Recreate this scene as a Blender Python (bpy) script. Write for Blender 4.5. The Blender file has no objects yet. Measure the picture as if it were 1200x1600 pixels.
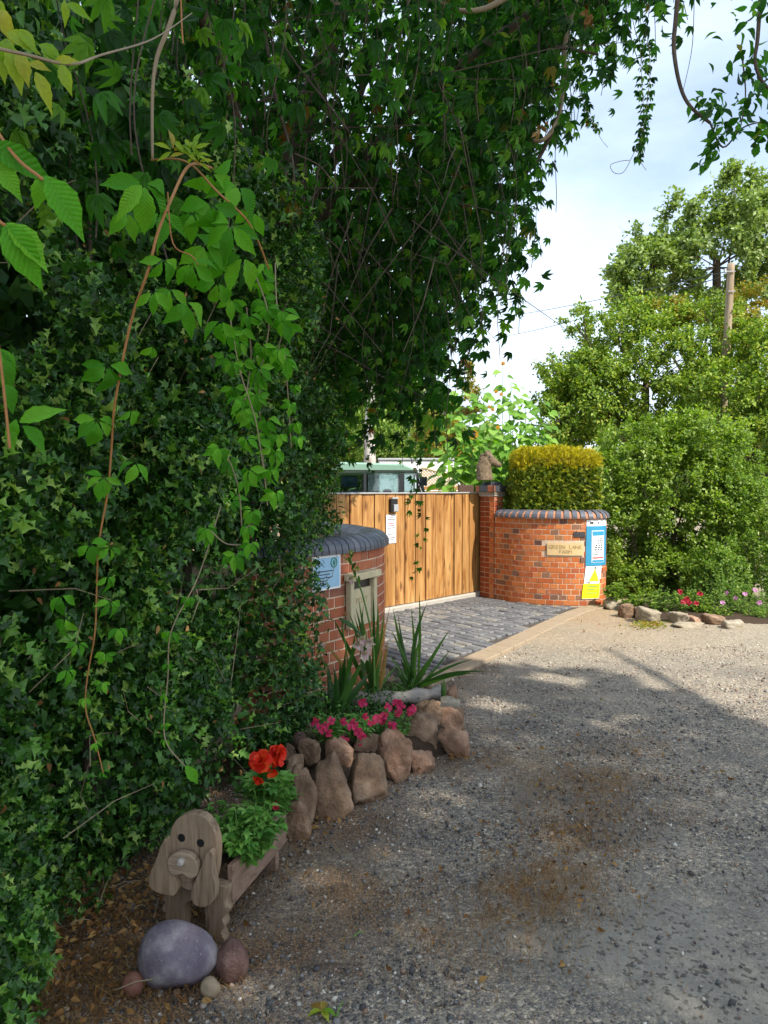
import bpy, bmesh, math, random
import numpy as np
from mathutils import Vector, Matrix

SC = bpy.context.scene
COL = SC.collection
rad = math.radians
RNG = np.random.default_rng(7)
random.seed(7)

# ------------------------------------------------------------------ camera
F_PX, PITCH, EYE = 1156.0, math.radians(1.73), 1.6
cam = bpy.data.objects.new('camera', bpy.data.cameras.new('camera'))
COL.objects.link(cam)
cam.location = (0, 0, EYE)
cam.rotation_euler = (rad(90) - PITCH, 0, 0)
cam.data.sensor_fit = 'VERTICAL'
cam.data.sensor_height = 36.0
cam.data.lens = 26.0
cam.data.clip_start = 0.05
cam.data.clip_end = 1500
SC.camera = cam

# ------------------------------------------------------------------ sky and sun
SUN_AZ, SUN_EL = (0.68, -0.73), rad(47)
_h = math.hypot(*SUN_AZ)
SUN = Vector((SUN_AZ[0] / _h * math.cos(SUN_EL), SUN_AZ[1] / _h * math.cos(SUN_EL), math.sin(SUN_EL)))
world = bpy.data.worlds.new('World'); SC.world = world; world.use_nodes = True
nt = world.node_tree; nt.nodes.clear()
wo = nt.nodes.new('ShaderNodeOutputWorld'); bg = nt.nodes.new('ShaderNodeBackground')
sky = nt.nodes.new('ShaderNodeTexSky'); sky.sky_type = 'NISHITA'; sky.sun_disc = False
sky.sun_elevation = SUN_EL; sky.sun_rotation = math.atan2(SUN.x, SUN.y)
sky.air_density = 1.0; sky.dust_density = 1.2; sky.ozone_density = 1.5
geo = nt.nodes.new('ShaderNodeTexCoord'); mp = nt.nodes.new('ShaderNodeMapping'); mp.inputs['Scale'].default_value = (1, 1, 2.2)
noi = nt.nodes.new('ShaderNodeTexNoise'); noi.inputs['Scale'].default_value = 1.6; noi.inputs['Detail'].default_value = 7; noi.inputs['Roughness'].default_value = 0.52
mp.inputs['Location'].default_value = (0.35, 0.2, 0.0)
ramp = nt.nodes.new('ShaderNodeValToRGB')
ramp.color_ramp.elements[0].position = 0.36; ramp.color_ramp.elements[0].color = (0.22, 0.22, 0.22, 1)
ramp.color_ramp.elements[1].position = 0.62; ramp.color_ramp.elements[1].color = (0.88, 0.88, 0.88, 1)
mix = nt.nodes.new('ShaderNodeMix'); mix.data_type = 'RGBA'
mix.inputs[7].default_value = (5.6, 6.35, 7.3, 1)
L = nt.links.new
L(geo.outputs['Generated'], mp.inputs['Vector']); L(mp.outputs[0], noi.inputs['Vector']); L(noi.outputs['Fac'], ramp.inputs[0])
L(ramp.outputs[0], mix.inputs[0]); L(sky.outputs[0], mix.inputs[6]); L(mix.outputs[2], bg.inputs['Color'])
bg.inputs['Strength'].default_value = 0.092
L(bg.outputs[0], wo.inputs['Surface'])
sun = bpy.data.objects.new('sun', bpy.data.lights.new('sun', 'SUN')); COL.objects.link(sun)
sun.data.energy = 2.7; sun.data.angle = rad(0.5); sun.data.color = (1.0, 0.93, 0.82)
sun.rotation_euler = SUN.to_track_quat('Z', 'Y').to_euler(); sun.location = (0, 0, 30)
SC.view_settings.view_transform = 'Standard'; SC.view_settings.look = 'None'
SC.view_settings.exposure = 1.5; SC.view_settings.gamma = 1.0
try: SC.view_settings.use_curve_mapping = False
except Exception: pass
SC.cycles.max_bounces = 6; SC.cycles.diffuse_bounces = 3; SC.cycles.glossy_bounces = 2
SC.cycles.transmission_bounces = 4; SC.cycles.transparent_max_bounces = 6

# ------------------------------------------------------------------ points
def ray(px, py):
    xc = (px - 600) / F_PX; zc = (800 - py) / F_PX
    cp, sp = math.cos(PITCH), math.sin(PITCH)
    return Vector((xc, cp + zc * sp, -sp + zc * cp))
def P(px, py, d):
    r = ray(px, py); return Vector((r.x / r.y * d, d, EYE + r.z / r.y * d))
def G(px, py, z=0.0):
    r = ray(px, py); k = (z - EYE) / r.z; return Vector((r.x * k, r.y * k, z))

# ------------------------------------------------------------------ noise
_nk = RNG.normal(size=(18, 3)); _nk /= np.linalg.norm(_nk, axis=1)[:, None]
_np = RNG.uniform(0, 6.28, 18); _nf = np.repeat([1.0, 2.1, 4.3], 6); _na = np.repeat([1.0, .55, .3], 6)
def noise(p, s=1.0, seed=0.0):
    p = np.asarray(p, float) * s * 2.2 + seed * 3.71
    return (np.sin((p @ _nk.T) * _nf + _np * (1 + seed)) * _na).sum(-1) / 3.2

# ------------------------------------------------------------------ scene objects
def W(o):
    v = Vector((0, 0, 0))
    while o is not None: v += o.location; o = o.parent
    return v
def tag(o, label=None, cat=None, group=None, kind=None):
    for k, v in (('label', label), ('category', cat), ('group', group), ('kind', kind)):
        if v: o[k] = v
    return o
def thing(name, label, cat, loc=(0, 0, 0), group=None):
    o = bpy.data.objects.new(name, None); o.empty_display_size = 0.1; COL.objects.link(o)
    o.location = loc; return tag(o, label, cat, group)
def link(name, me, parent=None, mat4=None):
    o = bpy.data.objects.new(name, me); COL.objects.link(o)
    if parent: o.parent = parent
    if mat4 is not None:
        m = mat4.copy()
        if parent: m.translation = m.translation - W(parent)
        o.matrix_basis = m
    return o
def np_mesh(name, V, T, mat, rnd=None, smooth=False, attrs=None):
    V = np.ascontiguousarray(V, np.float32); T = np.ascontiguousarray(T, np.int32)
    k = T.shape[1]; me = bpy.data.meshes.new(name)
    me.vertices.add(len(V)); me.vertices.foreach_set('co', V.ravel())
    me.loops.add(T.size); me.loops.foreach_set('vertex_index', T.ravel())
    me.polygons.add(len(T)); me.polygons.foreach_set('loop_start', np.arange(0, T.size, k, dtype=np.int32))
    me.polygons.foreach_set('loop_total', np.full(len(T), k, np.int32))
    if smooth: me.polygons.foreach_set('use_smooth', np.ones(len(T), bool))
    if rnd is not None:
        a = me.attributes.new('rnd', 'FLOAT', 'POINT'); a.data.foreach_set('value', np.ascontiguousarray(rnd, np.float32))
    for n, v in (attrs or {}).items():
        a = me.attributes.new(n, 'FLOAT', 'POINT'); a.data.foreach_set('value', np.ascontiguousarray(v, np.float32))
    me.materials.append(mat); me.update(calc_edges=True)
    return me
def np_obj(name, V, T, mat, parent=None, rnd=None, smooth=False, attrs=None, base=None):
    V = np.asarray(V, float)
    off = np.array(W(parent)) if parent else (np.array(base) if base is not None else np.zeros(3))
    o = link(name, np_mesh(name, V - off, T, mat, rnd, smooth, attrs), parent)
    if not parent and base is not None: o.location = base
    return o

class MB:
    def __init__(s): s.v = []; s.f = []; s.m = []
    def add(s, vs, fs, m=0):
        b = len(s.v); s.v += [tuple(v) for v in vs]; s.f += [tuple(b + i for i in f) for f in fs]; s.m += [m] * len(fs); return s
    def box(s, c, size, rz=0.0, m=0, tilt=None):
        c = Vector(c); hx, hy, hz = [q / 2 for q in size]
        R = Matrix.Rotation(rz, 3, 'Z')
        if tilt is not None: R = R @ tilt
        vs = [c + R @ Vector((x * hx, y * hy, z * hz)) for z in (-1, 1) for x, y in ((-1, -1), (1, -1), (1, 1), (-1, 1))]
        return s.add(vs, [(3, 2, 1, 0), (4, 5, 6, 7), (0, 1, 5, 4), (1, 2, 6, 5), (2, 3, 7, 6), (3, 0, 4, 7)], m)
    def prism(s, pts, vec, m=0):
        """closed polygon of 3-D points swept along vec"""
        pts = [Vector(p) for p in pts]; vec = Vector(vec); n = len(pts)
        nrm = Vector((0, 0, 0))
        for i in range(n): nrm += pts[i].cross(pts[(i + 1) % n])
        if nrm.dot(vec) > 0: pts = pts[::-1]
        vs = pts + [p + vec for p in pts]
        fs = [tuple(range(n)), tuple(range(2 * n - 1, n - 1, -1))] + [(i, i + n, (i + 1) % n + n, (i + 1) % n) for i in range(n)]
        fs = [tuple(reversed(f)) if k >= 2 and False else f for k, f in enumerate(fs)]
        return s.add(vs, fs, m)
    def tube(s, pts, r, n=6, m=0, cap=True):
        pts = [Vector(p) for p in pts]; k = len(pts)
        rs = r if hasattr(r, '__len__') else [r] * k
        rings = []; up = Vector((0.13, 0.31, 1)).normalized()
        for i, p in enumerate(pts):
            t = (pts[min(i + 1, k - 1)] - pts[max(i - 1, 0)])
            t = t.normalized() if t.length > 1e-9 else Vector((0, 0, 1))
            a = t.cross(up)
            if a.length < 0.05: a = t.cross(Vector((1, 0, 0)))
            a.normalize(); b = t.cross(a).normalized()
            rings.append([p + (a * math.cos(q) + b * math.sin(q)) * rs[i] for q in [2 * math.pi * j / n for j in range(n)]])
        vs = [v for R in rings for v in R]; fs = []
        for i in range(k - 1):
            for j in range(n):
                fs.append((i * n + j, i * n + (j + 1) % n, (i + 1) * n + (j + 1) % n, (i + 1) * n + j))
        if cap: fs += [tuple(range(n - 1, -1, -1)), tuple((k - 1) * n + j for j in range(n))]
        return s.add(vs, fs, m)
    def disc(s, c, nrm, r, n=16, th=0.004, m=0):
        c = Vector(c); nrm = Vector(nrm).normalized(); a = nrm.cross(Vector((0, 0, 1)))
        if a.length < .05: a = Vector((1, 0, 0))
        a.normalize(); b = nrm.cross(a)
        return s.prism([c + (a * math.cos(2 * math.pi * i / n) + b * math.sin(2 * math.pi * i / n)) * r for i in range(n)], nrm * th, m)
    def build(s, name, mats, parent=None, base=None, smooth=False, label=None, bevel=0):
        off = W(parent) if parent else (Vector(base) if base is not None else Vector((0, 0, 0)))
        me = bpy.data.meshes.new(name); me.from_pydata([tuple(Vector(v) - off) for v in s.v], [], s.f)
        for q in (mats if isinstance(mats, (list, tuple)) else [mats]): me.materials.append(q)
        me.polygons.foreach_set('material_index', s.m)
        if smooth: me.polygons.foreach_set('use_smooth', [True] * len(s.f))
        me.update()
        bm = bmesh.new(); bm.from_mesh(me); bmesh.ops.recalc_face_normals(bm, faces=bm.faces)
        if bevel: bmesh.ops.bevel(bm, geom=bm.edges, offset=bevel, segments=1, affect='EDGES', clamp_overlap=True)
        bm.to_mesh(me); bm.free()
        o = link(name, me, parent)
        if not parent: o.location = off
        if label: o['label'] = label
        return o

# ------------------------------------------------------------------ materials
def newmat(name):
    m = bpy.data.materials.new(name); m.use_nodes = True
    n = m.node_tree.nodes; b = n['Principled BSDF']
    return m, m.node_tree, b
def rgb(c): return (c[0], c[1], c[2], 1)
def ramp_node(t, cols, interp='LINEAR'):
    r = t.nodes.new('ShaderNodeValToRGB'); r.color_ramp.interpolation = interp; cr = r.color_ramp
    while len(cr.elements) < len(cols): cr.elements.new(0.5)
    for e, (p, c) in zip(cr.elements, cols): e.position = p; e.color = rgb(c)
    return r
def rnd_node(t):
    a = t.nodes.new('ShaderNodeAttribute'); a.attribute_name = 'rnd'
    o = t.nodes.new('ShaderNodeObjectInfo'); s = t.nodes.new('ShaderNodeMath'); s.operation = 'ADD'
    f = t.nodes.new('ShaderNodeMath'); f.operation = 'FRACT'
    t.links.new(a.outputs['Fac'], s.inputs[0]); t.links.new(o.outputs['Random'], s.inputs[1]); t.links.new(s.outputs[0], f.inputs[0])
    return f
def noise_node(t, scale, detail=4, rough=.6, stretch=None, vec=None, offset=False):
    c = t.nodes.new('ShaderNodeTexCoord'); n = t.nodes.new('ShaderNodeTexNoise')
    n.inputs['Scale'].default_value = scale; n.inputs['Detail'].default_value = detail; n.inputs['Roughness'].default_value = rough
    m = t.nodes.new('ShaderNodeMapping'); t.links.new(c.outputs['Object'], m.inputs['Vector'])
    if stretch: m.inputs['Scale'].default_value = stretch
    if offset:
        o = t.nodes.new('ShaderNodeObjectInfo'); k = t.nodes.new('ShaderNodeMath'); k.operation = 'MULTIPLY'; k.inputs[1].default_value = 37.0
        t.links.new(o.outputs['Random'], k.inputs[0]); t.links.new(k.outputs[0], m.inputs['Location'])
    t.links.new(m.outputs[0], n.inputs['Vector'])
    return n
def mixc(t, fac, a, b, mode='MIX'):
    m = t.nodes.new('ShaderNodeMix'); m.data_type = 'RGBA'; m.blend_type = mode
    for sock, val in ((0, fac), (6, a), (7, b)):
        if isinstance(val, (int, float)): m.inputs[sock].default_value = val
        elif isinstance(val, tuple): m.inputs[sock].default_value = rgb(val)
        else: t.links.new(val, m.inputs[sock])
    return m.outputs[2]
def math_n(t, op, a, b=0.0, clamp=False):
    m = t.nodes.new('ShaderNodeMath'); m.operation = op; m.use_clamp = clamp
    for i, v in ((0, a), (1, b)):
        if isinstance(v, (int, float)): m.inputs[i].default_value = v
        else: t.links.new(v, m.inputs[i])
    return m.outputs[0]
def bump(t, b, h, strength=.3, dist=.01):
    q = t.nodes.new('ShaderNodeBump'); q.inputs['Strength'].default_value = strength; q.inputs['Distance'].default_value = dist
    t.links.new(h, q.inputs['Height']); t.links.new(q.outputs[0], b.inputs['Normal'])
def leafmat(name, cols, rough=.45, trans=.3, tcol=1.5, spec=.4, vein=False):
    m, t, b = newmat(name)
    f = rnd_node(t); r = ramp_node(t, cols); t.links.new(f.outputs[0], r.inputs[0])
    col = r.outputs[0]
    n = noise_node(t, 35 if vein else 9, 3); col = mixc(t, math_n(t, 'MULTIPLY', n.outputs['Fac'], .55), col, (.012, .022, .004))
    t.links.new(col, b.inputs['Base Color']); b.inputs['Roughness'].default_value = rough
    b.inputs['Specular IOR Level'].default_value = spec
    tr = t.nodes.new('ShaderNodeBsdfTranslucent')
    tc = mixc(t, 1.0, col, (tcol * 1.05, tcol * 1.15, tcol * .35), 'MULTIPLY'); t.links.new(tc, tr.inputs[0])
    ms = t.nodes.new('ShaderNodeMixShader'); ms.inputs[0].default_value = trans
    out = t.nodes['Material Output']
    t.links.new(b.outputs[0], ms.inputs[1]); t.links.new(tr.outputs[0], ms.inputs[2]); t.links.new(ms.outputs[0], out.inputs[0])
    if vein:
        tc_ = t.nodes.new('ShaderNodeTexCoord'); sx = t.nodes.new('ShaderNodeSeparateXYZ'); t.links.new(tc_.outputs['Object'], sx.inputs[0])
        ax_ = math_n(t, 'ABSOLUTE', sx.outputs[0]); u_ = math_n(t, 'SUBTRACT', sx.outputs[1], math_n(t, 'MULTIPLY', ax_, .9))
        w_ = math_n(t, 'SINE', math_n(t, 'MULTIPLY', u_, 40.0)); w_ = math_n(t, 'POWER', math_n(t, 'ABSOLUTE', w_), .5)
        mid = math_n(t, 'MULTIPLY', ax_, 60.0, True); h_ = math_n(t, 'MULTIPLY', w_, mid)
        vc = mixc(t, math_n(t, 'MULTIPLY', math_n(t, 'SUBTRACT', 1.0, h_), .22), col, (.20, .42, .10)); t.links.new(vc, b.inputs['Base Color'])
        bump(t, b, h_, .3, .015)
    return m
def plain(name, c, rough=.6, spec=.4, metal=0, var=.25, scale=20, bmp=0.0, coat=0):
    m, t, b = newmat(name)
    n = noise_node(t, scale, 5); col = mixc(t, n.outputs['Fac'], tuple(x * (1 - var) for x in c), tuple(min(1, x * (1 + var)) for x in c))
    t.links.new(col, b.inputs['Base Color']); b.inputs['Roughness'].default_value = rough
    b.inputs['Specular IOR Level'].default_value = spec; b.inputs['Metallic'].default_value = metal
    if coat: b.inputs['Coat Weight'].default_value = coat
    if bmp: bump(t, b, n.outputs['Fac'], bmp, .01)
    return m
M = {}
G1 = (.035, .085, .012)
M['holly'] = leafmat('holly_leaf', [(0, (.012, .055, .006)), (.45, (.028, .11, .012)), (.70, (.08, .24, .025)), (.86, (.20, .43, .05)), (1, (.42, .62, .14))], .36, .25, 1.4, .35)  # dark mass and sparse bright highlights of the hedge put into leaf tones
M['ivy'] = leafmat('ivy_leaf', [(0, (.012, .055, .009)), (.6, (.038, .13, .02)), (1, (.14, .33, .06))], .45, .2, 1.4, .3)
M['creeper'] = leafmat('creeper_leaf', [(0, (.045, .24, .008)), (.5, (.10, .40, .014)), (1, (.19, .52, .03))], .5, .30, 1.4, .14, True)
M['creeper_dark'] = leafmat('creeper_dark_leaf', [(0, (.007, .042, .006)), (.5, (.022, .11, .013)), (.82, (.065, .24, .025)), (.98, (.19, .38, .035)), (1, (.25, .07, .015))], .5, .42, 2.0, .2)
M['young'] = leafmat('young_leaf', [(0, (.20, .42, .03)), (.6, (.38, .52, .04)), (.85, (.50, .50, .06)), (1, (.42, .20, .06))], .5, .4, 1.5, .3)
M['hawthorn'] = leafmat('hawthorn_leaf', [(0, (.07, .15, .015)), (.4, (.20, .33, .035)), (.8, (.34, .47, .06)), (1, (.52, .54, .08))], .55, .3, 1.5, .3)
M['turning'] = leafmat('turning_leaf', [(0, (.18, .24, .03)), (.5, (.36, .34, .04)), (.8, (.48, .36, .05)), (1, (.48, .20, .04))], .55, .3, 1.3, .3)
M['poplar'] = leafmat('tall_tree_leaf', [(0, (.09, .16, .035)), (.4, (.22, .33, .07)), (1, (.40, .50, .17))], .45, .3, 1.5, .4)
M['bush'] = leafmat('bush_leaf', [(0, (.07, .15, .015)), (.4, (.20, .33, .035)), (.8, (.32, .45, .055)), (1, (.46, .56, .11))], .45, .38, 1.5, .4)
M['yew'] = leafmat('yew_needle', [(0, (.03, .08, .01)), (.4, (.16, .25, .02)), (1, (.44, .46, .035))], .5, .25, 1.4, .3)
M['yew_new'] = leafmat('yew_new_growth', [(0, (.40, .38, .02)), (.6, (.66, .56, .03)), (1, (.78, .64, .04))], .5, .3, 1.3, .3)
M['sunflower'] = leafmat('sunflower_leaf', [(0, (.10, .24, .02)), (.5, (.20, .42, .045)), (1, (.33, .54, .10))], .5, .35, 1.5, .3)
M['shrub_far'] = leafmat('far_shrub_leaf', [(0, (.07, .16, .02)), (.5, (.20, .34, .05)), (1, (.36, .48, .09))], .5, .35, 1.5, .3)
M['blade'] = leafmat('sword_leaf', [(0, (.025, .085, .016)), (.6, (.05, .14, .025)), (1, (.12, .26, .05))], .4, .3, 1.6, .45)
M['deadblade'] = leafmat('dead_blade', [(0, (.32, .15, .04)), (1, (.42, .26, .08))], .7, .25, 1.1, .2)
M['bedding'] = leafmat('bedding_leaf', [(0, (.07, .22, .035)), (.6, (.15, .38, .06)), (1, (.27, .50, .11))], .45, .25, 1.5, .4)
M['dry'] = leafmat('dry_leaf', [(0, (.17, .07, .025)), (.5, (.30, .14, .045)), (1, (.45, .28, .10))], .8, .15, 1.1, .2)
M['pink'] = leafmat('pink_petal', [(0, (.62, .015, .10)), (.5, (.72, .02, .16)), (1, (.80, .03, .10))], .5, .3, 1.0, .3)
M['crimson'] = leafmat('crimson_petal', [(0, (.45, .01, .03)), (1, (.62, .03, .08))], .5, .3, 1.0, .3)
M['mallow'] = leafmat('mauve_petal', [(0, (.55, .18, .45)), (1, (.7, .35, .6))], .5, .3, 1.0, .3)
def redpetal():
    m, t, b = newmat('red_petal')
    b.inputs['Base Color'].default_value = (.85, .018, .006, 1); b.inputs['Roughness'].default_value = .5
    b.inputs['Specular IOR Level'].default_value = .25
    n = noise_node(t, 60, 3); t.links.new(mixc(t, n.outputs['Fac'], (.75, .006, .003), (.95, .06, .012)), b.inputs['Base Color'])
    return m
M['red'] = leafmat('red_petal', [(0, (.62, .006, .003)), (.5, (.88, .02, .006)), (1, (.95, .10, .02))], .5, .25, 1.0, .2)
M['glad'] = leafmat('gladiolus_petal', [(0, (.85, .80, .45)), (.5, (.85, .66, .62)), (1, (.80, .48, .62))], .5, .35, .8, .2)
M['cream'] = leafmat('cream_bud', [(0, (.62, .62, .20)), (1, (.75, .74, .35))], .5, .35, .9, .2)
M['sunpetal'] = leafmat('orange_petal', [(0, (.75, .30, .02)), (1, (.85, .48, .03))], .5, .3, 1, .2)
M['bark'] = plain('bark', (.10, .075, .055), .9, .2, 0, .5, 30, .8)
M['twig'] = plain('twig', (.085, .065, .05), .85, .2, 0, .4, 30, .4)
M['vinestem'] = plain('vine_stem', (.30, .14, .045), .6, .3, 0, .35, 40, .3)
M['palestem'] = plain('pale_stem', (.24, .19, .12), .7, .3, 0, .3, 40, .3)
M['greenstem'] = plain('green_stem', (.10, .20, .04), .55, .35, 0, .25, 30)
M['soil'] = plain('soil', (.055, .038, .026), .95, .1, 0, .5, 40, 1.0)
M['black'] = plain('black_plastic', (.012, .012, .013), .4, .5)
M['silver'] = plain('silver_metal', (.55, .56, .58), .3, .5, .6, .1)
M['zinc'] = plain('zinc_strip', (.42, .42, .42), .5, .4, .3, .15)
M['paper'] = plain('white_paper', (.80, .81, .83), .5, .4, 0, .03)
M['whitepaint'] = plain('white_paint', (.78, .78, .76), .45, .4, 0, .06, 4)
M['ink'] = plain('dark_print', (.05, .05, .055), .6, .3)
M['redink'] = plain('red_print', (.65, .12, .12), .6, .3)
M['signblue'] = plain('pale_blue_sign', (.28, .50, .68), .35, .5, 0, .06)
M['posterblue'] = plain('blue_poster', (.03, .25, .42), .35, .5, 0, .12, 8)
M['yellow'] = plain('yellow_print', (.78, .80, .01), .5, .4, 0, .04)
M['palecyan'] = plain('pale_print', (.50, .66, .62), .5, .4, 0, .05)
M['greenink'] = plain('green_print', (.02, .22, .13), .5, .4)
M['stonecream'] = plain('cream_stone', (.50, .43, .27), .8, .2, 0, .18, 25, .3)
M['namestone'] = plain('sandstone_name_slab', (.62, .45, .23), .8, .2, 0, .1, 18, .2)
M['letter'] = plain('carved_letter', (.36, .26, .12), .8, .2)
M['concrete'] = plain('concrete', (.38, .35, .30), .9, .2, 0, .25, 12, .4)
M['mortar'] = plain('mortar', (.56, .43, .31), .95, .1, 0, .25, 30, .5)
M['pinkmortar'] = plain('red_mortar', (.42, .20, .12), .95, .1, 0, .25, 30, .5)
M['bed'] = plain('joint_grit', (.085, .075, .065), .95, .1, 0, .4, 60, .6)
M['carpaint'] = plain('sage_green_paint', (.22, .36, .28), .35, .5, 0, .08, 3, 0, .3)
M['carlight'] = plain('light_green_paint', (.35, .62, .48), .4, .5, 0, .05, 3)
M['cardark'] = plain('dark_trim', (.03, .035, .04), .5, .4)
M['rubber'] = plain('rubber', (.02, .02, .02), .8, .2)
M['seatblue'] = plain('blue_grey_seat', (.12, .18, .26), .7, .3)
M['trellis'] = plain('trellis_wood', (.50, .34, .17), .7, .3, 0, .25, 10)
M['slab'] = plain('stone_slab', (.30, .23, .155), .85, .2, 0, .25, 14, .5)
M['darkbrick'] = plain('blue_engineering_brick', (.05, .055, .062), .4, .5, 0, .3, 20)
M['brownbrick'] = plain('brown_brick', (.10, .055, .04), .6, .4, 0, .25, 20)

def glass():
    m, t, b = newmat('window_glass')
    tr = t.nodes.new('ShaderNodeBsdfTransparent'); tr.inputs[0].default_value = (.72, .82, .82, 1)
    gl = t.nodes.new('ShaderNodeBsdfGlossy'); gl.inputs['Roughness'].default_value = .03
    fr = t.nodes.new('ShaderNodeFresnel'); fr.inputs[0].default_value = 1.5
    ms = t.nodes.new('ShaderNodeMixShader')
    t.links.new(math_n(t, 'ADD', fr.outputs[0], .08, True), ms.inputs[0]); t.links.new(tr.outputs[0], ms.inputs[1]); t.links.new(gl.outputs[0], ms.inputs[2])
    t.links.new(ms.outputs[0], t.nodes['Material Output'].inputs[0])
    return m
M['glass'] = glass()

def brickmat(name, cols, rough=.85):
    m, t, b = newmat(name)
    f = rnd_node(t); r = ramp_node(t, cols); t.links.new(f.outputs[0], r.inputs[0])
    n = noise_node(t, 28, 6, .7, offset=True); n2 = noise_node(t, 7, 3, .5, offset=True)
    c = mixc(t, n.outputs['Fac'], r.outputs[0], (.12, .05, .03)); m.node_tree.links
    c = mixc(t, .35, c, r.outputs[0])
    k = ramp_node(t, [(.62, (0, 0, 0)), (.72, (1, 1, 1))]); t.links.new(n2.outputs['Fac'], k.inputs[0])
    c = mixc(t, math_n(t, 'MULTIPLY', k.outputs[0], .35), c, (.50, .36, .24))
    t.links.new(c, b.inputs['Base Color']); b.inputs['Roughness'].default_value = rough; b.inputs['Specular IOR Level'].default_value = .2
    bump(t, b, n.outputs['Fac'], .5, .006)
    return m
M['brick'] = brickmat('orange_brick', [(0, (.52, .125, .035)), (.35, (.66, .19, .05)), (.62, (.72, .26, .085)), (.76, (.54, .11, .04)), (.88, (.42, .21, .09)), (.96, (.28, .15, .10)), (1, (.13, .07, .06))])
M['brickdim'] = brickmat('shade_dulled_red_brick', [(0, (.38, .11, .055)), (.5, (.50, .155, .075)), (.8, (.58, .21, .10)), (1, (.32, .13, .085))])  # orange brick dulled: the left wall's shade is put into the colour
M['brickshade'] = brickmat('shade_side_brick', [(0, (.25, .05, .022)), (.5, (.36, .08, .03)), (.8, (.44, .11, .04)), (1, (.2, .06, .04))])  # shaded copy of the orange brick, for the pier face turned from the sun
def copingmat():
    m, t, b = newmat('blue_grey_coping')
    f = rnd_node(t); r = ramp_node(t, [(0, (.075, .085, .11)), (.6, (.11, .12, .15)), (1, (.16, .165, .19))]); t.links.new(f.outputs[0], r.inputs[0])
    n = noise_node(t, 30, 5, offset=True); t.links.new(mixc(t, math_n(t, 'MULTIPLY', n.outputs['Fac'], .6), r.outputs[0], (.05, .05, .06)), b.inputs['Base Color'])
    b.inputs['Roughness'].default_value = .45; bump(t, b, n.outputs['Fac'], .3, .004); return m
M['coping'] = copingmat()
def woodmat(name, a, bcol, dark, stretch, scale=6.0, contrast=.5, knots=True, rough=.6):
    m, t, b = newmat(name)
    n = noise_node(t, scale, 7, .65, stretch, offset=True); n.inputs['Distortion'].default_value = 1.2
    n2 = noise_node(t, scale * 3.5, 5, .6, stretch, offset=True)
    big = noise_node(t, 2.2, 3, .5, (1, 1, .5), offset=True)
    r = ramp_node(t, [(.34, dark), (.46, a), (.62, bcol)]); t.links.new(n.outputs['Fac'], r.inputs[0])
    c = mixc(t, math_n(t, 'MULTIPLY', n2.outputs['Fac'], contrast), r.outputs[0], dark)
    k2 = ramp_node(t, [(.45, (0, 0, 0)), (.7, (1, 1, 1))]); t.links.new(big.outputs['Fac'], k2.inputs[0])
    c = mixc(t, math_n(t, 'MULTIPLY', k2.outputs[0], .45), c, dark)
    if knots:
        tc = t.nodes.new('ShaderNodeTexCoord'); mp = t.nodes.new('ShaderNodeMapping'); mp.inputs['Scale'].default_value = (7, 7, 2.6)
        oi = t.nodes.new('ShaderNodeObjectInfo'); kk = math_n(t, 'MULTIPLY', oi.outputs['Random'], 53.0)
        t.links.new(kk, mp.inputs['Location'])
        v = t.nodes.new('ShaderNodeTexVoronoi'); v.inputs['Scale'].default_value = .9
        t.links.new(tc.outputs['Object'], mp.inputs['Vector']); t.links.new(mp.outputs[0], v.inputs['Vector'])
        kr = ramp_node(t, [(.10, (1, 1, 1)), (.22, (0, 0, 0))]); t.links.new(v.outputs['Distance'], kr.inputs[0])
        c = mixc(t, math_n(t, 'MULTIPLY', kr.outputs[0], .8), c, tuple(x * .45 for x in dark))
    oi2 = t.nodes.new('ShaderNodeObjectInfo')
    c = mixc(t, math_n(t, 'MULTIPLY', oi2.outputs['Random'], .45), c, tuple(x * .62 for x in a))
    t.links.new(c, b.inputs['Base Color']); b.inputs['Roughness'].default_value = rough; b.inputs['Specular IOR Level'].default_value = .3
    bump(t, b, n2.outputs['Fac'], .4, .004)
    return m
M['plank'] = woodmat('gate_wood', (.50, .245, .068), (.72, .43, .16), (.13, .045, .012), (1, 1, .10), 9.0, .85)
M['dogwood'] = woodmat('weathered_wood', (.37, .26, .165), (.52, .385, .26), (.07, .045, .028), (1, 1, .07), 42.0, .85, False, .8)
M['dogwoodh'] = woodmat('weathered_wood_cross', (.46, .34, .23), (.62, .48, .34), (.07, .045, .028), (.07, .07, 1), 42.0, .9, False, .8)
M['oldwood'] = woodmat('trough_board_wood', (.26, .17, .12), (.36, .25, .18), (.13, .08, .055), (1, .1, 1), 26.0, .5, False, .8)
M['driftwood'] = woodmat('driftwood', (.34, .30, .26), (.48, .44, .39), (.14, .12, .10), (.12, 1, 1), 22.0, .6, False, .9)
M['polewood'] = woodmat('pole_wood', (.34, .26, .17), (.46, .37, .26), (.20, .14, .09), (1, 1, .05), 12.0, .5, False, .8)
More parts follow.
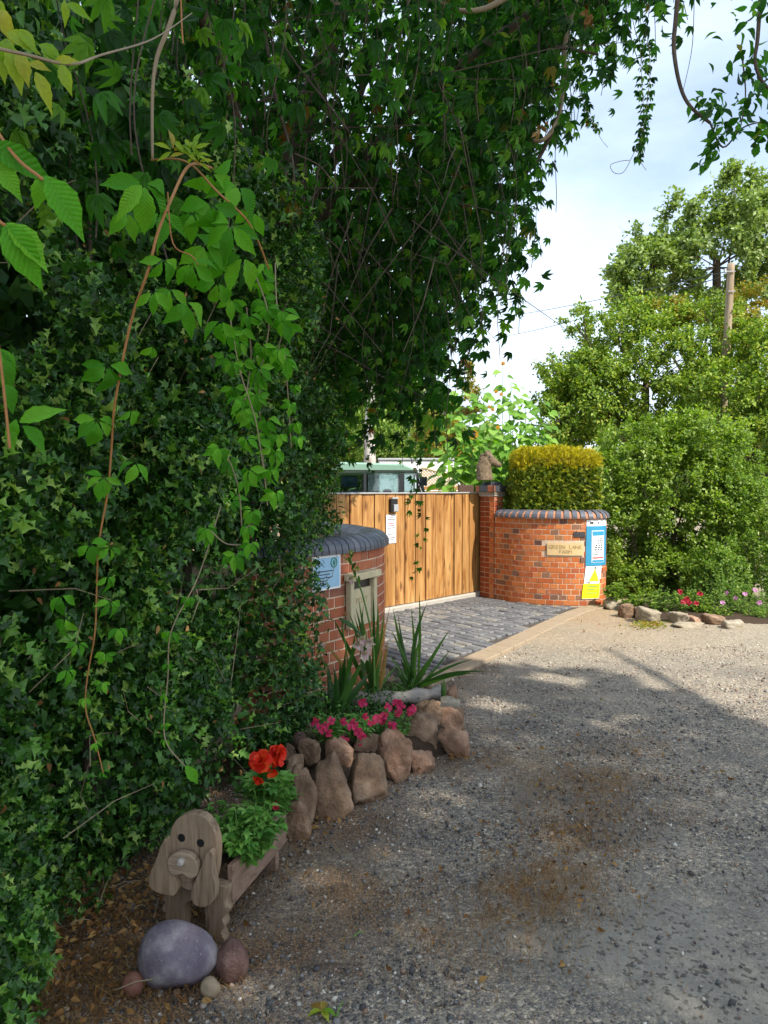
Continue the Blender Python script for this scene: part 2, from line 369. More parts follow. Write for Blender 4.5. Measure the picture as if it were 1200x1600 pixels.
def rockmat(name, a, b_, c_, scale=7, rough=.85, lich=.3, bmp=.6):
    m, t, b = newmat(name)
    n = noise_node(t, scale, 7, .65, offset=True); n2 = noise_node(t, scale * 8, 5, .7, offset=True)
    r = ramp_node(t, [(.3, a), (.5, b_), (.68, c_)]); t.links.new(n.outputs['Fac'], r.inputs[0])
    c = mixc(t, math_n(t, 'MULTIPLY', n2.outputs['Fac'], .5), r.outputs[0], tuple(x * .45 for x in a))
    k = ramp_node(t, [(.6, (0, 0, 0)), (.7, (1, 1, 1))]); t.links.new(n2.outputs['Fac'], k.inputs[0])
    c = mixc(t, math_n(t, 'MULTIPLY', k.outputs[0], lich), c, (.42, .38, .32))
    t.links.new(c, b.inputs['Base Color']); b.inputs['Roughness'].default_value = rough; b.inputs['Specular IOR Level'].default_value = .25
    h = math_n(t, 'ADD', n.outputs['Fac'], math_n(t, 'MULTIPLY', n2.outputs['Fac'], .4)); bump(t, b, h, bmp, .02)
    return m
M['rock'] = rockmat('sandstone_rock', (.11, .07, .042), (.29, .185, .115), (.47, .32, .21), 9, .85, .4, 1.0)
M['rockpink'] = rockmat('pink_sandstone', (.18, .10, .06), (.40, .235, .15), (.58, .38, .26), 8, .85, .45, 1.0)
M['boulder'] = rockmat('purple_grey_stone', (.11, .085, .115), (.185, .158, .185), (.36, .34, .335), 13, .6, .5, .45)
M['cobble'] = rockmat('brown_cobble_stone', (.07, .035, .03), (.12, .065, .052), (.20, .12, .10), 16, .45, .3, .6)
M['tan'] = rockmat('tan_pebble_stone', (.25, .19, .12), (.33, .26, .17), (.40, .32, .22), 12, .6, .2, .2)
M['rust'] = rockmat('rust_pebble_stone', (.17, .075, .05), (.22, .10, .07), (.27, .13, .09), 12, .55, .1, .2)
M['pale'] = rockmat('pale_border_rock', (.25, .21, .15), (.38, .32, .23), (.50, .45, .36))
def settmat():
    m, t, b = newmat('granite_sett')
    f = rnd_node(t); r = ramp_node(t, [(0, (.10, .105, .115)), (.5, (.15, .155, .165)), (.85, (.21, .21, .21)), (1, (.26, .24, .20))]); t.links.new(f.outputs[0], r.inputs[0])
    n = noise_node(t, 40, 6, .7, offset=True); t.links.new(mixc(t, math_n(t, 'MULTIPLY', n.outputs['Fac'], .7), r.outputs[0], (.07, .065, .06)), b.inputs['Base Color'])
    b.inputs['Roughness'].default_value = .75; bump(t, b, n.outputs['Fac'], .4, .006); return m
M['sett'] = settmat()
M['horse'] = rockmat('carved_horse_stone', (.10, .07, .042), (.20, .145, .09), (.33, .25, .17), 20, .8, .3, .8)
M['birch'] = rockmat('birch_bark', (.20, .16, .13), (.55, .50, .44), (.70, .66, .60), 6, .8, .3, .4)

# ------------------------------------------------------------------ leaf templates
def leaf_t(ts, ws, fold=.18, droop=.25, wave=None):
    """leaf along +Y, width in X, folded on its midrib; triangles"""
    v = []; f = []; idx = []
    for i, (t, w) in enumerate(zip(ts, ws)):
        z = -droop * t * t
        if w < 1e-6: v.append((0, t, z)); idx.append((len(v) - 1,) * 3)
        else:
            wv = wave[i] if wave else 0
            v += [(-w, t - abs(w) * .0, z + w * fold * 2 + wv), (0, t, z), (w, t, z + w * fold * 2 + wv)]
            idx.append((len(v) - 3, len(v) - 2, len(v) - 1))
    for a, b in zip(idx, idx[1:]):
        for s in (0, 1):
            q = [a[s], a[s + 1], b[s + 1], b[s]]
            q2 = [k for j, k in enumerate(q) if k not in q[:j]]
            if len(q2) == 3: f.append(tuple(q2))
            elif len(q2) == 4: f += [(q2[0], q2[1], q2[2]), (q2[0], q2[2], q2[3])]
    return np.array(v, float), np.array(f, int)
def merge_t(parts):
    V = []; Fc = []; n = 0
    for v, f in parts: V.append(v); Fc.append(f + n); n += len(v)
    return np.vstack(V), np.vstack(Fc)
def rz(v, a, s=1.0, o=(0, 0, 0)):
    c, q = math.cos(a), math.sin(a)
    return np.c_[v[:, 0] * c - v[:, 1] * q, v[:, 0] * q + v[:, 1] * c, v[:, 2]] * s + np.array(o)
def rx(v, a):
    c, q = math.cos(a), math.sin(a)
    return np.c_[v[:, 0], v[:, 1] * c - v[:, 2] * q, v[:, 1] * q + v[:, 2] * c]
T_DIAM = leaf_t([0, .45, 1], [0, .3, 0], .2, .15)
T_DIAM = (np.array([(0, 0, 0), (-.3, .45, .06), (0, 1, -.1), (.3, .45, .06)], float), np.array([(0, 2, 1), (0, 3, 2)]))
T_MID = leaf_t([0, .3, .62, 1], [0, .26, .2, 0], .2, .3)
T_SER = leaf_t([0, .08, .18, .28, .38, .48, .58, .68, .78, .88, 1], [0, .06, .13, .19, .235, .25, .24, .20, .135, .06, 0], .30, .36)
_sv = T_SER[0].copy()
T_SER2 = (_sv * [1.1, 1, 1] + np.c_[.10 * _sv[:, 1] ** 2, 0 * _sv[:, 1], .10 * np.sin(_sv[:, 1] * 5)], T_SER[1])
T_SER3 = (_sv * [.86, 1, 1] + np.c_[-.08 * _sv[:, 1] ** 2, 0 * _sv[:, 1], -.25 * _sv[:, 1] ** 3], T_SER[1])
# saw-tooth margins
def saw(T):
    v = T[0].copy(); k = np.abs(v[:, 0]) > .02
    i = np.round(v[:, 1] * 10 - .8).astype(int) % 2
    v[k, 0] *= np.where(i[k] == 0, 1.05, .92) * .93; v[k, 1] -= .02
    return v, T[1]
T_SER, T_SER2, T_SER3 = saw(T_SER), saw(T_SER2), saw(T_SER3)
T_HOLLY = leaf_t([0, .14, .26, .40, .53, .67, .80, 1.08], [0, .27, .09, .31, .10, .25, .06, 0], .1, .2, [0, .16, -.06, -.10, .08, .16, 0, 0])
T_PET = leaf_t([0, .3, .6, .85, 1], [0, .15, .33, .36, 0], .12, .25)
T_IVY = (np.array([(0, 0, 0), (-.42, .12, .03), (-.22, .34, .07), (-.40, .56, 0), (-.12, .62, .06), (0, 1, -.08), (.12, .62, .06), (.40, .56, 0), (.22, .34, .07), (.42, .12, .03), (0, .4, -.02)], float),
         np.array([(10, 1, 0), (10, 2, 1), (10, 3, 2), (10, 4, 3), (10, 5, 4), (10, 6, 5), (10, 7, 6), (10, 8, 7), (10, 9, 8), (10, 0, 9)]))
T_HEART = (np.array([(0, .06, 0), (-.22, -.06, .05), (-.42, .16, .04), (-.36, .48, 0), (0, 1.05, -.22), (.36, .48, 0), (.42, .16, .04), (.22, -.06, .05), (0, .45, -.06)], float),
           np.array([(8, 1, 0), (8, 2, 1), (8, 3, 2), (8, 4, 3), (8, 5, 4), (8, 6, 5), (8, 7, 6), (8, 0, 7)]))
def palm(T, droop=.45):
    return merge_t([(rz(rx(T[0] * [.64, 1, 1], -droop * (.7 + .25 * abs(k))), math.radians(38 * k + 4 * k * k % 7), 1 - .14 * abs(k)), T[1]) for k in (-2, -1, 0, 1, 2)])
T_PALM = palm(T_MID); T_PALM_LO = palm(T_DIAM)
T_PINN = merge_t([(rz(rx(T_MID[0], -.3), s * rad(62), .42, (0, .22 * i, -.02 * i * i)), T_MID[1]) for i in range(1, 5) for s in (-1, 1)] + [(rz(rx(T_MID[0], -.5), 0, .45, (0, .92, -.32)), T_MID[1])])
T_SPRAY = merge_t([(rz(np.array([(0, 0, 0), (-.10, .5, .02), (0, 1, 0), (.10, .5, .02)]) * [1, .8, 1], rad(a), .9, (0, y, 0)), np.array([(0, 2, 1), (0, 3, 2)])) for a, y in ((0, .4), (38, .05), (-40, .12), (25, .4), (-28, .3))])
_o = np.array([(1, 0, 0), (-1, 0, 0), (0, 1, 0), (0, -1, 0), (0, 0, 1), (0, 0, -1)], float)
T_STONE = (_o * [1, .8, .6], np.array([(0, 2, 4), (2, 1, 4), (1, 3, 4), (3, 0, 4), (2, 0, 5), (1, 2, 5), (3, 1, 5), (0, 3, 5)]))

def unit(a): return a / np.maximum(np.linalg.norm(a, axis=-1, keepdims=True), 1e-9)
def basis(tip, nrm):
    y = unit(tip); z = unit(nrm - (nrm * y).sum(-1, keepdims=True) * y); x = np.cross(y, z)
    return np.stack([x, y, z], axis=-1)
def field(T, pos, R, s, rnd=None):
    tv, tf = T; n = len(pos); s = np.asarray(s, float)
    sv = (s[:, None, None] if s.ndim == 1 else s[:, None, :]) * tv[None]
    V = np.einsum('nij,nkj->nki', R, sv) + pos[:, None, :]
    Fc = tf[None] + (np.arange(n) * len(tv))[:, None, None]
    r = RNG.random(n) if rnd is None else rnd
    return V.reshape(-1, 3), Fc.reshape(-1, 3), np.repeat(r, len(tv))
def join_fields(fs):
    V = []; Fc = []; R = []; n = 0
    for v, f, r in fs: V.append(v); Fc.append(f + n); R.append(r); n += len(v)
    return np.vstack(V), np.vstack(Fc), np.concatenate(R)
def rdir(n, bias=(0, 0, 0)): return unit(RNG.normal(size=(n, 3)) + np.array(bias))
def mat_of(R, p, s):
    m = Matrix([[R[0][0] * s, R[0][1] * s, R[0][2] * s, p[0]], [R[1][0] * s, R[1][1] * s, R[1][2] * s, p[1]], [R[2][0] * s, R[2][1] * s, R[2][2] * s, p[2]], [0, 0, 0, 1]])
    return m
def tmesh(name, T, mat, smooth=True): return np_mesh(name, T[0], T[1], mat, np.zeros(len(T[0])), smooth)
def leaf_objs(name, meshes, parent, pos, R, s):
    out = []
    for i in range(len(pos)):
        out.append(link(name, meshes[i % len(meshes)], parent, mat_of(R[i], pos[i], float(s[i]))))
    return out

# ================================================================== GROUND
KERB = [G(672, 1066), G(700, 1052), G(750, 1029), G(810, 1001), G(870, 972), G(905, 957), G(938, 948.5)]   # centre line
GL, GR = G(605, 957), G(750, 930)
GD = (GR - GL).normalized(); GN = Vector((GD.y, -GD.x, 0))        # along the gate, and out towards the lane
def smooth(pts, n=12):
    pts = [Vector(p) for p in pts]; out = []
    for i in range(len(pts) - 1):
        p0 = pts[max(i - 1, 0)]; p1 = pts[i]; p2 = pts[i + 1]; p3 = pts[min(i + 2, len(pts) - 1)]
        for k in range(n):
            t = k / n
            out.append(.5 * ((2 * p1) + (p2 - p0) * t + (2 * p0 - 5 * p1 + 4 * p2 - p3) * t * t + (3 * p1 - p0 - 3 * p2 + p3) * t ** 3))
    return out + [pts[-1]]
class Arc:
    """a plan curve walked by arc length"""
    def __init__(s, pts):
        s.p = smooth([Vector((p[0], p[1], 0)) for p in pts]); s.l = [0.0]
        for a, b in zip(s.p, s.p[1:]): s.l.append(s.l[-1] + (b - a).length)
        s.len = s.l[-1]
    def at(s, d):
        i = min(max(int(np.searchsorted(s.l, d)) - 1, 0), len(s.p) - 2)
        t = (d - s.l[i]) / max(s.l[i + 1] - s.l[i], 1e-9); p = s.p[i].lerp(s.p[i + 1], t)
        d1 = s.p[min(i + 2, len(s.p) - 1)] - s.p[max(i - 1, 0)]; d1.normalize()
        return p, d1, Vector((d1.y, -d1.x, 0))       # point, tangent, right-hand normal
kerb = Arc(KERB)
POLY = [GL - GD * 1.2, GR + GD * .1, Vector((1.6, 10.75, 0)), Vector((2.2, 10.2, 0))] + [Vector(k) for k in KERB[::-1]] + [Vector((.12, 6.0, 0)), Vector((.05, 6.6, 0)), Vector((-.3, 7.4, 0)), Vector((-.75, 8.2, 0))]
def inside(x, y, poly):
    x = np.asarray(x); y = np.asarray(y); r = np.zeros(x.shape, bool); n = len(poly)
    for i in range(n):
        a, b = poly[i], poly[(i + 1) % n]
        c = ((a[1] > y) != (b[1] > y)) & (x < (b[0] - a[0]) * (y - a[1]) / (b[1] - a[1] + 1e-12) + a[0])
        r ^= c
    return r
def axis(stops):
    out = []
    for a, b, st in stops: out += list(np.arange(a, b, st))
    return np.array(out + [stops[-1][1]])
gx = axis([(-300, -60, 40), (-60, -10, 5), (-10, -2.2, .4), (-2.2, 4.5, .035), (4.5, 12, .3), (12, 60, 4), (60, 300, 40)])
gy = axis([(-120, -20, 20), (-20, 1.0, 1), (1.0, 1.9, .1), (1.9, 6.5, .035), (6.5, 12.5, .08), (12.5, 30, .8), (30, 60, 5), (60, 420, 40)])
X, Y = np.meshgrid(gx, gy); nx, ny = len(gx), len(gy)
pts = np.stack([X.ravel(), Y.ravel(), np.zeros(X.size)], -1)
near = np.clip(1 - (np.abs(pts[:, 0] - 1) / 9), 0, 1) * np.clip(1 - np.abs(pts[:, 1] - 6) / 10, 0, 1)
z = noise(pts, .8, 1) * .012 * (near > 0) + noise(pts, 6, 2) * .0035 * (near > 0) + RNG.normal(size=len(pts)) * .0016 * (near > 0)
nn = noise(pts, 1.6, 3) * .22 + noise(pts, 5, 4) * .12
hedge_x = np.interp(pts[:, 1], [0, 2.3, 2.9, 4.4, 6.0, 14], [-1.0, -.62, -.42, -.1, .3, .9])
dirt = np.clip(1 - (pts[:, 0] - hedge_x) / .75 + nn * 2.2, 0, 1) * (pts[:, 1] < 7)
def spot(px, py, r, k=1.0):
    c = G(px, py); d = np.hypot(pts[:, 0] - c.x, pts[:, 1] - c.y) / r
    return np.clip((1 - d + nn * 1.6) * 2.2, 0, 1) * k
dirt = np.maximum(dirt, spot(930, 1250, .5, .65)); dirt = np.maximum(dirt, spot(520, 1380, .35, .8))
straw = np.maximum.reduce([spot(1010, 1170, .25, .5), spot(960, 1230, .22, .6), spot(900, 1310, .2, .7), spot(800, 1440, .2, .7), spot(850, 1395, .30), spot(545, 1400, .14, .5), spot(720, 1480, .25, .45), spot(60, 1560, .45, .9), spot(930, 1200, .5, .3)])
tar = np.maximum.reduce([spot(1080, 1560, .72), spot(775, 1468, .11), spot(1180, 1400, .35, .7), spot(870, 1240, .25, .25), spot(1010, 1300, .22, .6), spot(880, 1265, .15, .6)])
sand = np.clip((pts[:, 1] - 6.9 - nn * 1.5) / 2.4, 0, 1) * np.clip((4.4 - pts[:, 0] + nn) / 2.0, .25, 1)
pale = np.clip((pts[:, 1] - 5.3 - nn * 2) / 3.0, 0, 1)
ing = inside(pts[:, 0], pts[:, 1], POLY)
pts[:, 2] = np.where(ing, -.09, z - tar * .004)
q = (np.arange(ny - 1)[:, None] * nx + np.arange(nx - 1)[None]).ravel()
quads = np.stack([q, q + 1, q + nx + 1, q + nx], -1)
def groundmat():
    m, t, b = newmat('gravel_lane')
    def at(n):
        a = t.nodes.new('ShaderNodeAttribute'); a.attribute_name = n; return a.outputs['Fac']
    tc = t.nodes.new('ShaderNodeTexCoord')
    def vor(scale, out='Color'):
        v = t.nodes.new('ShaderNodeTexVoronoi'); v.inputs['Scale'].default_value = scale; t.links.new(tc.outputs['Object'], v.inputs['Vector']); return v
    v1 = vor(75); v2 = vor(190)
    sep = t.nodes.new('ShaderNodeSeparateColor'); t.links.new(v1.outputs['Color'], sep.inputs[0])
    sep2 = t.nodes.new('ShaderNodeSeparateColor'); t.links.new(v2.outputs['Color'], sep2.inputs[0])
    r1 = ramp_node(t, [(0, (.04, .04, .045)), (.4, (.12, .12, .125)), (.75, (.21, .20, .185)), (.92, (.32, .28, .23)), (1, (.5, .46, .40))]); t.links.new(sep.outputs[0], r1.inputs[0])
    r2 = ramp_node(t, [(0, (.04, .04, .04)), (.5, (.14, .135, .13)), (.9, (.27, .24, .20)), (1, (.48, .42, .35))]); t.links.new(sep2.outputs[0], r2.inputs[0])
    base = mixc(t, .5, r1.outputs[0], r2.outputs[0])
    big = noise_node(t, 1.3, 6, .6); rb = ramp_node(t, [(.35, (1.15, 1.15, 1.14)), (.65, (1.9, 1.82, 1.68))]); t.links.new(big.outputs['Fac'], rb.inputs[0])
    base = mixc(t, 1.0, base, rb.outputs[0], 'MULTIPLY')
    rd = ramp_node(t, [(0, (.04, .026, .017)), (.55, (.125, .08, .05)), (.85, (.21, .135, .085)), (1, (.36, .26, .18))]); t.links.new(sep2.outputs[1], rd.inputs[0])
    base = mixc(t, math_n(t, 'MULTIPLY', at('dirt'), .85), base, rd.outputs[0])
    rs = ramp_node(t, [(0, (.08, .045, .02)), (.5, (.22, .13, .06)), (1, (.40, .27, .13))]); t.links.new(sep2.outputs[2], rs.inputs[0])
    sn = noise_node(t, 9, 5, .7); srp = ramp_node(t, [(.42, (0, 0, 0)), (.56, (1, 1, 1))]); t.links.new(sn.outputs['Fac'], srp.inputs[0])
    base = mixc(t, math_n(t, 'MULTIPLY', math_n(t, 'MULTIPLY', at('straw'), srp.outputs[0]), .8), base, rs.outputs[0])
    nt_ = noise_node(t, 6, 6, .7); rt = ramp_node(t, [(.3, (.15, .15, .14)), (.7, (.27, .26, .235))]); t.links.new(nt_.outputs['Fac'], rt.inputs[0])
    pit = ramp_node(t, [(.80, (1, 1, 1)), (.9, (.35, .35, .35))]); t.links.new(sep.outputs[1], pit.inputs[0])
    tarc = mixc(t, 1.0, rt.outputs[0], pit.outputs[0], 'MULTIPLY')
    base = mixc(t, math_n(t, 'MULTIPLY', at('tar'), .85), base, tarc)
    rp = ramp_node(t, [(0, (.15, .145, .12)), (.6, (.33, .31, .255)), (1, (.55, .50, .42))]); t.links.new(sep.outputs[2], rp.inputs[0])
    base = mixc(t, math_n(t, 'MULTIPLY', at('pale'), .75), base, rp.outputs[0])
    rsd = ramp_node(t, [(0, (.17, .115, .07)), (.5, (.33, .235, .145)), (1, (.48, .37, .25))]); t.links.new(sep2.outputs[0], rsd.inputs[0])
    base = mixc(t, math_n(t, 'MULTIPLY', at('sand'), .85), base, rsd.outputs[0])
    base = mixc(t, 1.0, base, (1.06, 1.0, .90), 'MULTIPLY')
    t.links.new(base, b.inputs['Base Color']); b.inputs['Roughness'].default_value = .9; b.inputs['Specular IOR Level'].default_value = .25
    inv = math_n(t, 'SUBTRACT', 1.0, math_n(t, 'MULTIPLY', at('tar'), .75))
    h = math_n(t, 'MULTIPLY', math_n(t, 'ADD', v1.outputs['Distance'], math_n(t, 'MULTIPLY', v2.outputs['Distance'], .6)), inv)
    bump(t, b, h, .7, -.012)
    return m
M['ground'] = groundmat()
g = link('ground', np_mesh('ground', pts, quads, M['ground'], None, False, {'dirt': dirt, 'straw': straw, 'tar': tar, 'sand': sand, 'pale': pale}))
tag(g, 'grey gravel lane with dirt patches and worn asphalt', None, None, 'structure')

# loose chippings, needles and leaf litter lying on the lane
def ground_pts(n, x0, x1, y0, y1, powy=2.0):
    u = RNG.random(n); y = y0 + (y1 - y0) * u ** powy; x = RNG.uniform(x0, x1, n)
    return np.stack([x, y, np.zeros(n)], -1)
def gz(p): return noise(np.c_[p[:, :2], np.zeros(len(p))], .8, 1) * .012
p = ground_pts(76000, -1.5, 3.9, 1.95, 7.6, 1.8)
tarC = G(1080, 1560); keep = (np.abs(p[:, 0]) < p[:, 1] * .56 + .1) & ~inside(p[:, 0], p[:, 1], POLY)
keep &= (np.hypot(p[:, 0] - tarC.x, p[:, 1] - tarC.y) > .75 + noise(p, 3) * .25) | (RNG.random(len(p)) < .10)
keep &= (noise(p, 2.5, 9) > -.55) | (RNG.random(len(p)) < .4)
p = p[keep]; n = len(p); s = RNG.gamma(2.2, .0019, n) + .0014
p[:, 2] = gz(p) + s * .25
M['chip'] = plain('stone_chipping', (.2, .2, .2)); 
def chipmat():
    m, t, b = newmat('stone_chippings'); f = rnd_node(t)
    r = ramp_node(t, [(0, (.05, .048, .047)), (.4, (.13, .127, .122)), (.68, (.23, .215, .195)), (.8, (.22, .13, .08)), (.92, (.38, .34, .28)), (1, (.62, .58, .50))])
    t.links.new(f.outputs[0], r.inputs[0]); t.links.new(r.outputs[0], b.inputs['Base Color']); b.inputs['Roughness'].default_value = .85; return m
M['chip'] = chipmat()
farl = np.clip((p[:, 1] - 4.4) / 2.0 + .35 * noise(p, 1.5, 14), 0, 1) * .62
V, Fc, R_ = field(T_STONE, p, basis(rdir(n), rdir(n, (0, 0, 2))), s, farl + (.999 - farl) * RNG.random(n))
tag(np_obj('loose_chippings', V, Fc, M['chip'], rnd=R_), 'loose grey and brown stone chippings scattered on the lane', 'gravel', None, 'stuff')
# straw / conifer needles
def slivers(n, cen, rr, L0, L1, w):
    c = np.array(cen); p = np.zeros((n, 3)); p[:, :2] = c[:2] + RNG.normal(size=(n, 2)) * rr
    p[:, 2] = gz(p) + .004 + RNG.random(n) * .006
    d = rdir(n); d[:, 2] *= .12; T = (np.array([(-.5, 0, 0), (.5, 0, 0), (.4, 1, .03), (-.4, 1, .03)], float), np.array([(0, 1, 2), (0, 2, 3)]))
    s = np.stack([np.full(n, w), RNG.uniform(L0, L1, n), np.full(n, 1.0)], -1)
    return field(T, p, basis(d, np.tile([0, 0, 1.], (n, 1)) + RNG.normal(size=(n, 3)) * .3), s)
fs = [slivers(1100, G(850, 1395), .17, .012, .035, .0014), slivers(500, G(560, 1405), .16, .01, .03, .0014), slivers(600, G(720, 1490), .2, .01, .03, .0013),
      slivers(2600, G(90, 1540), .26, .015, .07, .0017), slivers(900, G(250, 1580), .2, .012, .04, .0015), slivers(1200, G(930, 1230), .35, .012, .04, .0018), slivers(900, G(900, 1320), .22, .012, .035, .0016), slivers(700, G(800, 1440), .2, .012, .035, .0014), slivers(1500, (-.75, 2.9, 0), .28, .015, .06, .0017), slivers(1400, (.5, 3.4, 0), 1.0, .01, .03, .0015)]
V, Fc, R_ = join_fields(fs)
tag(np_obj('dry_needles', V, Fc, M['dry'], rnd=R_), 'orange brown dry needles and straw lying in patches', 'litter', None, 'stuff')
p = np.vstack([np.c_[np.array(G(px, py))[None, :2] + RNG.normal(size=(k, 2)) * r, np.zeros(k)] for px, py, k, r in
               [(90, 1480, 420, .22), (60, 1420, 260, .18), (200, 1400, 220, .14), (130, 1540, 200, .2), (480, 1300, 26, .07), (600, 1215, 20, .1), (720, 1185, 26, .07), (500, 1290, 16, .05), (610, 1240, 10, .03), (850, 1350, 16, .3), (560, 1400, 14, .3), (900, 1180, 16, .5), (1010, 985, 60, .5), (700, 1500, 12, .4), (940, 1230, 90, .3), (890, 1330, 60, .22), (840, 1400, 50, .2), (700, 1460, 20, .25), (1000, 1180, 40, .25)]])
n = len(p); p[:, 2] = .012 + RNG.random(n) * .02
V, Fc, R_ = field(T_MID, p, basis(rdir(n, (0, 0, .2)) * [1, 1, .4], rdir(n, (0, 0, 1.4))), RNG.uniform(.014, .038, n))
tag(np_obj('leaf_litter', V, Fc, M['dry'], rnd=R_), 'curled brown fallen leaves gathered under hedge and rocks', 'litter', None, 'stuff')
# brown dead twigs under the hedge
mb = MB()
for i in range(22):
    c = G(random.uniform(0, 330), random.uniform(1400, 1540)); a = random.uniform(0, 6.28); l = random.uniform(.05, .2)
    q0 = c + Vector((random.uniform(-.2, .1), random.uniform(-.1, .25), random.uniform(.01, .07))); d = Vector((math.cos(a), math.sin(a), random.uniform(-.15, .4)))
    mb.tube([q0, q0 + d * l * .5 + Vector((0, 0, .008)), q0 + d * l], [.0022, .0018, .001], 4)
tag(mb.build('dead_twigs', M['palestem']), 'thin dead twigs tangled on the ground below hedge', 'litter', None, 'stuff')

# ================================================================== SETTS AND KERB
pav = thing('sett_paving', 'blue grey granite sett paving in front of gate', None, GL); tag(pav, kind='structure')
mb = MB(); mb.prism([Vector((q[0], q[1], -.06)) for q in POLY], (0, 0, .045)); mb.build('joint_bed', M['bed'], pav)
def boxmesh(name, size, mat, bev=.004, jit=.0):
    bm = bmesh.new(); bmesh.ops.create_cube(bm, size=1.0)
    for v in bm.verts: v.co = Vector((v.co.x * size[0], v.co.y * size[1], v.co.z * size[2])) + Vector([random.uniform(-jit, jit) for _ in range(3)])
    bmesh.ops.bevel(bm, geom=bm.edges[:], offset=bev, segments=1, affect='EDGES')
    me = bpy.data.meshes.new(name); bm.to_mesh(me); bm.free(); me.materials.append(mat); return me
sm = [boxmesh('sett', (.088, .168, .05), M['sett'], .011, .007) for _ in range(6)]
cells = []
POLYS = [(q[0], q[1]) for q in POLY]
for i in range(-14, 48):
    for j in range(-2, 30):
        u = -1.2 + i * .108 + ((j % 2) * .05); v = .14 + j * .195
        c = GL + GD * (u + random.uniform(-.006, .006)) + GN * (v + random.uniform(-.006, .006))
        ok = all(inside(np.array(q.x), np.array(q.y), POLYS) for q in (c + GD * .04, c - GD * .04, c + GN * .06, c - GN * .06))
        kd = min((Vector((c.x, c.y, 0)) - k).length for k in kerb.p)
        if ok and kd > .2 and v > .12: cells.append((c, c.y))
cells.sort(key=lambda k: k[1])
yaw = math.atan2(GD.y, GD.x)
rest = MB()
for n_, (c, _) in enumerate(cells):
    z = -.014 + random.uniform(-.006, .004); a = yaw + random.uniform(-.05, .05)
    if n_ < 300:
        link('sett', sm[n_ % 6], pav, Matrix.Translation((c.x, c.y, z)) @ Matrix.Rotation(a, 4, 'Z') @ Matrix.Rotation(random.uniform(-.03, .03), 4, 'X'))
    else: rest.box((c.x, c.y, z), (.092, .172, .05), a)
if rest.v: tag(rest.build('sett', M['sett'], pav, bevel=.008), kind='stuff')
ks = thing('kerb', 'buff flush kerb of flat slabs edging the setts', 'kerb', KERB[0]); ks['kind'] = 'structure'; del ks['category']
d = .02
while d < kerb.len - .1:
    l = random.uniform(.28, .5); p0, t0, n0 = kerb.at(d + l / 2)
    mb = MB(); mb.box((p0.x, p0.y, -.002), (l - .016, .22, .05), math.atan2(t0.y, t0.x)); mb.build('kerb_slab', M['slab'], ks, bevel=.006); d += l
th = MB(); c = (GL + GR) / 2 - GD * .55 - GN * .02
th.box((c.x, c.y, .02), ((GR - GL).length + 1.1, .17, .09), yaw)
tag(th.build('threshold', M['concrete'], base=c, bevel=.01), 'pale concrete threshold under the wooden gate', None, None, 'structure')

# ================================================================== BRICK WALLS
def bricks_on(arc, s0, s1, z0, courses, parent, header, mats, side=1, bond='header', skip=None, limit=300, th=.2):
    """lay bricks on the outer face of a wall whose plan curve is arc; side=+1 puts the face on the right-hand normal"""
    hm = [boxmesh('brick', (.103, .10, .065), mats[0], .003, .0012) for _ in range(4)]
    st = [boxmesh('brick', (.215, .10, .065), mats[0], .003, .0012) for _ in range(4)]
    cnt = 0; s0b = s0
    for c in range(courses):
        z = z0 + .0375 + c * .075; s = s0 + (.056 if c % 2 else 0.0); k = 0
        if c % 2: 
            pass
        while True:
            if bond == 'header': w = .103 if random.random() > .10 else .215
            elif bond == 'flemish': w = .215 if (k + c) % 2 == 0 else .103
            else: w = bond(s, c, k)
            if s + w > s1 + .03: break
            p0, t0, n0 = arc.at(s + w / 2); n0 = n0 * side
            if not (skip and skip(s + w / 2, z)):
                q = p0 - n0 * .05 + Vector((0, 0, z)) + n0 * random.uniform(-.001, .002)
                link('brick', random.choice(st if w > .15 else hm), parent, Matrix.Translation(q) @ Matrix.Rotation(math.atan2(t0.y, t0.x), 4, 'Z')); cnt += 1
            s += w + .0105; k += 1
    return cnt
def core(arc, s0, s1, z0, z1, parent, mat, side=1, th=.2, rec=.003, name='mortar'):
    mb = MB(); n = max(int((s1 - s0) / .08), 2); vs = []
    for i in range(n + 1):
        p0, t0, n0 = arc.at(s0 + (s1 - s0) * i / n); n0 = n0 * side
        a = p0 - n0 * rec; b = p0 - n0 * th
        vs += [(a.x, a.y, z0), (a.x, a.y, z1), (b.x, b.y, z1), (b.x, b.y, z0)]
    fs = []
    for i in range(n):
        for k in range(4): fs.append((i * 4 + k, i * 4 + (k + 1) % 4, i * 4 + 4 + (k + 1) % 4, i * 4 + 4 + k))
    fs += [(0, 1, 2, 3), tuple(n * 4 + k for k in (3, 2, 1, 0))]
    mb.add(vs, fs); return mb.build(name, mat, parent)
def coping_mesh(l, w=.29, h=.115, mat=None, r=1.0):
    prof = [(-w / 2, 0), (-w / 2, h * .25)] + [(-w / 2 * math.cos(a), h * .25 + h * .75 * math.sin(a)) for a in [math.pi * k / 8 for k in range(1, 8)]] + [(w / 2, h * .25), (w / 2, 0)]
    mb = MB(); mb.prism([(-l / 2, y, z) for y, z in prof], (l, 0, 0))
    o = mb.build('coping_brick', mat or M['coping']); me = o.data; bpy.data.objects.remove(o); return me
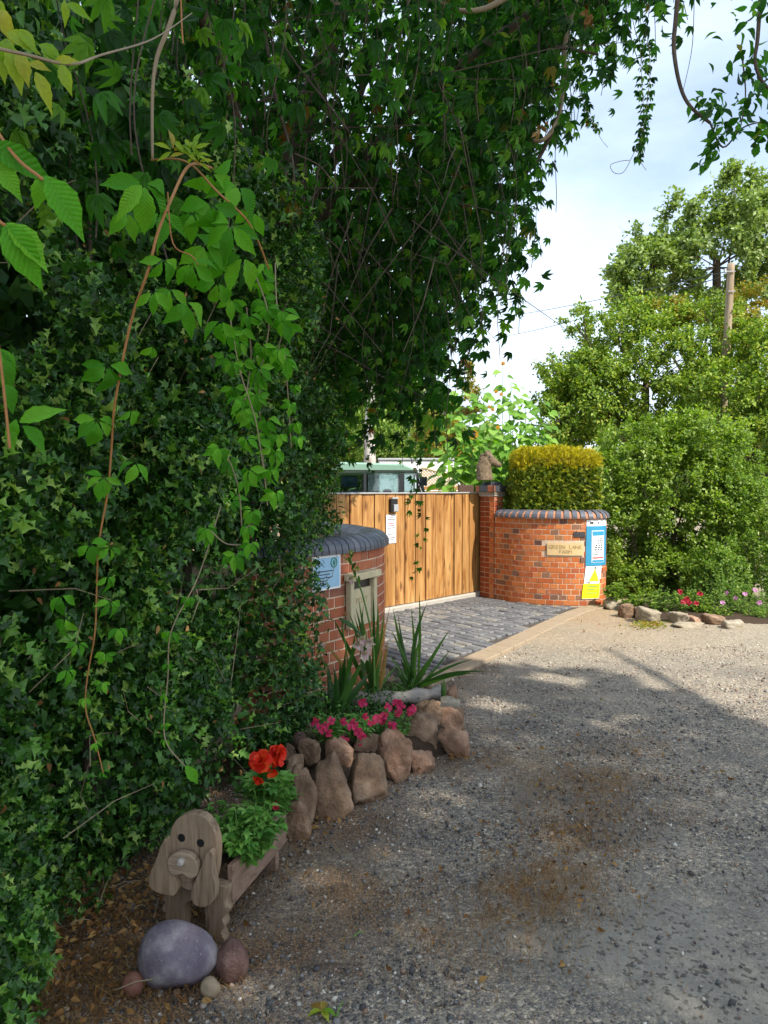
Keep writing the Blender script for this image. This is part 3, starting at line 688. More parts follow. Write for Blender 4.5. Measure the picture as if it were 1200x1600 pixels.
def coping(arc, s0, s1, z, parent, l, gap, side, th=.2, w=.29):
    me = [coping_mesh(l, w), coping_mesh(l * .96, w)]; s = s0; i = 0
    while s + l < s1 + .02:
        p0, t0, n0 = arc.at(s + l / 2); n0 = n0 * side; q = p0 - n0 * (th / 2) + Vector((0, 0, z + random.uniform(-.002, .003)))
        link('coping_brick', me[i % 2], parent, Matrix.Translation(q) @ Matrix.Rotation(math.atan2(t0.y, t0.x) + random.uniform(-.01, .01), 4, 'Z')); s += l + gap; i += 1
    # mortar bed under and between the copings
    mb = MB(); n = max(int((s1 - s0) / .05), 3); vs = []; hh = .098
    pr = [(-w / 2 + .008, 0)] + [(-(w / 2 - .008) * math.cos(a), hh * .2 + hh * .8 * math.sin(a)) for a in [math.pi * k / 6 for k in range(0, 7)]] + [(w / 2 - .008, 0)]
    m_ = len(pr)
    for i in range(n + 1):
        p0, t0, n0 = arc.at(s0 + (s1 - s0) * i / n); n0 = n0 * side; c = p0 - n0 * th / 2
        vs += [(c.x + n0.x * a, c.y + n0.y * a, z + .001 + b) for a, b in pr]
    fs = [(i * m_ + k, i * m_ + (k + 1) % m_, (i + 1) * m_ + (k + 1) % m_, (i + 1) * m_ + k) for i in range(n) for k in range(m_)]
    fs += [tuple(range(m_)), tuple(n * m_ + k for k in range(m_ - 1, -1, -1))]
    mb.add(vs, fs); mb.build('coping_mortar', M['pinkmortar'], parent)

# right-hand curved wall
RW = Arc([(1.60, 10.82), (1.82, 10.50), (2.12, 10.28), (2.5, 10.15), (2.85, 10.14), (3.08, 10.30), (3.18, 10.62), (3.2, 11.0)])
rw = thing('brick_wall', 'bright orange curved brick wall with name slab right of gate', 'brick wall', (2.4, 10.3, 0))
def px_s(arc, px, side=None):
    best = None
    for k in range(400):
        s = arc.len * k / 399; p0, _, _ = arc.at(s); v = abs(p0.x / (p0.y) * F_PX + 600 - px)
        if best is None or v < best[0] - 1e-6: best = (v, s)
    return best[1]
sN0, sN1 = px_s(RW, 856), px_s(RW, 912)
ZN0, ZN1 = EYE - (868 - 765) / F_PX * 10.13, EYE - (849 - 765) / F_PX * 10.13
nb = bricks_on(RW, 0, RW.len, 0.0, 16, rw, None, [M['brick']], 1, 'header', skip=lambda s, z: sN0 - .05 < s < sN1 + .02 and ZN0 - .03 < z < ZN1 + .035)
core(RW, 0, RW.len, -.05, 1.205, rw, M['mortar'])
coping(RW, .08, RW.len, 1.203, rw, .068, .038, 1)
def sheet(arc, s0, s1, z0, z1, off, name, mat, parent, side=1, n=6, th=.003, skew=0.0, base=None):
    mb = MB(); vs = []
    for i in range(n + 1):
        for zz, so in ((z0, skew), (z1, 0)):
            p0, t0, n0 = arc.at(s0 + (s1 - s0) * i / n + so); n0 = n0 * side
            for o_ in (off, off + th): vs.append((p0.x + n0.x * o_, p0.y + n0.y * o_, zz))
    fs = []
    for i in range(n):
        a = i * 4; b = a + 4
        fs += [(a + 1, b + 1, b + 3, a + 3), (a, a + 2, b + 2, b), (a, b, b + 1, a + 1), (a + 2, a + 3, b + 3, b + 2)]
    fs += [(0, 1, 3, 2), (n * 4, n * 4 + 2, n * 4 + 3, n * 4 + 1)]
    mb.add(vs, fs); return mb.build(name, mat, parent, base)
def zpx(py, D): return EYE - (py - 765) / F_PX * D
ns = sheet(RW, sN0, sN1, ZN0, ZN1, .002, 'name_slab', M['namestone'], rw, th=.014)
def text(name, body, size, p0, t0, n0, mat, parent, ext=.001, align='CENTER', up=Vector((0, 0, 1)), sx=1.0):
    cu = bpy.data.curves.new(name, 'FONT'); cu.body = body; cu.size = size; cu.align_x = align; cu.align_y = 'CENTER'; cu.extrude = ext; cu.materials.append(mat)
    m = Matrix((( t0.x * sx, up.x, n0.x, p0.x), (t0.y * sx, up.y, n0.y, p0.y), (t0.z * sx, up.z, n0.z, p0.z), (0, 0, 0, 1)))
    tmp = bpy.data.objects.new('tmp', cu); COL.objects.link(tmp); dg_ = bpy.context.evaluated_depsgraph_get(); me = bpy.data.meshes.new_from_object(tmp.evaluated_get(dg_)); bpy.data.objects.remove(tmp)
    if not me.materials: me.materials.append(mat)
    return link(name, me, parent, m)
for body, fz, sz in (('GREEN LANE', .67, .072), ('FARM', .28, .072)):
    s_ = (sN0 + sN1) / 2; W_ = (sN1 - sN0)
    chars = list(body); nC = len(chars); adv = .044
    for k, ch in enumerate(chars):
        if ch == ' ': continue
        s = s_ + (k - (nC - 1) / 2) * adv; p0, t0, n0 = RW.at(s)
        text('lettering', ch, sz, p0 + n0 * .0175 + Vector((0, 0, ZN0 + (ZN1 - ZN0) * fz)), t0, n0, M['letter'], rw, .0006)
# little dark plate
s0, s1 = px_s(RW, 897), px_s(RW, 914.5)
pl = sheet(RW, s0, s1, zpx(839, 10.13), zpx(831, 10.13), .003, 'wall_plate', M['ink'], None, th=.01, base=(2.7, 10.1, .95))
tag(pl, 'small black plate beside the blue poster on brick wall', 'plate')
# posters
sA, sB = px_s(RW, 916.5), px_s(RW, 916.5) + .40
po = thing('poster', 'blue and white poster wrapped round the brick wall end', 'poster', (2.95, 10.15, .6))
Z = lambda py: zpx(py, 10.16)
sheet(RW, sA, sB, Z(884), Z(822), .006, 'backing', M['posterblue'], po, skew=-.01)
sheet(RW, sA, sB, Z(822) + .001, Z(812), .006, 'header_panel', M['paper'], po)
a0, a1 = sA + .075, sA + .305
sheet(RW, a0, a1, Z(879), Z(829), .010, 'panel', M['paper'], po, th=.0015)
sheet(RW, a0 + .008, a1 - .008, Z(837), Z(830), .012, 'title_band', M['posterblue'], po, th=.0012)
sheet(RW, a0 + .008, a1 - .008, Z(878.4), Z(875), .012, 'foot_band', M['posterblue'], po, th=.0012)
sheet(RW, a0 + .01, a1 - .015, Z(873), Z(870.4), .012, 'red_band', M['redink'], po, th=.0012)
for k, (y0, xa, xb) in enumerate([(841, .13, .20), (844, .10, .205), (847.5, .09, .20), (851, .06, .20), (854.5, .05, .20), (858, .045, .19), (861.5, .06, .14), (865, .05, .12)]):
    for j in range(3):
        ua = xa + (xb - xa) * (j / 3); ub = ua + (xb - xa) * .22
        sheet(RW, a0 + ua, a0 + ub, Z(y0 + 2.1), Z(y0), .012, 'print_mark', M['ink'], po, n=1, th=.0012)
for u in (.05, .17): sheet(RW, sA + u, sA + u + (.05 if u < .1 else .12), Z(818.5), Z(815), .010, 'print_mark', M['ink'], po, n=1, th=.0012)
ws = thing('warning_sign', 'white and yellow hazard triangle sign below blue poster', 'sign', (2.9, 10.1, .3))
sC = sA - .005
sheet(RW, sC, sC + .26, Z(936), Z(884.8), .006, 'backing', M['paper'], ws, skew=-.05)
sheet(RW, sC - .035, sC + .225, Z(935), Z(912), .0105, 'text_panel', M['yellow'], ws, skew=-.02, th=.0015)
def poly_on(arc, pts, off, name, mat, parent, th=.0015):
    """small flat shape given as (s, z) on a wall"""
    s_ = sum(p[0] for p in pts) / len(pts); p0, t0, n0 = arc.at(s_); mb = MB()
    mb.prism([p0 + t0 * (p[0] - s_) + n0 * off + Vector((0, 0, p[1])) for p in pts], n0 * th); return mb.build(name, mat, parent)
poly_on(RW, [(sC + .015, Z(909.5)), (sC + .215, Z(909.5)), (sC + .14, Z(886.5))], .0095, 'triangle_border', M['palecyan'], ws)
poly_on(RW, [(sC + .035, Z(908)), (sC + .195, Z(908)), (sC + .135, Z(888.5))], .0125, 'triangle', M['yellow'], ws)
poly_on(RW, [(sC + .125, Z(888.5)), (sC + .15, Z(888.5)), (sC + .15, Z(886)), (sC + .125, Z(886))], .0125, 'mark', M['ink'], ws)
for y0 in (916, 920, 926): sheet(RW, sC + .02, sC + .17, Z(y0 + 1.1), Z(y0), .0135, 'print_mark', M['greenink'], ws, n=2, th=.0008)

# gate pier
pier = thing('gate_pier', 'tall square red brick pier carrying the horse head', 'pier', (1.62, 11.0, 0))
pc = Vector((1.66, 11.03, 0)); PT = Vector((.88, -.475, 0)).normalized(); PN = Vector((PT.y, -PT.x, 0))   # front face tangent / outward normal
if PN.y > 0: PN = -PN
class Line:
    def __init__(s, a, b): s.a = Vector(a); s.b = Vector(b); s.len = (s.b - s.a).length
    def at(s, d):
        t = (s.b - s.a).normalized(); return s.a + t * d, t, Vector((t.y, -t.x, 0))
HW = .165
corner = [P(750, 765, 11.05), P(772.5, 765, 10.78), P(787, 765, 11.0)]
corner = [Vector((q.x, q.y, 0)) for q in corner]
fl = Line(corner[0], corner[1]); fr = Line(corner[1], corner[2])
def corner_bond(a, b):
    return lambda s, c, k: (a if (k + c) % 2 == 0 else b)
wl = (fl.len - .01) / 2
def pier_face(line, courses, mats):
    n = max(1, round(line.len / .113)); w = line.len / n
    me = [boxmesh('brick', (w - .009, .08, .065), mats, .003, .0012) for _ in range(3)]; me2 = [boxmesh('brick', (w * 2 - .009, .08, .065), mats, .003, .0012) for _ in range(3)]
    for c in range(courses):
        i = 0
        while i < n:
            two = (i + c) % 3 == 0 and i + 2 <= n; ww = 2 if two else 1
            p0, t0, n0 = line.at((i + ww / 2) * w)
            link('brick', random.choice(me2 if two else me), pier, Matrix.Translation(p0 - n0 * .04 + Vector((0, 0, .0375 + c * .075))) @ Matrix.Rotation(math.atan2(t0.y, t0.x), 4, 'Z'))
            i += ww
pier_face(fl, 20, M['brickshade']); pier_face(fr, 20, M['brick'])
back = corner[0] + (corner[2] - corner[1])
mb = MB(); cc = (corner[0] + corner[2]) / 2
sh = [cc + (q - cc) * .965 for q in (corner[0], corner[1], corner[2], back)]
mb.prism([Vector((q.x, q.y, -.05)) for q in sh], (0, 0, 1.56)); mb.build('mortar', M['mortar'], pier)
mb = MB(); sh = [cc + (q - cc) * 1.12 for q in (corner[0], corner[1], corner[2], back)]
mb.prism([Vector((q.x, q.y, 1.505)) for q in sh], (0, 0, .03)); mb.build('cap_slab', M['concrete'], pier, bevel=.006)
mb = MB(); sh = [cc + (q - cc) * 1.2 for q in (corner[0], corner[1], corner[2], back)]
mb.prism([Vector((q.x, q.y, 1.5355)) for q in sh], (0, 0, .03)); mb.build('cap_slab', M['slab'], pier, bevel=.006)
def capbrick(pa, pb, z0, z1, mat, parent):
    a = P(pa[0], 765, pa[1]); b = P(pb[0], 765, pb[1]); a.z = b.z = z0; t = (b - a).normalized(); n0 = Vector((t.y, -t.x, 0))
    mb = MB(); mb.prism([a, b, b - n0 * .12, a - n0 * .12], (0, 0, z1 - z0)); return mb.build('cap_brick', mat, parent, bevel=.004)
zt0, zt1 = 1.568, 1.66
for pa, pb, mt in [((743, 11.1), (748.6, 11.0), M['brickdim']), ((749.3, 11.0), (771.8, 10.72), M['darkbrick']), ((773.0, 10.72), (778.2, 10.80), M['brickdim']), ((778.6, 10.80), (783, 10.87), M['darkbrick']), ((783.6, 10.88), (787, 10.93), M['darkbrick']), ((787.6, 10.94), (792, 11.02), M['darkbrick'])]:
    capbrick(pa, pb, zt0, zt1, mt, pier)
mb = MB(); mb.prism([Vector((q.x, q.y, 1.566)) for q in [cc + (q - cc) * .95 for q in (corner[0], corner[1], corner[2], back)]], (0, 0, .088)); mb.build('cap_core', M['mortar'], pier)

# horse head finial
hh = thing('horse_head', 'carved stone horse head ornament facing right on brick pier', 'statue', (cc.x, cc.y, 1.655))
HD = 10.85
def H(px, py, dy=0): return P(px, py, HD + dy)
hm = MB()
def loft(mb, secs, n=14):
    """secs: centre, half-extent vector in picture plane, half depth"""
    vs = []
    for c, e, dpt in secs:
        c = Vector(c); e = Vector(e)
        for k in range(n):
            a = 2 * math.pi * k / n; vs.append(c + e * math.cos(a) + Vector((0, 1, 0)) * dpt * math.sin(a))
    k_ = len(secs); fs = [(i * n + j, i * n + (j + 1) % n, (i + 1) * n + (j + 1) % n, (i + 1) * n + j) for i in range(k_ - 1) for j in range(n)]
    fs += [tuple(range(n)), tuple((k_ - 1) * n + j for j in range(n - 1, -1, -1))]
    mb.add(vs, fs)
px1 = HD / F_PX
def E(dx, dy): return Vector((dx * px1, 0, -dy * px1))
loft(hm, [(H(757.5, 750.5), E(13, 0), .12), (H(757.5, 744), E(12.6, 0), .105), (H(756.5, 736), E(12, 1), .085), (H(755.5, 728), E(12, -2), .075), (H(756.5, 720), E(11, -5), .066), (H(759, 712), E(9, -5), .055), (H(762, 707.5), E(5, -3), .03)])
loft(hm, [(H(757, 713), E(3, -7), .045), (H(761.5, 715.5), E(-1.5, 9), .064), (H(766.5, 718.5), E(-2.8, 8.2), .062), (H(771.5, 721.8), E(-3.0, 6.2), .048), (H(776, 724.6), E(-2.6, 4.5), .038), (H(780, 727), E(-2.4, 3.8), .036), (H(783, 728.6), E(-1.4, 2.5), .028)])
for dx, dd in ((0, -.04), (3.5, .035)):
    loft(hm, [(H(760 + dx, 711, dd), E(3, 0), .022), (H(760.3 + dx, 706, dd), E(2.5, 0), .02), (H(761 + dx, 702.4, dd), E(.5, 0), .006)], 8)
for k in range(9):   # mane locks
    y = 711 + k * 4.6; x = 752.5 - 5.2 * math.sin(min(1, k / 5) * 1.4) + (k > 6) * 1.5
    loft(hm, [(H(x + 3.5, y - 2), E(3, 1), .05), (H(x, y + 1), E(3, 1), .045), (H(x - 1.6, y + 4), E(1.2, .6), .02)], 8)
ob = hm.build('horse_bust', M['horse'], hh, smooth=True)
rm = ob.modifiers.new('remesh', 'REMESH'); rm.mode = 'VOXEL'; rm.voxel_size = .0065; rm.use_smooth_shade = True
smo = ob.modifiers.new('smooth', 'SMOOTH'); smo.factor = .5; smo.iterations = 2
e = MB(); e.disc(H(765.2, 713.6, -.062), (0.1, -1, 0), .014, 10, .006); e.build('eye', M['ink'], hh)
e = MB(); e.disc(H(782, 727, -.026), (0.4, -1, 0), .008, 8, .004); e.build('nostril', M['ink'], hh)
for zr, r in ((1.672, .135), (1.70, .122)):
    b = MB()
    for k in range(22):
        a = 2 * math.pi * k / 22; a2 = a + .35
        b.tube([(cc.x + r * math.cos(a), cc.y + r * math.sin(a), zr - .012), (cc.x + r * math.cos((a + a2) / 2) * 1.06, cc.y + r * math.sin((a + a2) / 2) * 1.06, zr), (cc.x + r * math.cos(a2), cc.y + r * math.sin(a2), zr + .012)], [.011, .016, .011], 5)
    b.tube([(cc.x, cc.y, zr - .013), (cc.x, cc.y, zr + .013)], r, 24); b.build('rope_ring', M['darkbrick'], hh)
# brick on the far wall left of the pier
mb = MB(); a = P(718, 765, 11.6); mb.box((a.x + .11, a.y + .1, 1.61), (.235, .1, .125), .1)
tag(mb.build('cap_block', M['brownbrick'], base=(a.x + .11, a.y + .1, 1.55), bevel=.005), 'dark brown block on wall behind gate top', 'block')
mb = MB(); mb.box((a.x + .0, a.y + .25, .77), (.9, .15, 1.52), .1); o = mb.build('rear_wall', M['brickdim'], base=(a.x, a.y + .25, 0)); tag(o, 'low brick wall hidden behind the gate', 'wall')

# ================================================================== LEFT WALL
LW = Arc([(-1.15, 4.15), (-.80, 4.48), (-.44, 4.95), (-.15, 5.42), (-.005, 5.90), (-.03, 6.45), (-.24, 7.05), (-.60, 7.85), (-.95, 8.7)])
lw = thing('brick_wall', 'shade-dulled red curved brick wall end with letterbox left of gate', 'brick wall', (-.1, 5.6, 0))
sL0, sL1 = px_s(LW, 534), px_s(LW, 583)
def px_s_front(px):
    best = None
    for k in range(300):
        s = LW.len * .45 * k / 299; p0, _, _ = LW.at(s); v = abs(p0.x / p0.y * F_PX + 600 - px)
        if best is None or v < best[0]: best = (v, s)
    return best[1]
sLB0, sLB1 = px_s_front(537), px_s_front(580)
def bondL(s, c, k): return (.215 if (k + c) % 2 == 0 else .103) if s < sLB1 + .1 else .103
bricks_on(LW, .35, LW.len * .62, 0.03, 15, lw, None, [M['brickdim']], 1, bondL, skip=lambda s, z: sLB0 + .03 < s < sLB1 - .03 and .72 < z < 1.0)
core(LW, .0, LW.len, -.05, 1.158, lw, M['mortar'])
coping(LW, .4, LW.len, 1.155, lw, .066, .009, 1, w=.27)
def LPt(s, off, z): 
    p0, t0, n0 = LW.at(s); return p0 + n0 * off + Vector((0, 0, z)), t0, n0
lb = thing('letterbox', 'cream stone letterbox with dark slot and carved POST lettering', 'letterbox', LPt((sLB0 + sLB1) / 2, 0, .6)[0])
sm_ = (sLB0 + sLB1) / 2; wB = sLB1 - sLB0; pC, tC, nC = LPt(sm_, 0, 0); yw = math.atan2(tC.y, tC.x)
DL = pC.y
def zl(py): return EYE - (py - 765) / F_PX * DL
def lbbox(u, wz, z0, z1, o0, o1, name, mat):
    c = pC + tC * u + nC * ((o0 + o1) / 2) + Vector((0, 0, (z0 + z1) / 2)); mb = MB(); mb.box(c, (wz, o1 - o0, z1 - z0), yw); return mb.build(name, mat, lb, bevel=.005)
lbbox(0, wB + .04, zl(904), zl(893), .0, .07, 'lintel', M['stonecream'])
lbbox(-wB / 2 + .03, .05, zl(978), zl(904) - .001, .0, .045, 'jamb', M['stonecream'])
lbbox(wB / 2 - .03, .05, zl(978), zl(904) - .001, .0, .045, 'jamb', M['stonecream'])
lbbox(0, wB - .112, zl(978), zl(919), .0, .02, 'front_panel', M['stonecream'])
lbbox(0, wB - .112, zl(919) + .001, zl(904.5), -.05, .004, 'slot', M['black'])
for k, ch in enumerate('POST'):
    text('lettering', ch, .062, pC + tC * ((k - 1.5) * .047) + nC * .0205 + Vector((0, 0, zl(938))), tC, nC, M['letter'], lb, .001)
sg = thing('wall_sign', 'pale blue sign with green round emblem half hidden by hedge', 'sign', LPt(px_s_front(508), .02, .9)[0])
s0, s1 = px_s_front(485), px_s_front(528.5); pS, tS, nS = LPt((s0 + s1) / 2, 0, 0); wS = s1 - s0; yS = math.atan2(tS.y, tS.x)
def zs(py): return EYE - (py - 765) / F_PX * pS.y
def sgb(u, w_, z0, z1, o0, o1, name, mat):
    mb = MB(); mb.box(pS + tS * u + nS * ((o0 + o1) / 2) + Vector((0, 0, (z0 + z1) / 2)), (w_, o1 - o0, z1 - z0), yS); return mb.build(name, mat, sg)
zA, zB_ = zs(922), zs(868)
sgb(0, wS, zA, zB_, .003, .016, 'frame', M['whitepaint']); sgb(0, wS - .03, zA + .015, zB_ - .015, .0165, .019, 'panel', M['signblue'])
b = MB(); c0 = pS + tS * (wS * .24) + nS * .02 + Vector((0, 0, zs(880)))
ring = [c0 + (tS * math.cos(a) + Vector((0, 0, 1)) * math.sin(a)) * .032 for a in [2 * math.pi * k / 24 for k in range(25)]]
b.tube(ring, .004, 6); b.build('emblem_ring', M['greenink'], sg)
b = MB(); b.prism([c0 + tS * u + Vector((0, 0, v)) for u, v in ((-.008, -.018), (.012, -.016), (.014, 0), (.004, .006), (.008, .02), (-.004, .016), (-.012, .004))], nS * .003); b.build('emblem', M['greenink'], sg)
for k, (u, w_) in enumerate([(-.02, .16), (-.03, .12), (-.02, .15), (-.05, .10)]): sgb(u, w_, zs(893 + k * 5), zs(891.6 + k * 5), .0195, .021, 'print_line', M['ink'])

# ================================================================== GATE
gt = thing('wooden_gate', 'tall honey brown gate of vertical boards with knots', 'gate', (GL + GR) / 2)
def gate_u(px):
    r = ray(px, 800); # intersect vertical plane through GL with direction GD
    # (r*k - GL).GN = 0
    k = GL.dot(GN) / (r.x * GN.x + r.y * GN.y); p = Vector((r.x * k, r.y * k, 0)); return (p - GL).dot(GD)
jx = [440, 462, 484, 505, 525, 545.6, 565, 584, 601, 617.4, 632, 648, 664, 679, 693, 709, 721, 732, 742, 750.5]
us = [gate_u(x) for x in jx]
for a, b_ in zip(us, us[1:]):
    t = random.uniform(-.008, .008); c = GL + GD * ((a + b_) / 2) + GN * (.0 + t)
    mb = MB(); mb.box((c.x, c.y, .81 + random.uniform(-.002, .002)), (b_ - a - .015, .024, 1.47), yaw + random.uniform(-.008, .008)); mb.build('plank', M['plank'], gt, bevel=.003)
c = GL + GD * ((us[0] + us[-1]) / 2) 
mb = MB(); mb.box((c.x, c.y, 1.556), (us[-1] - us[0], .07, .018), yaw); mb.build('top_strip', M['zinc'], gt, bevel=.002)
q = c - GN * .032; mb = MB(); mb.box((q.x, q.y, .81), (us[-1] - us[0], .012, 1.45), yaw); mb.build('backing', M['bark'], gt)  # dark sheet added so the gaps between planks read as shadow lines
for z in (.3, .85, 1.4):
    q = c - GN * .07; mb = MB(); mb.box((q.x, q.y, z), (us[-1] - us[0], .05, .12), yaw); mb.build('rail', M['plank'], gt)
def on_gate(px, py, off=0.0):
    u = gate_u(px); p0 = GL + GD * u; D = p0.y; z = EYE - (py - 765) / F_PX * D; return p0 + GN * (.016 + off) + Vector((0, 0, z))
def gbox(x0, x1, y0, y1, o0, o1, name, mat, parent, base=None, bev=0):
    a = on_gate(x0, y0); b = on_gate(x1, y1); c = (a + b) / 2 + GN * ((o0 + o1) / 2)
    mb = MB(); mb.box(c, (abs((b - a).dot(GD)), o1 - o0, abs(b.z - a.z)), yaw); return mb.build(name, mat, parent, base, bevel=bev)
ic = thing('key_box', 'black key box with silver cover near top of gate', 'key box', on_gate(611, 799))
gbox(605.8, 616, 779.5, 799.5, .0, .05, 'housing', M['black'], ic, bev=.006)
gbox(608.6, 615.4, 788, 799, .051, .068, 'cover', M['silver'], ic, bev=.004)
gbox(606.6, 615.8, 776.8, 779.3, .0, .06, 'hood', M['silver'], ic)
no = thing('notice', 'white paper notice with red lines on the wooden gate', 'notice', on_gate(610, 848))
gbox(601.6, 617, 804.5, 848, .001, .005, 'sheet', M['paper'], no)
for y, mt, w_ in [(808.2, 'ink', .6), (811, 'ink', .85), (813.5, 'ink', .7), (817, 'redink', .6), (820.8, 'redink', .7), (824.5, 'ink', .85), (828, 'ink', .3), (830.8, 'ink', .3), (834, 'ink', .8), (837, 'ink', .5), (840, 'ink', .8), (843, 'ink', .55)]:
    h_ = 1.1 if mt == 'redink' else .6
    gbox(609.5 - 7 * w_, 609.5 + 7 * w_, y, y + h_, .0055, .007, 'print_line', M[mt], no)

# ================================================================== ROCKS
_bm = bmesh.new(); bmesh.ops.create_icosphere(_bm, subdivisions=4, radius=1.0)
ICO4 = (np.array([v.co[:] for v in _bm.verts]), np.array([[v.index for v in f.verts] for f in _bm.faces])); _bm.free()
_bm = bmesh.new(); bmesh.ops.create_icosphere(_bm, subdivisions=3, radius=1.0)
ICO3 = (np.array([v.co[:] for v in _bm.verts]), np.array([[v.index for v in f.verts] for f in _bm.faces])); _bm.free()
def rock_v(size, seed, facets=9, rough=.05, ico=None, cut=(.62, .95), taper=0.0):
    r_ = np.random.default_rng(seed); d, f = ico or ICO4
    n = r_.normal(size=(facets, 3)); k = r_.uniform(*cut, facets)
    if facets > 5:
        bx6 = np.array([(1, 0, 0), (-1, 0, 0), (0, 1, 0), (0, -1, 0), (0, 0, 1), (0, 0, -1)], float) + r_.normal(size=(6, 3)) * .22
        n = np.vstack([bx6, n]); k = np.concatenate([r_.uniform(.56, .72, 6), k * .86])
    n /= np.linalg.norm(n, axis=1)[:, None]
    dt = d @ n.T; dist = np.where(dt > .05, k / np.maximum(dt, .05), 9)
    dist = np.sort(dist, 1); r = np.minimum(dist[:, 0], 1.12); r = r - np.clip(.06 - (dist[:, 1] - dist[:, 0]), 0, .06) * .5
    v = d * r[:, None]
    v *= 1 + rough * ((.35 if facets > 5 else 1) * noise(v, 1.2, seed)[:, None] + .5 * noise(v, 3.5, seed + 1)[:, None] + .25 * noise(v, 9, seed + 2)[:, None])
    if facets > 5:
        rg = np.abs(noise(v, 2.2, seed + 4)); v = v * 1.24 * (1 - .10 * np.clip(.25 - rg, 0, 1) / .25)[:, None] * (1 + .035 * noise(v, 11, seed + 5)[:, None] + .02 * noise(v, 24, seed + 6)[:, None])
    v[:, :2] *= (1 - taper * (v[:, 2:3] + .0))
    lo, hi = v.min(0), v.max(0); return (v - (lo + hi) / 2) / (hi - lo) * np.array(size) * 1.03, f
def rock(label, cx, top, bot, w, seed, mat='rock', D=None, egg=0.0, depth=None, facets=9, rough=.06, cut=(.62, .95), cat='rock', group=None, name='rock', taper=0.0, tilt=0.0, sink=.03):
    if D is None: base = G(cx, bot); D = base.y
    base = P(cx, bot, D); h = (bot - top) / F_PX * D; wm = w / F_PX * D; dp = depth or wm * .8
    v, f = rock_v((wm, dp, h + sink), seed, facets, rough, None, cut, taper)
    if egg: v[:, 2] = v[:, 2] * (1 - egg * v[:, 0] / (wm / 2)) - egg * .25 * (v[:, 0] / (wm / 2)) * h * .5
    if tilt:
        c, s = math.cos(tilt), math.sin(tilt); v = np.c_[v[:, 0] * c - v[:, 2] * s, v[:, 1], v[:, 0] * s + v[:, 2] * c]
    zc = base.z + (h - sink) / 2
    o = np_obj(name, v + np.array([base.x, D + dp * .42, zc]), f, M[mat], smooth=facets < 6, base=np.array([base.x, D + dp * .42, base.z]))
    return tag(o, label, cat, group)
RG = 'sandstone rocks edging the flower bed'
rock('tall brown rock at left end of rockery beside the planter', 474, 1200, 1299, 42, 11, taper=.12, group=RG)
rock('smaller lower rock leaning in front of the leftmost tall rock', 462, 1252, 1312, 46, 12, depth=.1, group=RG, taper=.15)
rock('tallest pointed upright rock in the front row of rockery', 518, 1180, 1282, 68, 13, taper=.38, facets=7, group=RG)
rock('blocky dark rock between pointed rock and rugged pink one', 575, 1184, 1258, 66, 14, taper=.12, facets=7, cut=(.6, .85), group=RG)
rock('pinkish block rock wedged above the pointed upright rock', 529, 1158, 1208, 46, 15, 'rockpink', D=3.92, facets=7, group=RG)
rock('flat brown rock below the pink bedding flowers', 571, 1152, 1188, 46, 16, D=4.12, facets=7, group=RG)
rock('rugged knobbly pink rock in middle of rockery front', 617, 1148, 1221, 58, 17, 'rockpink', rough=.14, facets=8, group=RG)
rock('largest rounded slanting brown rock in upper rockery', 655, 1116, 1180, 72, 18, rough=.07, facets=8, group=RG, tilt=-.25)
rock('low flat pink rock lying in front of largest rock', 661, 1175, 1208, 44, 19, 'rockpink', facets=7, group=RG)
rock('squarish pink brown rock at right end of the rockery', 711, 1141, 1187, 52, 20, 'rockpink', facets=7, cut=(.6, .8), group=RG)
rock('dark angular rock on top behind the largest rock', 669, 1097, 1134, 46, 21, D=4.62, facets=8, group=RG)
rock('pink brown rock at back right under the flat slab', 702, 1106, 1150, 46, 22, 'rockpink', D=4.66, facets=8, group=RG)
rock('small angular brown rock beside smooth round pebble at left', 481, 1160, 1196, 38, 23, D=3.85, facets=8, group=RG)
rock('smooth round brown pebble at the hedge foot', 467, 1146, 1168, 25, 24, 'cobble', D=4.0, facets=3, rough=.02, cut=(.95, 1), cat='pebble', name='pebble')
rock('smooth tan pebble behind the round brown pebble', 486, 1133, 1150, 24, 25, 'tan', D=4.25, facets=3, rough=.02, cut=(.95, 1), cat='pebble', name='pebble')
rock('smooth pinkish pebble half hidden in bedding plants', 494, 1120, 1138, 21, 26, 'cobble', D=4.45, facets=3, rough=.02, cut=(.95, 1), cat='pebble', name='pebble')
rock('flat pale slab rock on top at the right of rockery', 703, 1092, 1113, 34, 27, 'pale', D=4.85, facets=7, group=RG)
rock('brick red stone standing at rear right corner of rockery', 706, 1073, 1100, 19, 28, 'rockpink', D=5.35, facets=7, group=RG)
rock('grey flat stone behind the top of rockery', 665, 1080, 1099, 36, 29, 'pale', D=5.1, facets=7, group=RG)
rock('cream rounded stone near the sword leaves at rockery back', 672, 1067, 1084, 16, 30, 'tan', D=5.4, facets=5, group=RG)
rock('flat grey slab lying at the back edge of rockery', 668, 1060, 1076, 60, 31, 'pale', D=5.6, facets=6, group=RG)
rock('small dark red lump beside the brick red stone', 680, 1062, 1073, 12, 32, 'cobble', D=5.75, facets=5, group=RG)
rock('narrow side rock facing the lane at rockery right', 716, 1106, 1143, 22, 33, 'rock', D=4.75, facets=7, group=RG)
rock('grey slate chip standing behind the single green blade', 683, 1080, 1096, 10, 34, 'boulder', D=5.2, facets=6, group=RG)
rock('brown infill rock low between tall left rock and pebbles', 459, 1180, 1215, 30, 35, 'rock', D=3.75, facets=7, group=RG)
rock('small brown stone under the round pebble by hedge', 452, 1165, 1190, 24, 36, 'rock', D=3.9, facets=7, group=RG)
rock('pale rounded stone at foot of brick wall by the hedge', 472, 1058, 1098, 40, 37, 'pale', D=5.0, facets=4, rough=.03, cut=(.85, 1))
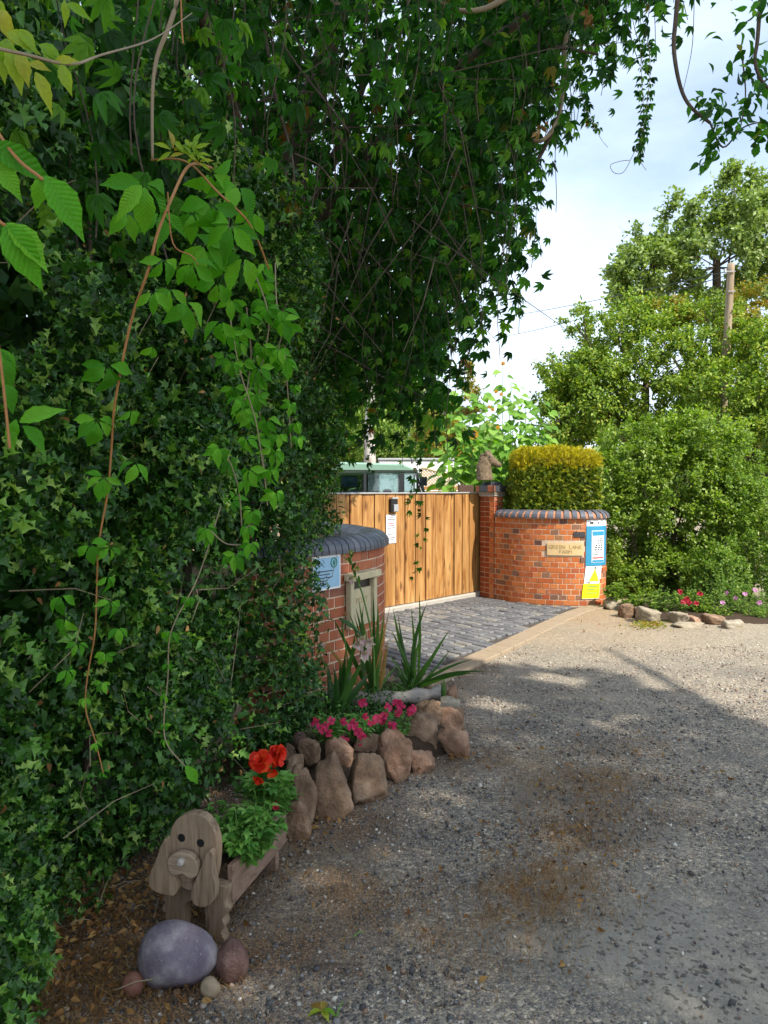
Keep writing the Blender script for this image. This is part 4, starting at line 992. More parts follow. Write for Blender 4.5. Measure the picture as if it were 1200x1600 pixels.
# soil mound inside the bed
bedp = [G(440, 1190), G(470, 1280), G(520, 1262), G(575, 1240), G(620, 1205), G(665, 1188), G(705, 1172), G(716, 1130), G(705, 1095), Vector((.42, 6.0, 0)), Vector((.0, 5.9, 0)), Vector((-.45, 5.0, 0)), Vector((-.85, 4.5, 0))]
cb = sum((Vector(q) for q in bedp), Vector()) / len(bedp)
mb = MB(); rings = []
for k, (f_, zz) in enumerate([(1.0, -.03), (.93, .06), (.8, .11), (.5, .13), (.2, .135), (.02, .135)]):
    rings.append([(cb.x + (q.x - cb.x) * f_, cb.y + (q.y - cb.y) * f_, zz + random.uniform(-.01, .01)) for q in smooth(bedp + [bedp[0]], 5)[:-1]])
nR = len(rings[0]); mb.add([v for r in rings for v in r], [(i * nR + j, i * nR + (j + 1) % nR, (i + 1) * nR + (j + 1) % nR, (i + 1) * nR + j) for i in range(len(rings) - 1) for j in range(nR)])
tag(mb.build('flower_bed_soil', M['soil'], base=cb, smooth=True), 'dark soil mound of the raised flower bed', None, None, 'structure')

# the four stones in front of the planter
rock('large smooth purple grey egg shaped boulder on the ground', 269, 1465, 1558, 126, 41, 'boulder', facets=3, rough=.018, cut=(.93, 1.0), cat='boulder', name='boulder', depth=.19, taper=.06, egg=.22, sink=.01)
rock('brown rounded cobble right of the purple boulder', 358, 1476, 1541, 55, 42, 'cobble', facets=4, rough=.03, cut=(.88, 1.0), cat='cobble', name='cobble', taper=.18, sink=.01)
rock('flat reddish pebble left of the purple boulder', 204, 1526, 1561, 35, 43, 'rust', facets=3, rough=.02, cut=(.93, 1), cat='pebble', name='pebble', tilt=-.2, sink=.005)
rock('small tan pebble between the boulder and brown cobble', 326, 1533, 1564, 31, 44, 'tan', facets=4, rough=.03, cut=(.9, 1), cat='pebble', name='pebble', tilt=.4, sink=.005)

# log
mb = MB(); lp = [P(462, 1098, 4.85), P(520, 1090, 4.9), P(580, 1092, 4.9), P(640, 1089, 4.95), P(690, 1082, 5.05)]
mb.tube(smooth(lp, 5), [.045 + .012 * math.sin(i * 1.7) + .006 * math.sin(i * 4.1) for i in range(21)], 12)
mb.tube([P(520, 1098, 5.05), P(505, 1088, 5.15), P(498, 1078, 5.2)], [.03, .022, .01], 8)
tag(mb.build('log', M['driftwood'], base=P(575, 1105, 5.0), smooth=True), 'bleached grey driftwood log lying across the flower bed', 'log')

# ================================================================== DOG PLANTER
dg = thing('dog_planter', 'weathered wooden planter shaped like a long eared dog', 'planter', G(318, 1470))
DD = 2.655; KD = DD / F_PX
DO = Vector(((310 - 600) * KD, DD, 0)); DR = Vector((.965, -.26, 0)).normalized(); DF = Vector((-.26, -.965, 0)).normalized()
def dz(py): return EYE - (py - 765) * KD
def DP(px, py, w=0.0, z=None): return DO + DR * ((px - 310) * KD / .985) + DF * w + Vector((0, 0, dz(py) if z is None else z))
def zc(l): return [(160 + x / 3.333, 1120 + y / 3.333) for x, y in l]
def chaikin(l, n=2):
    for _ in range(n):
        o = []
        for i in range(len(l)):
            a, b = l[i], l[(i + 1) % len(l)]; o += [(a[0] * .75 + b[0] * .25, a[1] * .75 + b[1] * .25), (a[0] * .25 + b[0] * .75, a[1] * .25 + b[1] * .75)]
        l = o
    return l
def board(name, pl, w0, w1, mat, parent=dg, n=2, bev=.003):
    pl = chaikin(zc(pl), n) if n else zc(pl); mb = MB(); mb.prism([DP(x, y, w0) for x, y in pl], DF * (w1 - w0))
    o = mb.build(name, mat, parent, bevel=0)
    if bev: 
        bv = o.modifiers.new('bevel', 'BEVEL'); bv.width = bev; bv.segments = 2; bv.limit_method = 'ANGLE'
    return o
board('leg_board', [(335, 850), (345, 925), (322, 955), (303, 985), (330, 985), (312, 1012), (306, 1045), (330, 1045), (322, 1068), (325, 1082), (370, 1200), (432, 1200), (440, 1060), (432, 1005), (450, 968), (500, 955), (545, 965), (553, 1010), (560, 1100), (556, 1165), (570, 1188), (655, 1188), (670, 1150), (655, 1128), (641, 1100), (668, 1068), (652, 1035), (655, 1020), (688, 995), (662, 950), (678, 905), (680, 850)], .0, .045, M['dogwood'], n=1)
board('head_board', [(400, 560), (425, 515), (465, 485), (520, 467), (580, 475), (622, 510), (648, 560), (660, 620), (655, 700), (645, 780), (620, 840), (560, 872), (480, 872), (430, 850), (405, 790), (390, 700), (388, 620)], .046, .085, M['dogwood'])
board('ear', [(397, 585), (370, 625), (345, 700), (312, 770), (293, 815), (300, 862), (345, 882), (400, 888), (442, 887), (466, 842), (452, 800), (422, 740), (402, 670)], .0855, .118, M['dogwood'])
board('ear', [(636, 620), (655, 640), (652, 690), (655, 745), (670, 800), (668, 858), (642, 902), (603, 920), (545, 917), (532, 860), (555, 800), (590, 720), (612, 660)], .0855, .118, M['dogwood'])
board('tongue', [(450, 760), (545, 775), (530, 815), (505, 824), (475, 822), (455, 800)], .0855, .098, M['dogwood'])
board('muzzle', [(408, 715), (418, 680), (450, 657), (493, 648), (540, 655), (570, 683), (582, 722), (572, 760), (540, 780), (515, 772), (495, 755), (470, 768), (440, 773), (416, 750)], .0985, .125, M['dogwoodh'])
nb_ = MB(); nb_.tube([DP(308.5, 1327, .124), DP(308.5, 1327, .14), DP(308.5, 1327, .147)], [.0135, .0135, .008], 14); nb_.build('nose', M['driftwood'], dg, smooth=False)
for ex in (297.5, 329.5):
    e = MB(); e.tube([DP(ex, 1301 + (ex > 310) * 4, .0845), DP(ex, 1301 + (ex > 310) * 4, .0862)], .0145, 20); e.build('eye', M['black'], dg)  # black discs stand for the eye holes, their shade put into the colour
for k in range(3):
    pass
# trough behind the face
ax = -DF
def TR(u, w, z): return DO + DR * u + ax * w + Vector((0, 0, z))
x0, x1, yb, yt, Lt = -.10, .125, .10, .245, .50
def tbox(name, a, b, mat=M['oldwood']):
    mb = MB(); vs = [TR(u, w, z) for z in (a[2], b[2]) for u, w in ((a[0], a[1]), (b[0], a[1]), (b[0], b[1]), (a[0], b[1]))]
    mb.add(vs, [(3, 2, 1, 0), (4, 5, 6, 7), (0, 1, 5, 4), (1, 2, 6, 5), (2, 3, 7, 6), (3, 0, 4, 7)]); return mb.build(name, mat, dg, bevel=.002)
tbox('side_board', (x1 - .022, .002, yb), (x1, Lt, yt)); tbox('side_board', (x0, .002, yb), (x0 + .022, Lt, yt))
tbox('end_board', (x0 + .023, Lt - .024, yb), (x1 - .023, Lt - .002, yt)); tbox('floor_board', (x0 + .023, .002, yb), (x1 - .023, Lt - .025, yb + .02))
tbox('soil', (x0 + .024, .003, yb + .021), (x1 - .024, Lt - .026, yt - .02), M['soil'])
tbox('tail_board', (-.02, Lt, .10), (.02, Lt + .02, .40)) if False else None
tbox('leg', (x1 - .06, Lt - .06, 0), (x1 - .023, Lt - .026, yb - .001)); tbox('leg', (x0 + .023, Lt - .06, 0), (x0 + .06, Lt - .026, yb - .001))

# ================================================================== PLANT HELPERS
CAMP = np.array([0, 0, EYE])
def toward_cam(p, n, spread=.5, up=.45):
    d = unit(CAMP - p) + np.array([0, 0, up]); return unit(d) + RNG.normal(size=(n, 3)) * spread
def foliage_obj(name, fs, mat, parent, kind=None, smooth=False):
    V, Fc, R_ = join_fields(fs) if isinstance(fs, list) else fs
    o = np_obj(name, V, Fc, mat, parent, R_, smooth)
    if kind: o['kind'] = kind
    return o
MT = {}
def tm(T, mat, nm='leaf'):
    k = (id(T), mat)
    if k not in MT: MT[k] = tmesh(nm, T, M[mat])
    return MT[k]
def leafy_plant(name, label, cat, cx, cy, D, wpx, hpx, nstem, nleaf, lsize, mat, T=None, parts=0, stem='greenstem', z0=None, group=None, up=1.0):
    """a bushy plant of stems fanning up and out, leaves along each stem"""
    T = T or T_MID; base = P(cx, cy, D); t = thing(name, label, cat, base, group); W_ = wpx / F_PX * D / 2; Hh = hpx / F_PX * D
    mb = MB(); pos = []; tip = []; nrm = []
    for i in range(nstem):
        a = random.uniform(0, 6.28); r = math.sqrt(random.random()); e = base + Vector((math.cos(a) * r * W_, math.sin(a) * r * W_ * .8, Hh * (1 - .45 * r * r) * random.uniform(.75, 1.05)))
        b0 = base + Vector((math.cos(a) * r * W_ * .3, math.sin(a) * r * W_ * .3, 0)); m_ = (b0 + e) / 2 + Vector((0, 0, Hh * .12)) + Vector((math.cos(a), math.sin(a), 0)) * W_ * .05
        c = smooth([b0, m_, e], 4); mb.tube(c, [lsize * .05] * len(c), 4)
        for k in range(nleaf):
            f = .25 + .75 * (k + random.random()) / nleaf; q = c[min(int(f * (len(c) - 1)), len(c) - 1)]; an = random.uniform(0, 6.28)
            pos.append(q + Vector([random.uniform(-1, 1) * lsize * .2 for _ in range(3)])); tip.append((math.cos(an), math.sin(an), .25 * up)); nrm.append((random.gauss(0, .3), random.gauss(0, .3), 1))
    mb.build('stem', M[stem], t)
    pos = np.array([tuple(v) for v in pos]); R = basis(np.array(tip), np.array(nrm)); s = RNG.uniform(.7, 1.2, len(pos)) * lsize
    o_ = np.argsort(np.linalg.norm(pos - CAMP, axis=1)) if parts else np.arange(len(pos))
    pi, ri = o_[:parts], o_[parts:]
    if parts: leaf_objs('leaf', [tm(T, mat)], t, pos[pi], R[pi], s[pi])
    if len(ri): foliage_obj('foliage', field(T, pos[ri], R[ri], s[ri]), M[mat], t, 'stuff')
    return t
def flower_mesh(name, mat, layers, n=7, cup=.4):
    """rosette of petals: layers = [(petals, length, tilt)]"""
    fs = []
    for (k, l, tl) in layers:
        for i in range(k):
            a = 2 * math.pi * (i + random.uniform(-.2, .2)) / k + l * 9; v = (T_SER[0] * [1.5, 1, 1] if mat in ('glad', 'cream') else T_PET[0] * [1.15, 1, 1.0]); v = rx(v + np.c_[0 * v[:, 0], 0 * v[:, 0], .10 * np.sin(v[:, 0] * 14 + i * 2) * v[:, 1]], tl + random.uniform(-.3, .3)); fs.append((rz(v, a, l * random.uniform(.85, 1.1), (0, 0, .04 * random.random())), T_SER[1] if mat in ('glad', 'cream') else T_PET[1]))
    T = merge_t(fs); rr_ = np.concatenate([np.full(len(f_[0]), random.random() * .9) for f_ in fs]); return np_mesh(name, T[0], T[1], M[mat], rr_, True)
FM = {'double': [flower_mesh('flower', 'red', [(9, 1.0, .0), (9, .95, .35), (9, .8, .6), (8, .65, .85), (7, .5, 1.1), (5, .35, 1.3)]) for _ in range(2)],
      'bud': [flower_mesh('flower', 'red', [(5, 1.0, .5), (4, .8, .9)])],
      'pink': [flower_mesh('flower', 'pink', [(5, 1.0, .15), (3, .4, .9)]) for _ in range(2)],
      'crim': [flower_mesh('flower', 'crimson', [(6, 1.0, .4), (4, .6, .9)])],
      'mallow': [flower_mesh('flower', 'mallow', [(5, 1.0, .3)])],
      'glad': [flower_mesh('flower', 'glad', [(3, 1.0, .75), (3, .9, 1.05)]) for _ in range(2)],
      'cream': [flower_mesh('flower', 'cream', [(3, 1.0, 1.1), (3, .8, 1.3)])]}
def flower(kind, parent, p, r, face=None, label=None):
    n = Vector(face) if face is not None else (Vector((0, 0, EYE)) - Vector(p)).normalized() + Vector((random.gauss(0, .25), random.gauss(0, .2), .4))
    n.normalize(); a = random.uniform(0, 6.28); t = n.orthogonal().normalized(); t = (Matrix.Rotation(a, 3, n) @ t)
    R = basis(np.array([tuple(t)]), np.array([tuple(n)]))[0]; me = random.choice(FM[kind])
    o = link('flower', me, parent, mat_of(R, p, r))
    if label: o['label'] = label
    return o

# plants in the dog planter
bg_ = leafy_plant('begonia', 'begonia with big bright red double flowers in dog planter', 'begonia', 408, 1268, 3.02, 84, 84, 16, 6, .07, 'bedding', T_IVY, 60)
flower('double', bg_, P(407, 1189, 2.92), .05); flower('double', bg_, P(433, 1181, 3.0), .047, (.85, -.4, .1)); flower('bud', bg_, P(424, 1206, 2.95), .026, (.2, -.8, -.3)); flower('bud', bg_, P(404, 1217, 2.9), .024, (-.2, -.8, -.4))
leafy_plant('bushy_plant', 'bright green small leaved plant spilling over planter side', 'plant', 388, 1346, 2.78, 132, 100, 74, 13, .042, 'bedding', T_MID, 250, up=.3)
fp = leafy_plant('flowering_plant', 'leafy plant with one dull crimson flower at planter back', 'plant', 432, 1285, 3.08, 74, 74, 26, 12, .040, 'bedding', T_MID, 150)
flower('crim', fp, P(430, 1261, 2.98), .018); flower('crim', fp, P(413, 1278, 2.9), .012)
wf = leafy_plant('white_bud_plant', 'slim plant with one white bud above the wooden head', 'plant', 338, 1278, 2.95, 36, 36, 7, 6, .026, 'bedding', T_MID, 30)
flower('cream', wf, P(329, 1245, 2.88), .022, (-.4, -.5, .6), 'white pointed bud')
# tiny sprig by the planter foot and the green leaf rosette on the lane
def sprig(label, px, py, sz, n, mat, T=T_SER):
    b = G(px, py); t = thing('leaf_sprig', label, 'leaves', b)
    for k in range(n):
        a = 2 * math.pi * k / n + random.uniform(-.3, .3); p = b + Vector((0, 0, .012)); tip = np.array([[math.cos(a), math.sin(a), .18]])
        R = basis(tip, np.array([[random.gauss(0, .2), random.gauss(0, .2), 1.]]))[0]; link('leaf', tm(T, mat), t, mat_of(R, p, sz * random.uniform(.8, 1.1)))
    return t
sprig('green leaf rosette lying on gravel at bottom of photo', 502, 1586, .05, 5, 'young')
sprig('pale green ivy sprig on ground by planter corner', 393, 1362, .04, 4, 'ivy', T_IVY)
for lb_, px, py, ang, l_, mt in [('long thin dark stick lying on the gravel near bottom', 510, 1512, .1, .17, 'twig'), ('short green twig lying on gravel left of centre', 560, 1463, .8, .045, 'greenstem'), ('curved green stalk beside the leaf rosette', 531, 1580, 1.35, .07, 'greenstem'), ('brown twig lying in the orange needle patch', 875, 1410, .9, .06, 'vinestem'), ('thin pale stick far out on lane beyond rockery', 800, 1090, .05, .3, 'palestem')]:
    b = G(px, py); d = Vector((math.cos(ang), math.sin(ang), 0)); mb = MB(); mb.tube([b - d * l_ / 2 + Vector((0, 0, .008)), b + Vector((0, .004, .012)), b + d * l_ / 2 + Vector((0, 0, .006))], [.003, .0028, .002], 6)
    tag(mb.build('twig', M[mt], base=b), lb_, 'twig')

# bedding plants with pink flowers
for (lb_, px, py, D, w, h, fl_) in [('low bedding plant with crimson pink flowers at left of bed', 512, 1165, 4.1, 70, 46, [(492, 1129), (508, 1134), (517, 1126), (514, 1146), (537, 1128), (505, 1141), (500, 1136), (548, 1136)]),
                                    ('middle bedding plant with a cluster of magenta flowers', 560, 1165, 4.2, 64, 50, [(553, 1130), (556, 1138), (560, 1145), (565, 1150), (538, 1156), (567, 1098), (562, 1160), (590, 1123), (580, 1130), (571, 1120)]),
                                    ('right bedding plant with scattered pink flowers near rocks', 612, 1158, 4.35, 84, 50, [(613, 1133), (616, 1141), (620, 1098), (627, 1105), (607, 1105), (600, 1118), (645, 1107), (641, 1112), (622, 1114), (598, 1127), (624, 1100)])]:
    t = leafy_plant('bedding_plant', lb_, 'bedding plant', px, py - 6, D, w, h, 26, 9, .038, 'bedding', T_MID, 90, up=.2, group=None)
    for k, (fx, fy) in enumerate(fl_): flower('pink', t, P(fx, fy, D - .12 + random.uniform(-.04, .05)), random.uniform(.021, .028))
# small dark green ground cover between hedge and bed
gc = RNG.random((2600, 3)); gp = np.stack([np.interp(gc[:, 0], [0, 1], [-.75, .0]) + gc[:, 1] * .25, np.interp(gc[:, 0], [0, 1], [4.1, 5.1]) + RNG.normal(size=2600) * .12, .16 + gc[:, 2] ** 2 * .14], -1)
V, Fc, R_ = field(T_MID, gp, basis(rdir(2600, (0, 0, .6)), rdir(2600, (0, -.4, 1.2))), RNG.uniform(.015, .03, 2600))
tag(np_obj('ground_cover', V, Fc, M['ivy'], rnd=R_), 'dark green small leaved ground cover at back of flower bed', 'plants', None, 'stuff')

# gladioli and sword leaved plants
def blade(base, tip, w, parent, mat='blade', bend=.12, side=None, name='blade'):
    base = Vector(base); tip = Vector(tip); d = tip - base; l = d.length
    sd = Vector((d.y, -d.x, 0)) if side is None else Vector(side)
    m1 = base + d * .45 + Vector((random.gauss(0, .05) * l, random.gauss(0, .04) * l, l * bend)); n = 9; V = []; Fc = []
    wd = d.cross(Vector((random.gauss(0, .5), -1, .2))).normalized(); nr = wd.cross(d).normalized()
    for i in range(n):
        t = i / (n - 1); p = base * (1 - t) ** 2 + m1 * 2 * t * (1 - t) + tip * t * t
        ww = w * (.55 + 1.1 * t if t < .4 else 1.0) * (1 - max(0, (t - .45) / .55) ** 1.6) * .5 + .0006
        V += [p - wd * ww, p + nr * ww * .35, p + wd * ww]
    for i in range(n - 1):
        for k in (0, 1): a = i * 3 + k; Fc += [(a, a + 1, a + 4), (a, a + 4, a + 3)]
    return np_obj(name, np.array([tuple(v) for v in V]), np.array(Fc), M[mat], parent, np.full(len(V), random.random()), True)
def sword_plant(label, base, D, tips, w, dead=(), z=None, cat='plant'):
    b = P(base[0], base[1], D); t = thing('sword_leaf_plant', label, cat, b)
    for i, tp in enumerate(tips):
        dd = tp[2] if len(tp) > 2 else random.uniform(-.12, .12); bb = b + Vector((random.uniform(-.03, .03), random.uniform(-.03, .03), 0))
        blade(bb, P(tp[0], tp[1], D + dd), w * random.uniform(.8, 1.15) * (tp[3] if len(tp) > 3 else 1), t, 'deadblade' if i in dead else 'blade', tp[4] if len(tp) > 4 else .05)
    return t
sword_plant('dense dark fan of broad sword leaves at left of bed', (527, 1122), 4.55, [(521, 1042), (531, 1034), (514, 1052), (548, 1022), (560, 1000), (556, 985), (568, 1030), (545, 1060), (523, 1062), (578, 1050), (538, 1030), (512, 1040), (551, 1048), (562, 1042), (540, 1012)], .042)
sword_plant('upright gladiolus leaves with orange dead blades by wall', (583, 1098), 4.95, [(560, 935), (556, 950), (583, 925), (553, 960), (568, 945), (600, 955), (520, 965), (545, 955), (592, 1035), (590, 940), (606, 1000), (602, 1005), (505, 1000), (610, 945), (575, 1010), (620, 1040), (598, 1060), (570, 1060), (600, 1045)], .03, (10, 11, 12, 13))
gp_ = thing('gladiolus', 'tall gladiolus flower spike with cream yellow buds', 'gladiolus', P(572, 1100, 4.9))
mb = MB(); st_ = smooth([P(585, 1098, 4.9), P(583, 1010, 4.85), P(568, 935, 4.8), P(553, 893, 4.78), P(545, 858, 4.76)], 6); mb.tube(st_, [.008 - .005 * i / len(st_) for i in range(len(st_))], 6); mb.build('stalk', M['greenstem'], gp_)
for x, y, r, k in [(557, 886, .04, 'cream'), (546, 903, .045, 'glad'), (541, 873, .03, 'cream'), (548, 861, .028, 'cream'), (538, 866, .022, 'cream'), (551, 900, .035, 'cream')]: flower(k, gp_, P(x, y, 4.75), r, (random.uniform(-.4, .6), -.7, -.2))
for x, y in [(548, 876), (550, 884), (547, 868), (556, 896), (562, 905)]: blade(P(x, y + 6, 4.78), P(x + random.uniform(-6, 6), y - 6, 4.75), .018, gp_)
g2 = thing('gladiolus', 'gladiolus stalk bowed down with pink and cream blooms', 'gladiolus', P(560, 1100, 4.8))
mb = MB(); st_ = smooth([P(545, 1095, 4.75), P(543, 1030, 4.65), P(535, 975, 4.55), P(550, 975, 4.5), P(562, 992, 4.48), P(567, 1012, 4.46)], 6); mb.tube(st_, .006, 6); mb.build('stalk', M['greenstem'], g2)
for x, y, r in [(556, 1006, .062), (574, 1003, .060), (567, 1022, .060), (563, 998, .05)]: flower('glad', g2, P(x, y, 4.43), r, (random.uniform(-.4, .5), -.9, -.1))
for a_, b_ in (((530, 966), (552, 982)), ((532, 968), (560, 988)), ((548, 975), (568, 996))): blade(P(a_[0], a_[1], 4.5), P(b_[0], b_[1], 4.47), .022, g2)
g3 = thing('gladiolus', 'small pink and cream gladiolus bloom against the hedge edge', 'gladiolus', P(512, 1095, 4.9))
mb = MB(); mb.tube(smooth([P(520, 1110, 4.8), P(513, 1060, 4.75), P(500, 1020, 4.7)], 5), .004, 5); mb.build('stalk', M['greenstem'], g3)
flower('glad', g3, P(504, 1011, 4.66), .032); flower('cream', g3, P(497, 1020, 4.66), .034)
sword_plant('dark green sword leaves fanning right over the setts', (648, 1078), 5.3, [(614, 950), (612, 985), (622, 960), (655, 924), (667, 943), (642, 948), (660, 990), (703, 984, -.1, 1, .08), (706, 1012, 0, .6, .05), (672, 1028), (760, 1049, -.2, 1.0, .16), (738, 1030, -.1, .8, .12), (740, 1052, -.3, .9, .1), (700, 1060, -.3), (606, 1020), (626, 1030), (640, 1040), (615, 1045)], .028)
sword_plant('grassy tuft of thin leaves behind the driftwood log', (640, 1085), 5.15, [(random.uniform(600, 680), random.uniform(1040, 1075)) for _ in range(26)], .010)
t = thing('sword_leaf_plant', 'single short green blade standing among the rocks', 'plant', P(693, 1096, 4.95)); blade(P(693, 1096, 4.95), P(694, 1060, 4.95), .03, t, bend=.0); blade(P(692, 1096, 4.95), P(690, 1066, 4.95), .022, t, bend=.0)

# ================================================================== LEFT HEDGE
HC = Arc([(-2.3, .4), (-1.55, 1.4), (-1.08, 2.3), (-.87, 3.0), (-.68, 3.6), (-.52, 4.15), (-.40, 4.55), (-.35, 4.82), (-.38, 5.3), (-.40, 5.9), (-.62, 6.5), (-1.1, 7.2), (-1.9, 7.8)])
hp = np.array([[q.x, q.y] for q in HC.p]); hl = np.array(HC.l)
tn = np.gradient(hp, axis=0); tn /= np.linalg.norm(tn, axis=1)[:, None]; hn = np.stack([tn[:, 1], -tn[:, 0]], -1)
def hedge_pts(n, smin, smax, zmin, zmax, d0, d1, dens=None):
    s = RNG.uniform(smin, smax, n); z = RNG.uniform(zmin, zmax, n); d = RNG.uniform(d0, d1, n)
    x = np.interp(s, hl, hp[:, 0]); y = np.interp(s, hl, hp[:, 1]); nx_ = np.interp(s, hl, hn[:, 0]); ny_ = np.interp(s, hl, hn[:, 1])
    q = np.stack([x, y, z], -1); N = unit(np.stack([nx_, ny_, np.zeros(n)], -1))
    bulge = (.15 * noise(q, .9, 5) + .13 * noise(q, 2.4, 6)) * np.clip(1.3 - (y - 3.2) * .6, .35, 1)
    bot = np.clip((.3 - z) / .3, 0, 1) * .12 + np.where(z < 1.27, np.clip((y - 4.72) * 1.8, 0, 1.2), 0)         # the skirt is cut back near the ground
    q[:, :2] += N[:, :2] * (bulge - d - bot)[:, None]
    if dens is not None: k = dens(q, s, z, d); q, N, s = q[k], N[k], s[k]
    return q, N, s
hedge = thing('hedge', 'tall dark green holly and ivy hedge along the left side', 'hedge', (-1.0, 3.5, 0))
def hleaf(q, N, n):
    tip = N * .45 + RNG.normal(size=(n, 3)) * .6 + np.array([0, 0, -.15]); nrm = N * .8 + np.array([0, 0, .95]) + RNG.normal(size=(n, 3)) * .4
    return basis(tip, nrm)
clump = lambda q, s, z, d: (.8 * noise(q, 3.2, 8) + .7 * noise(q, 1.3, 18) + .45 * RNG.random(len(q)) > .1 + d * .2) 
q, N, s_ = hedge_pts(96000, 1.0, HC.len - .2, .03, 3.3, 0, .3, clump)
vis = np.ones(len(q), bool)
ivyness = np.clip((q[:, 1] - 4.0) * .5 + noise(q, 1.3, 12) * .6, 0, 1)
isivy = RNG.random(len(q)) < ivyness * .55 + .05
up_k = (q[:, 2] < 2.5) | (RNG.random(len(q)) < .6); q, N, isivy = q[up_k], N[up_k], isivy[up_k]
n = len(q); R = hleaf(q, N, n); sz = RNG.uniform(.018, .056, n) * np.where(RNG.random(n) < .05, 1.35, 1) * np.where(isivy, .85, 1.1) * np.where(q[:, 1] > 4.2, .8, 1)
h_ = ~isivy
# the leaves that show largest become parts of their own
proj = (q[:, 0] / q[:, 1] * F_PX + 600); inpic = (proj > 0) & (proj < 520) & (q[:, 1] > 1.3) & (q[:, 2] > .1) & (EYE - q[:, 2] > -q[:, 1] * .6)
score = np.where(inpic & h_, sz / q[:, 1], 0) * (RNG.random(n) > .35)
big = np.argsort(-score)[:300]; mask = np.zeros(n, bool); mask[big] = True
leaf_objs('leaf', [tm(T_HOLLY, 'holly')], hedge, q[big], R[big], sz[big] * 1.35)
a = h_ & ~mask
foliage_obj('holly_foliage', field(T_HOLLY, q[a], R[a], sz[a] * 1.35), M['holly'], hedge, 'stuff')
a = isivy & ~mask
foliage_obj('ivy_foliage', field(T_IVY, q[a], R[a], sz[a]), M['ivy'], hedge, 'stuff')
q, N, s_ = hedge_pts(5200, 1.0, HC.len - .3, .05, 3.2, -.03, .22, clump); n = len(q)
foliage_obj('mixed_foliage', field(T_MID, q, hleaf(q, N, n), RNG.uniform(.025, .075, n)), M['ivy'], hedge, 'stuff')
q, N, s_ = hedge_pts(7500, 1.1, 2.8, .01, .5, -.34, .12, lambda q, s, z, d: (d > -.34 + z * .5 + .1 * noise(q, 2, 19)) & (noise(q, 3, 20) + RNG.random(len(q)) > .1)); n = len(q)
foliage_obj('low_foliage', field(T_HOLLY, q, hleaf(q, N, n), RNG.uniform(.035, .06, n)), M['holly'], hedge, 'stuff')
# inner growth that closes the hedge
q, N, s_ = hedge_pts(9000, 2.6, 5.4, .02, 2.4, .06, .3)
foliage_obj('inner_ivy', field(T_IVY, q, basis(rdir(len(q), (0, 0, -.3)), N + rdir(len(q)) * .5), RNG.uniform(.03, .055, len(q))), M['ivy'], hedge, 'stuff')
q, N, s_ = hedge_pts(30000, .3, HC.len, .05, 3.6, .42, 1.15)
foliage_obj('inner_foliage', field(T_DIAM, q, basis(rdir(len(q)), N + rdir(len(q)) * .7), RNG.uniform(.08, .16, len(q)) * np.array(1.0)), M['ivy'], hedge, 'stuff')
q, N, s_ = hedge_pts(420, 1.0, 6.5, .05, 2.8, -.06, .15); foliage_obj('dead_leaves', field(T_MID, q, basis(rdir(len(q), (0, 0, -.6)), N + rdir(len(q)) * .6), RNG.uniform(.015, .04, len(q))), M['dry'], hedge, 'stuff')
mb = MB()
for i in range(160):
    s = random.uniform(.6, HC.len - .3); p0, t0, n0 = HC.at(s); z0 = random.uniform(.0, 2.6); a0 = p0 - n0 * random.uniform(.1, .35) + Vector((0, 0, z0))
    b0 = a0 + t0 * random.uniform(-.4, .4) + n0 * random.uniform(-.05, .25) + Vector((0, 0, random.uniform(-.1, .5))); c0 = (a0 + b0) / 2 + Vector((random.uniform(-.08, .08), 0, random.uniform(-.08, .08)))
    mb.tube([a0, c0, b0], [.0026, .002, .0012], 4)
o = mb.build('twigs', M['palestem'], hedge); o['kind'] = 'stuff'
# holly stems
mb = MB()
for i in range(9):
    p0, t0, n0 = HC.at(.7 + i * .8); mb.tube(smooth([p0 - n0 * .5, p0 - n0 * .55 + Vector((.05, .05, 1.2)), p0 - n0 * .5 + Vector((0, .1, 2.8))], 4), [.04, .035, .03, .03, .025, .02, .015, .012, .01], 7)
mb.build('stems', M['bark'], hedge)['kind'] = 'stuff'
# broad leaved foliage poking out of the lower hedge
# ================================================================== CREEPERS
def cluster(parent, p, size, n=5, face=None, droop=.5, mat='creeper', down=.6, T3=None, tipdir=None):
    p = np.array(p, float); f = unit(CAMP - p) if face is None else unit(np.array(face, float))
    f = unit(f + RNG.normal(size=3) * .22 + np.array([0, 0, .35]))
    dwn = np.array([0, 0, -1.]) if tipdir is None else np.array(tipdir, float); dwn = unit(dwn - (dwn @ f) * f + RNG.normal(size=3) * .25); side = unit(np.cross(f, dwn))
    Ts = T3 or (T_SER, T_SER2, T_SER3)
    for k in range(n):
        a = (k - (n - 1) / 2) * rad(50 if n == 5 else 58) + random.uniform(-.14, .14); tip = dwn * math.cos(a) + side * math.sin(a) - f * random.uniform(.0, droop) + np.array([0, 0, -1]) * down * .35
        nr = f + RNG.normal(size=3) * .28; R = basis(tip[None], nr[None])[0]
        link('leaf', tm(random.choice(Ts), mat), parent, mat_of(R, p + tip * size * .08, size * (1 - .13 * abs(k - (n - 1) / 2)) * random.uniform(.9, 1.1)))
v1 = thing('creeper_vine', 'long orange stemmed creeper hanging down in front of hedge', 'creeper', P(160, 1210, 2.35))
path = [(330, 262, 2.3), (296, 258, 2.05), (268, 310, 1.9), (246, 365, 1.86), (232, 420, 1.86), (208, 490, 1.9), (192, 560, 1.93), (178, 640, 1.96), (174, 700, 2.0), (168, 770, 2.02), (154, 850, 2.05), (151, 920, 2.1), (148, 990, 2.12), (136, 1060, 2.15), (134, 1110, 2.16), (148, 1155, 2.18), (162, 1212, 2.2)]
mb = MB(); sp = smooth([P(*q_) for q_ in path], 6); mb.tube(sp, [.0042 - .0025 * i / len(sp) for i in range(len(sp))], 7); mb.build('stem', M['vinestem'], v1)
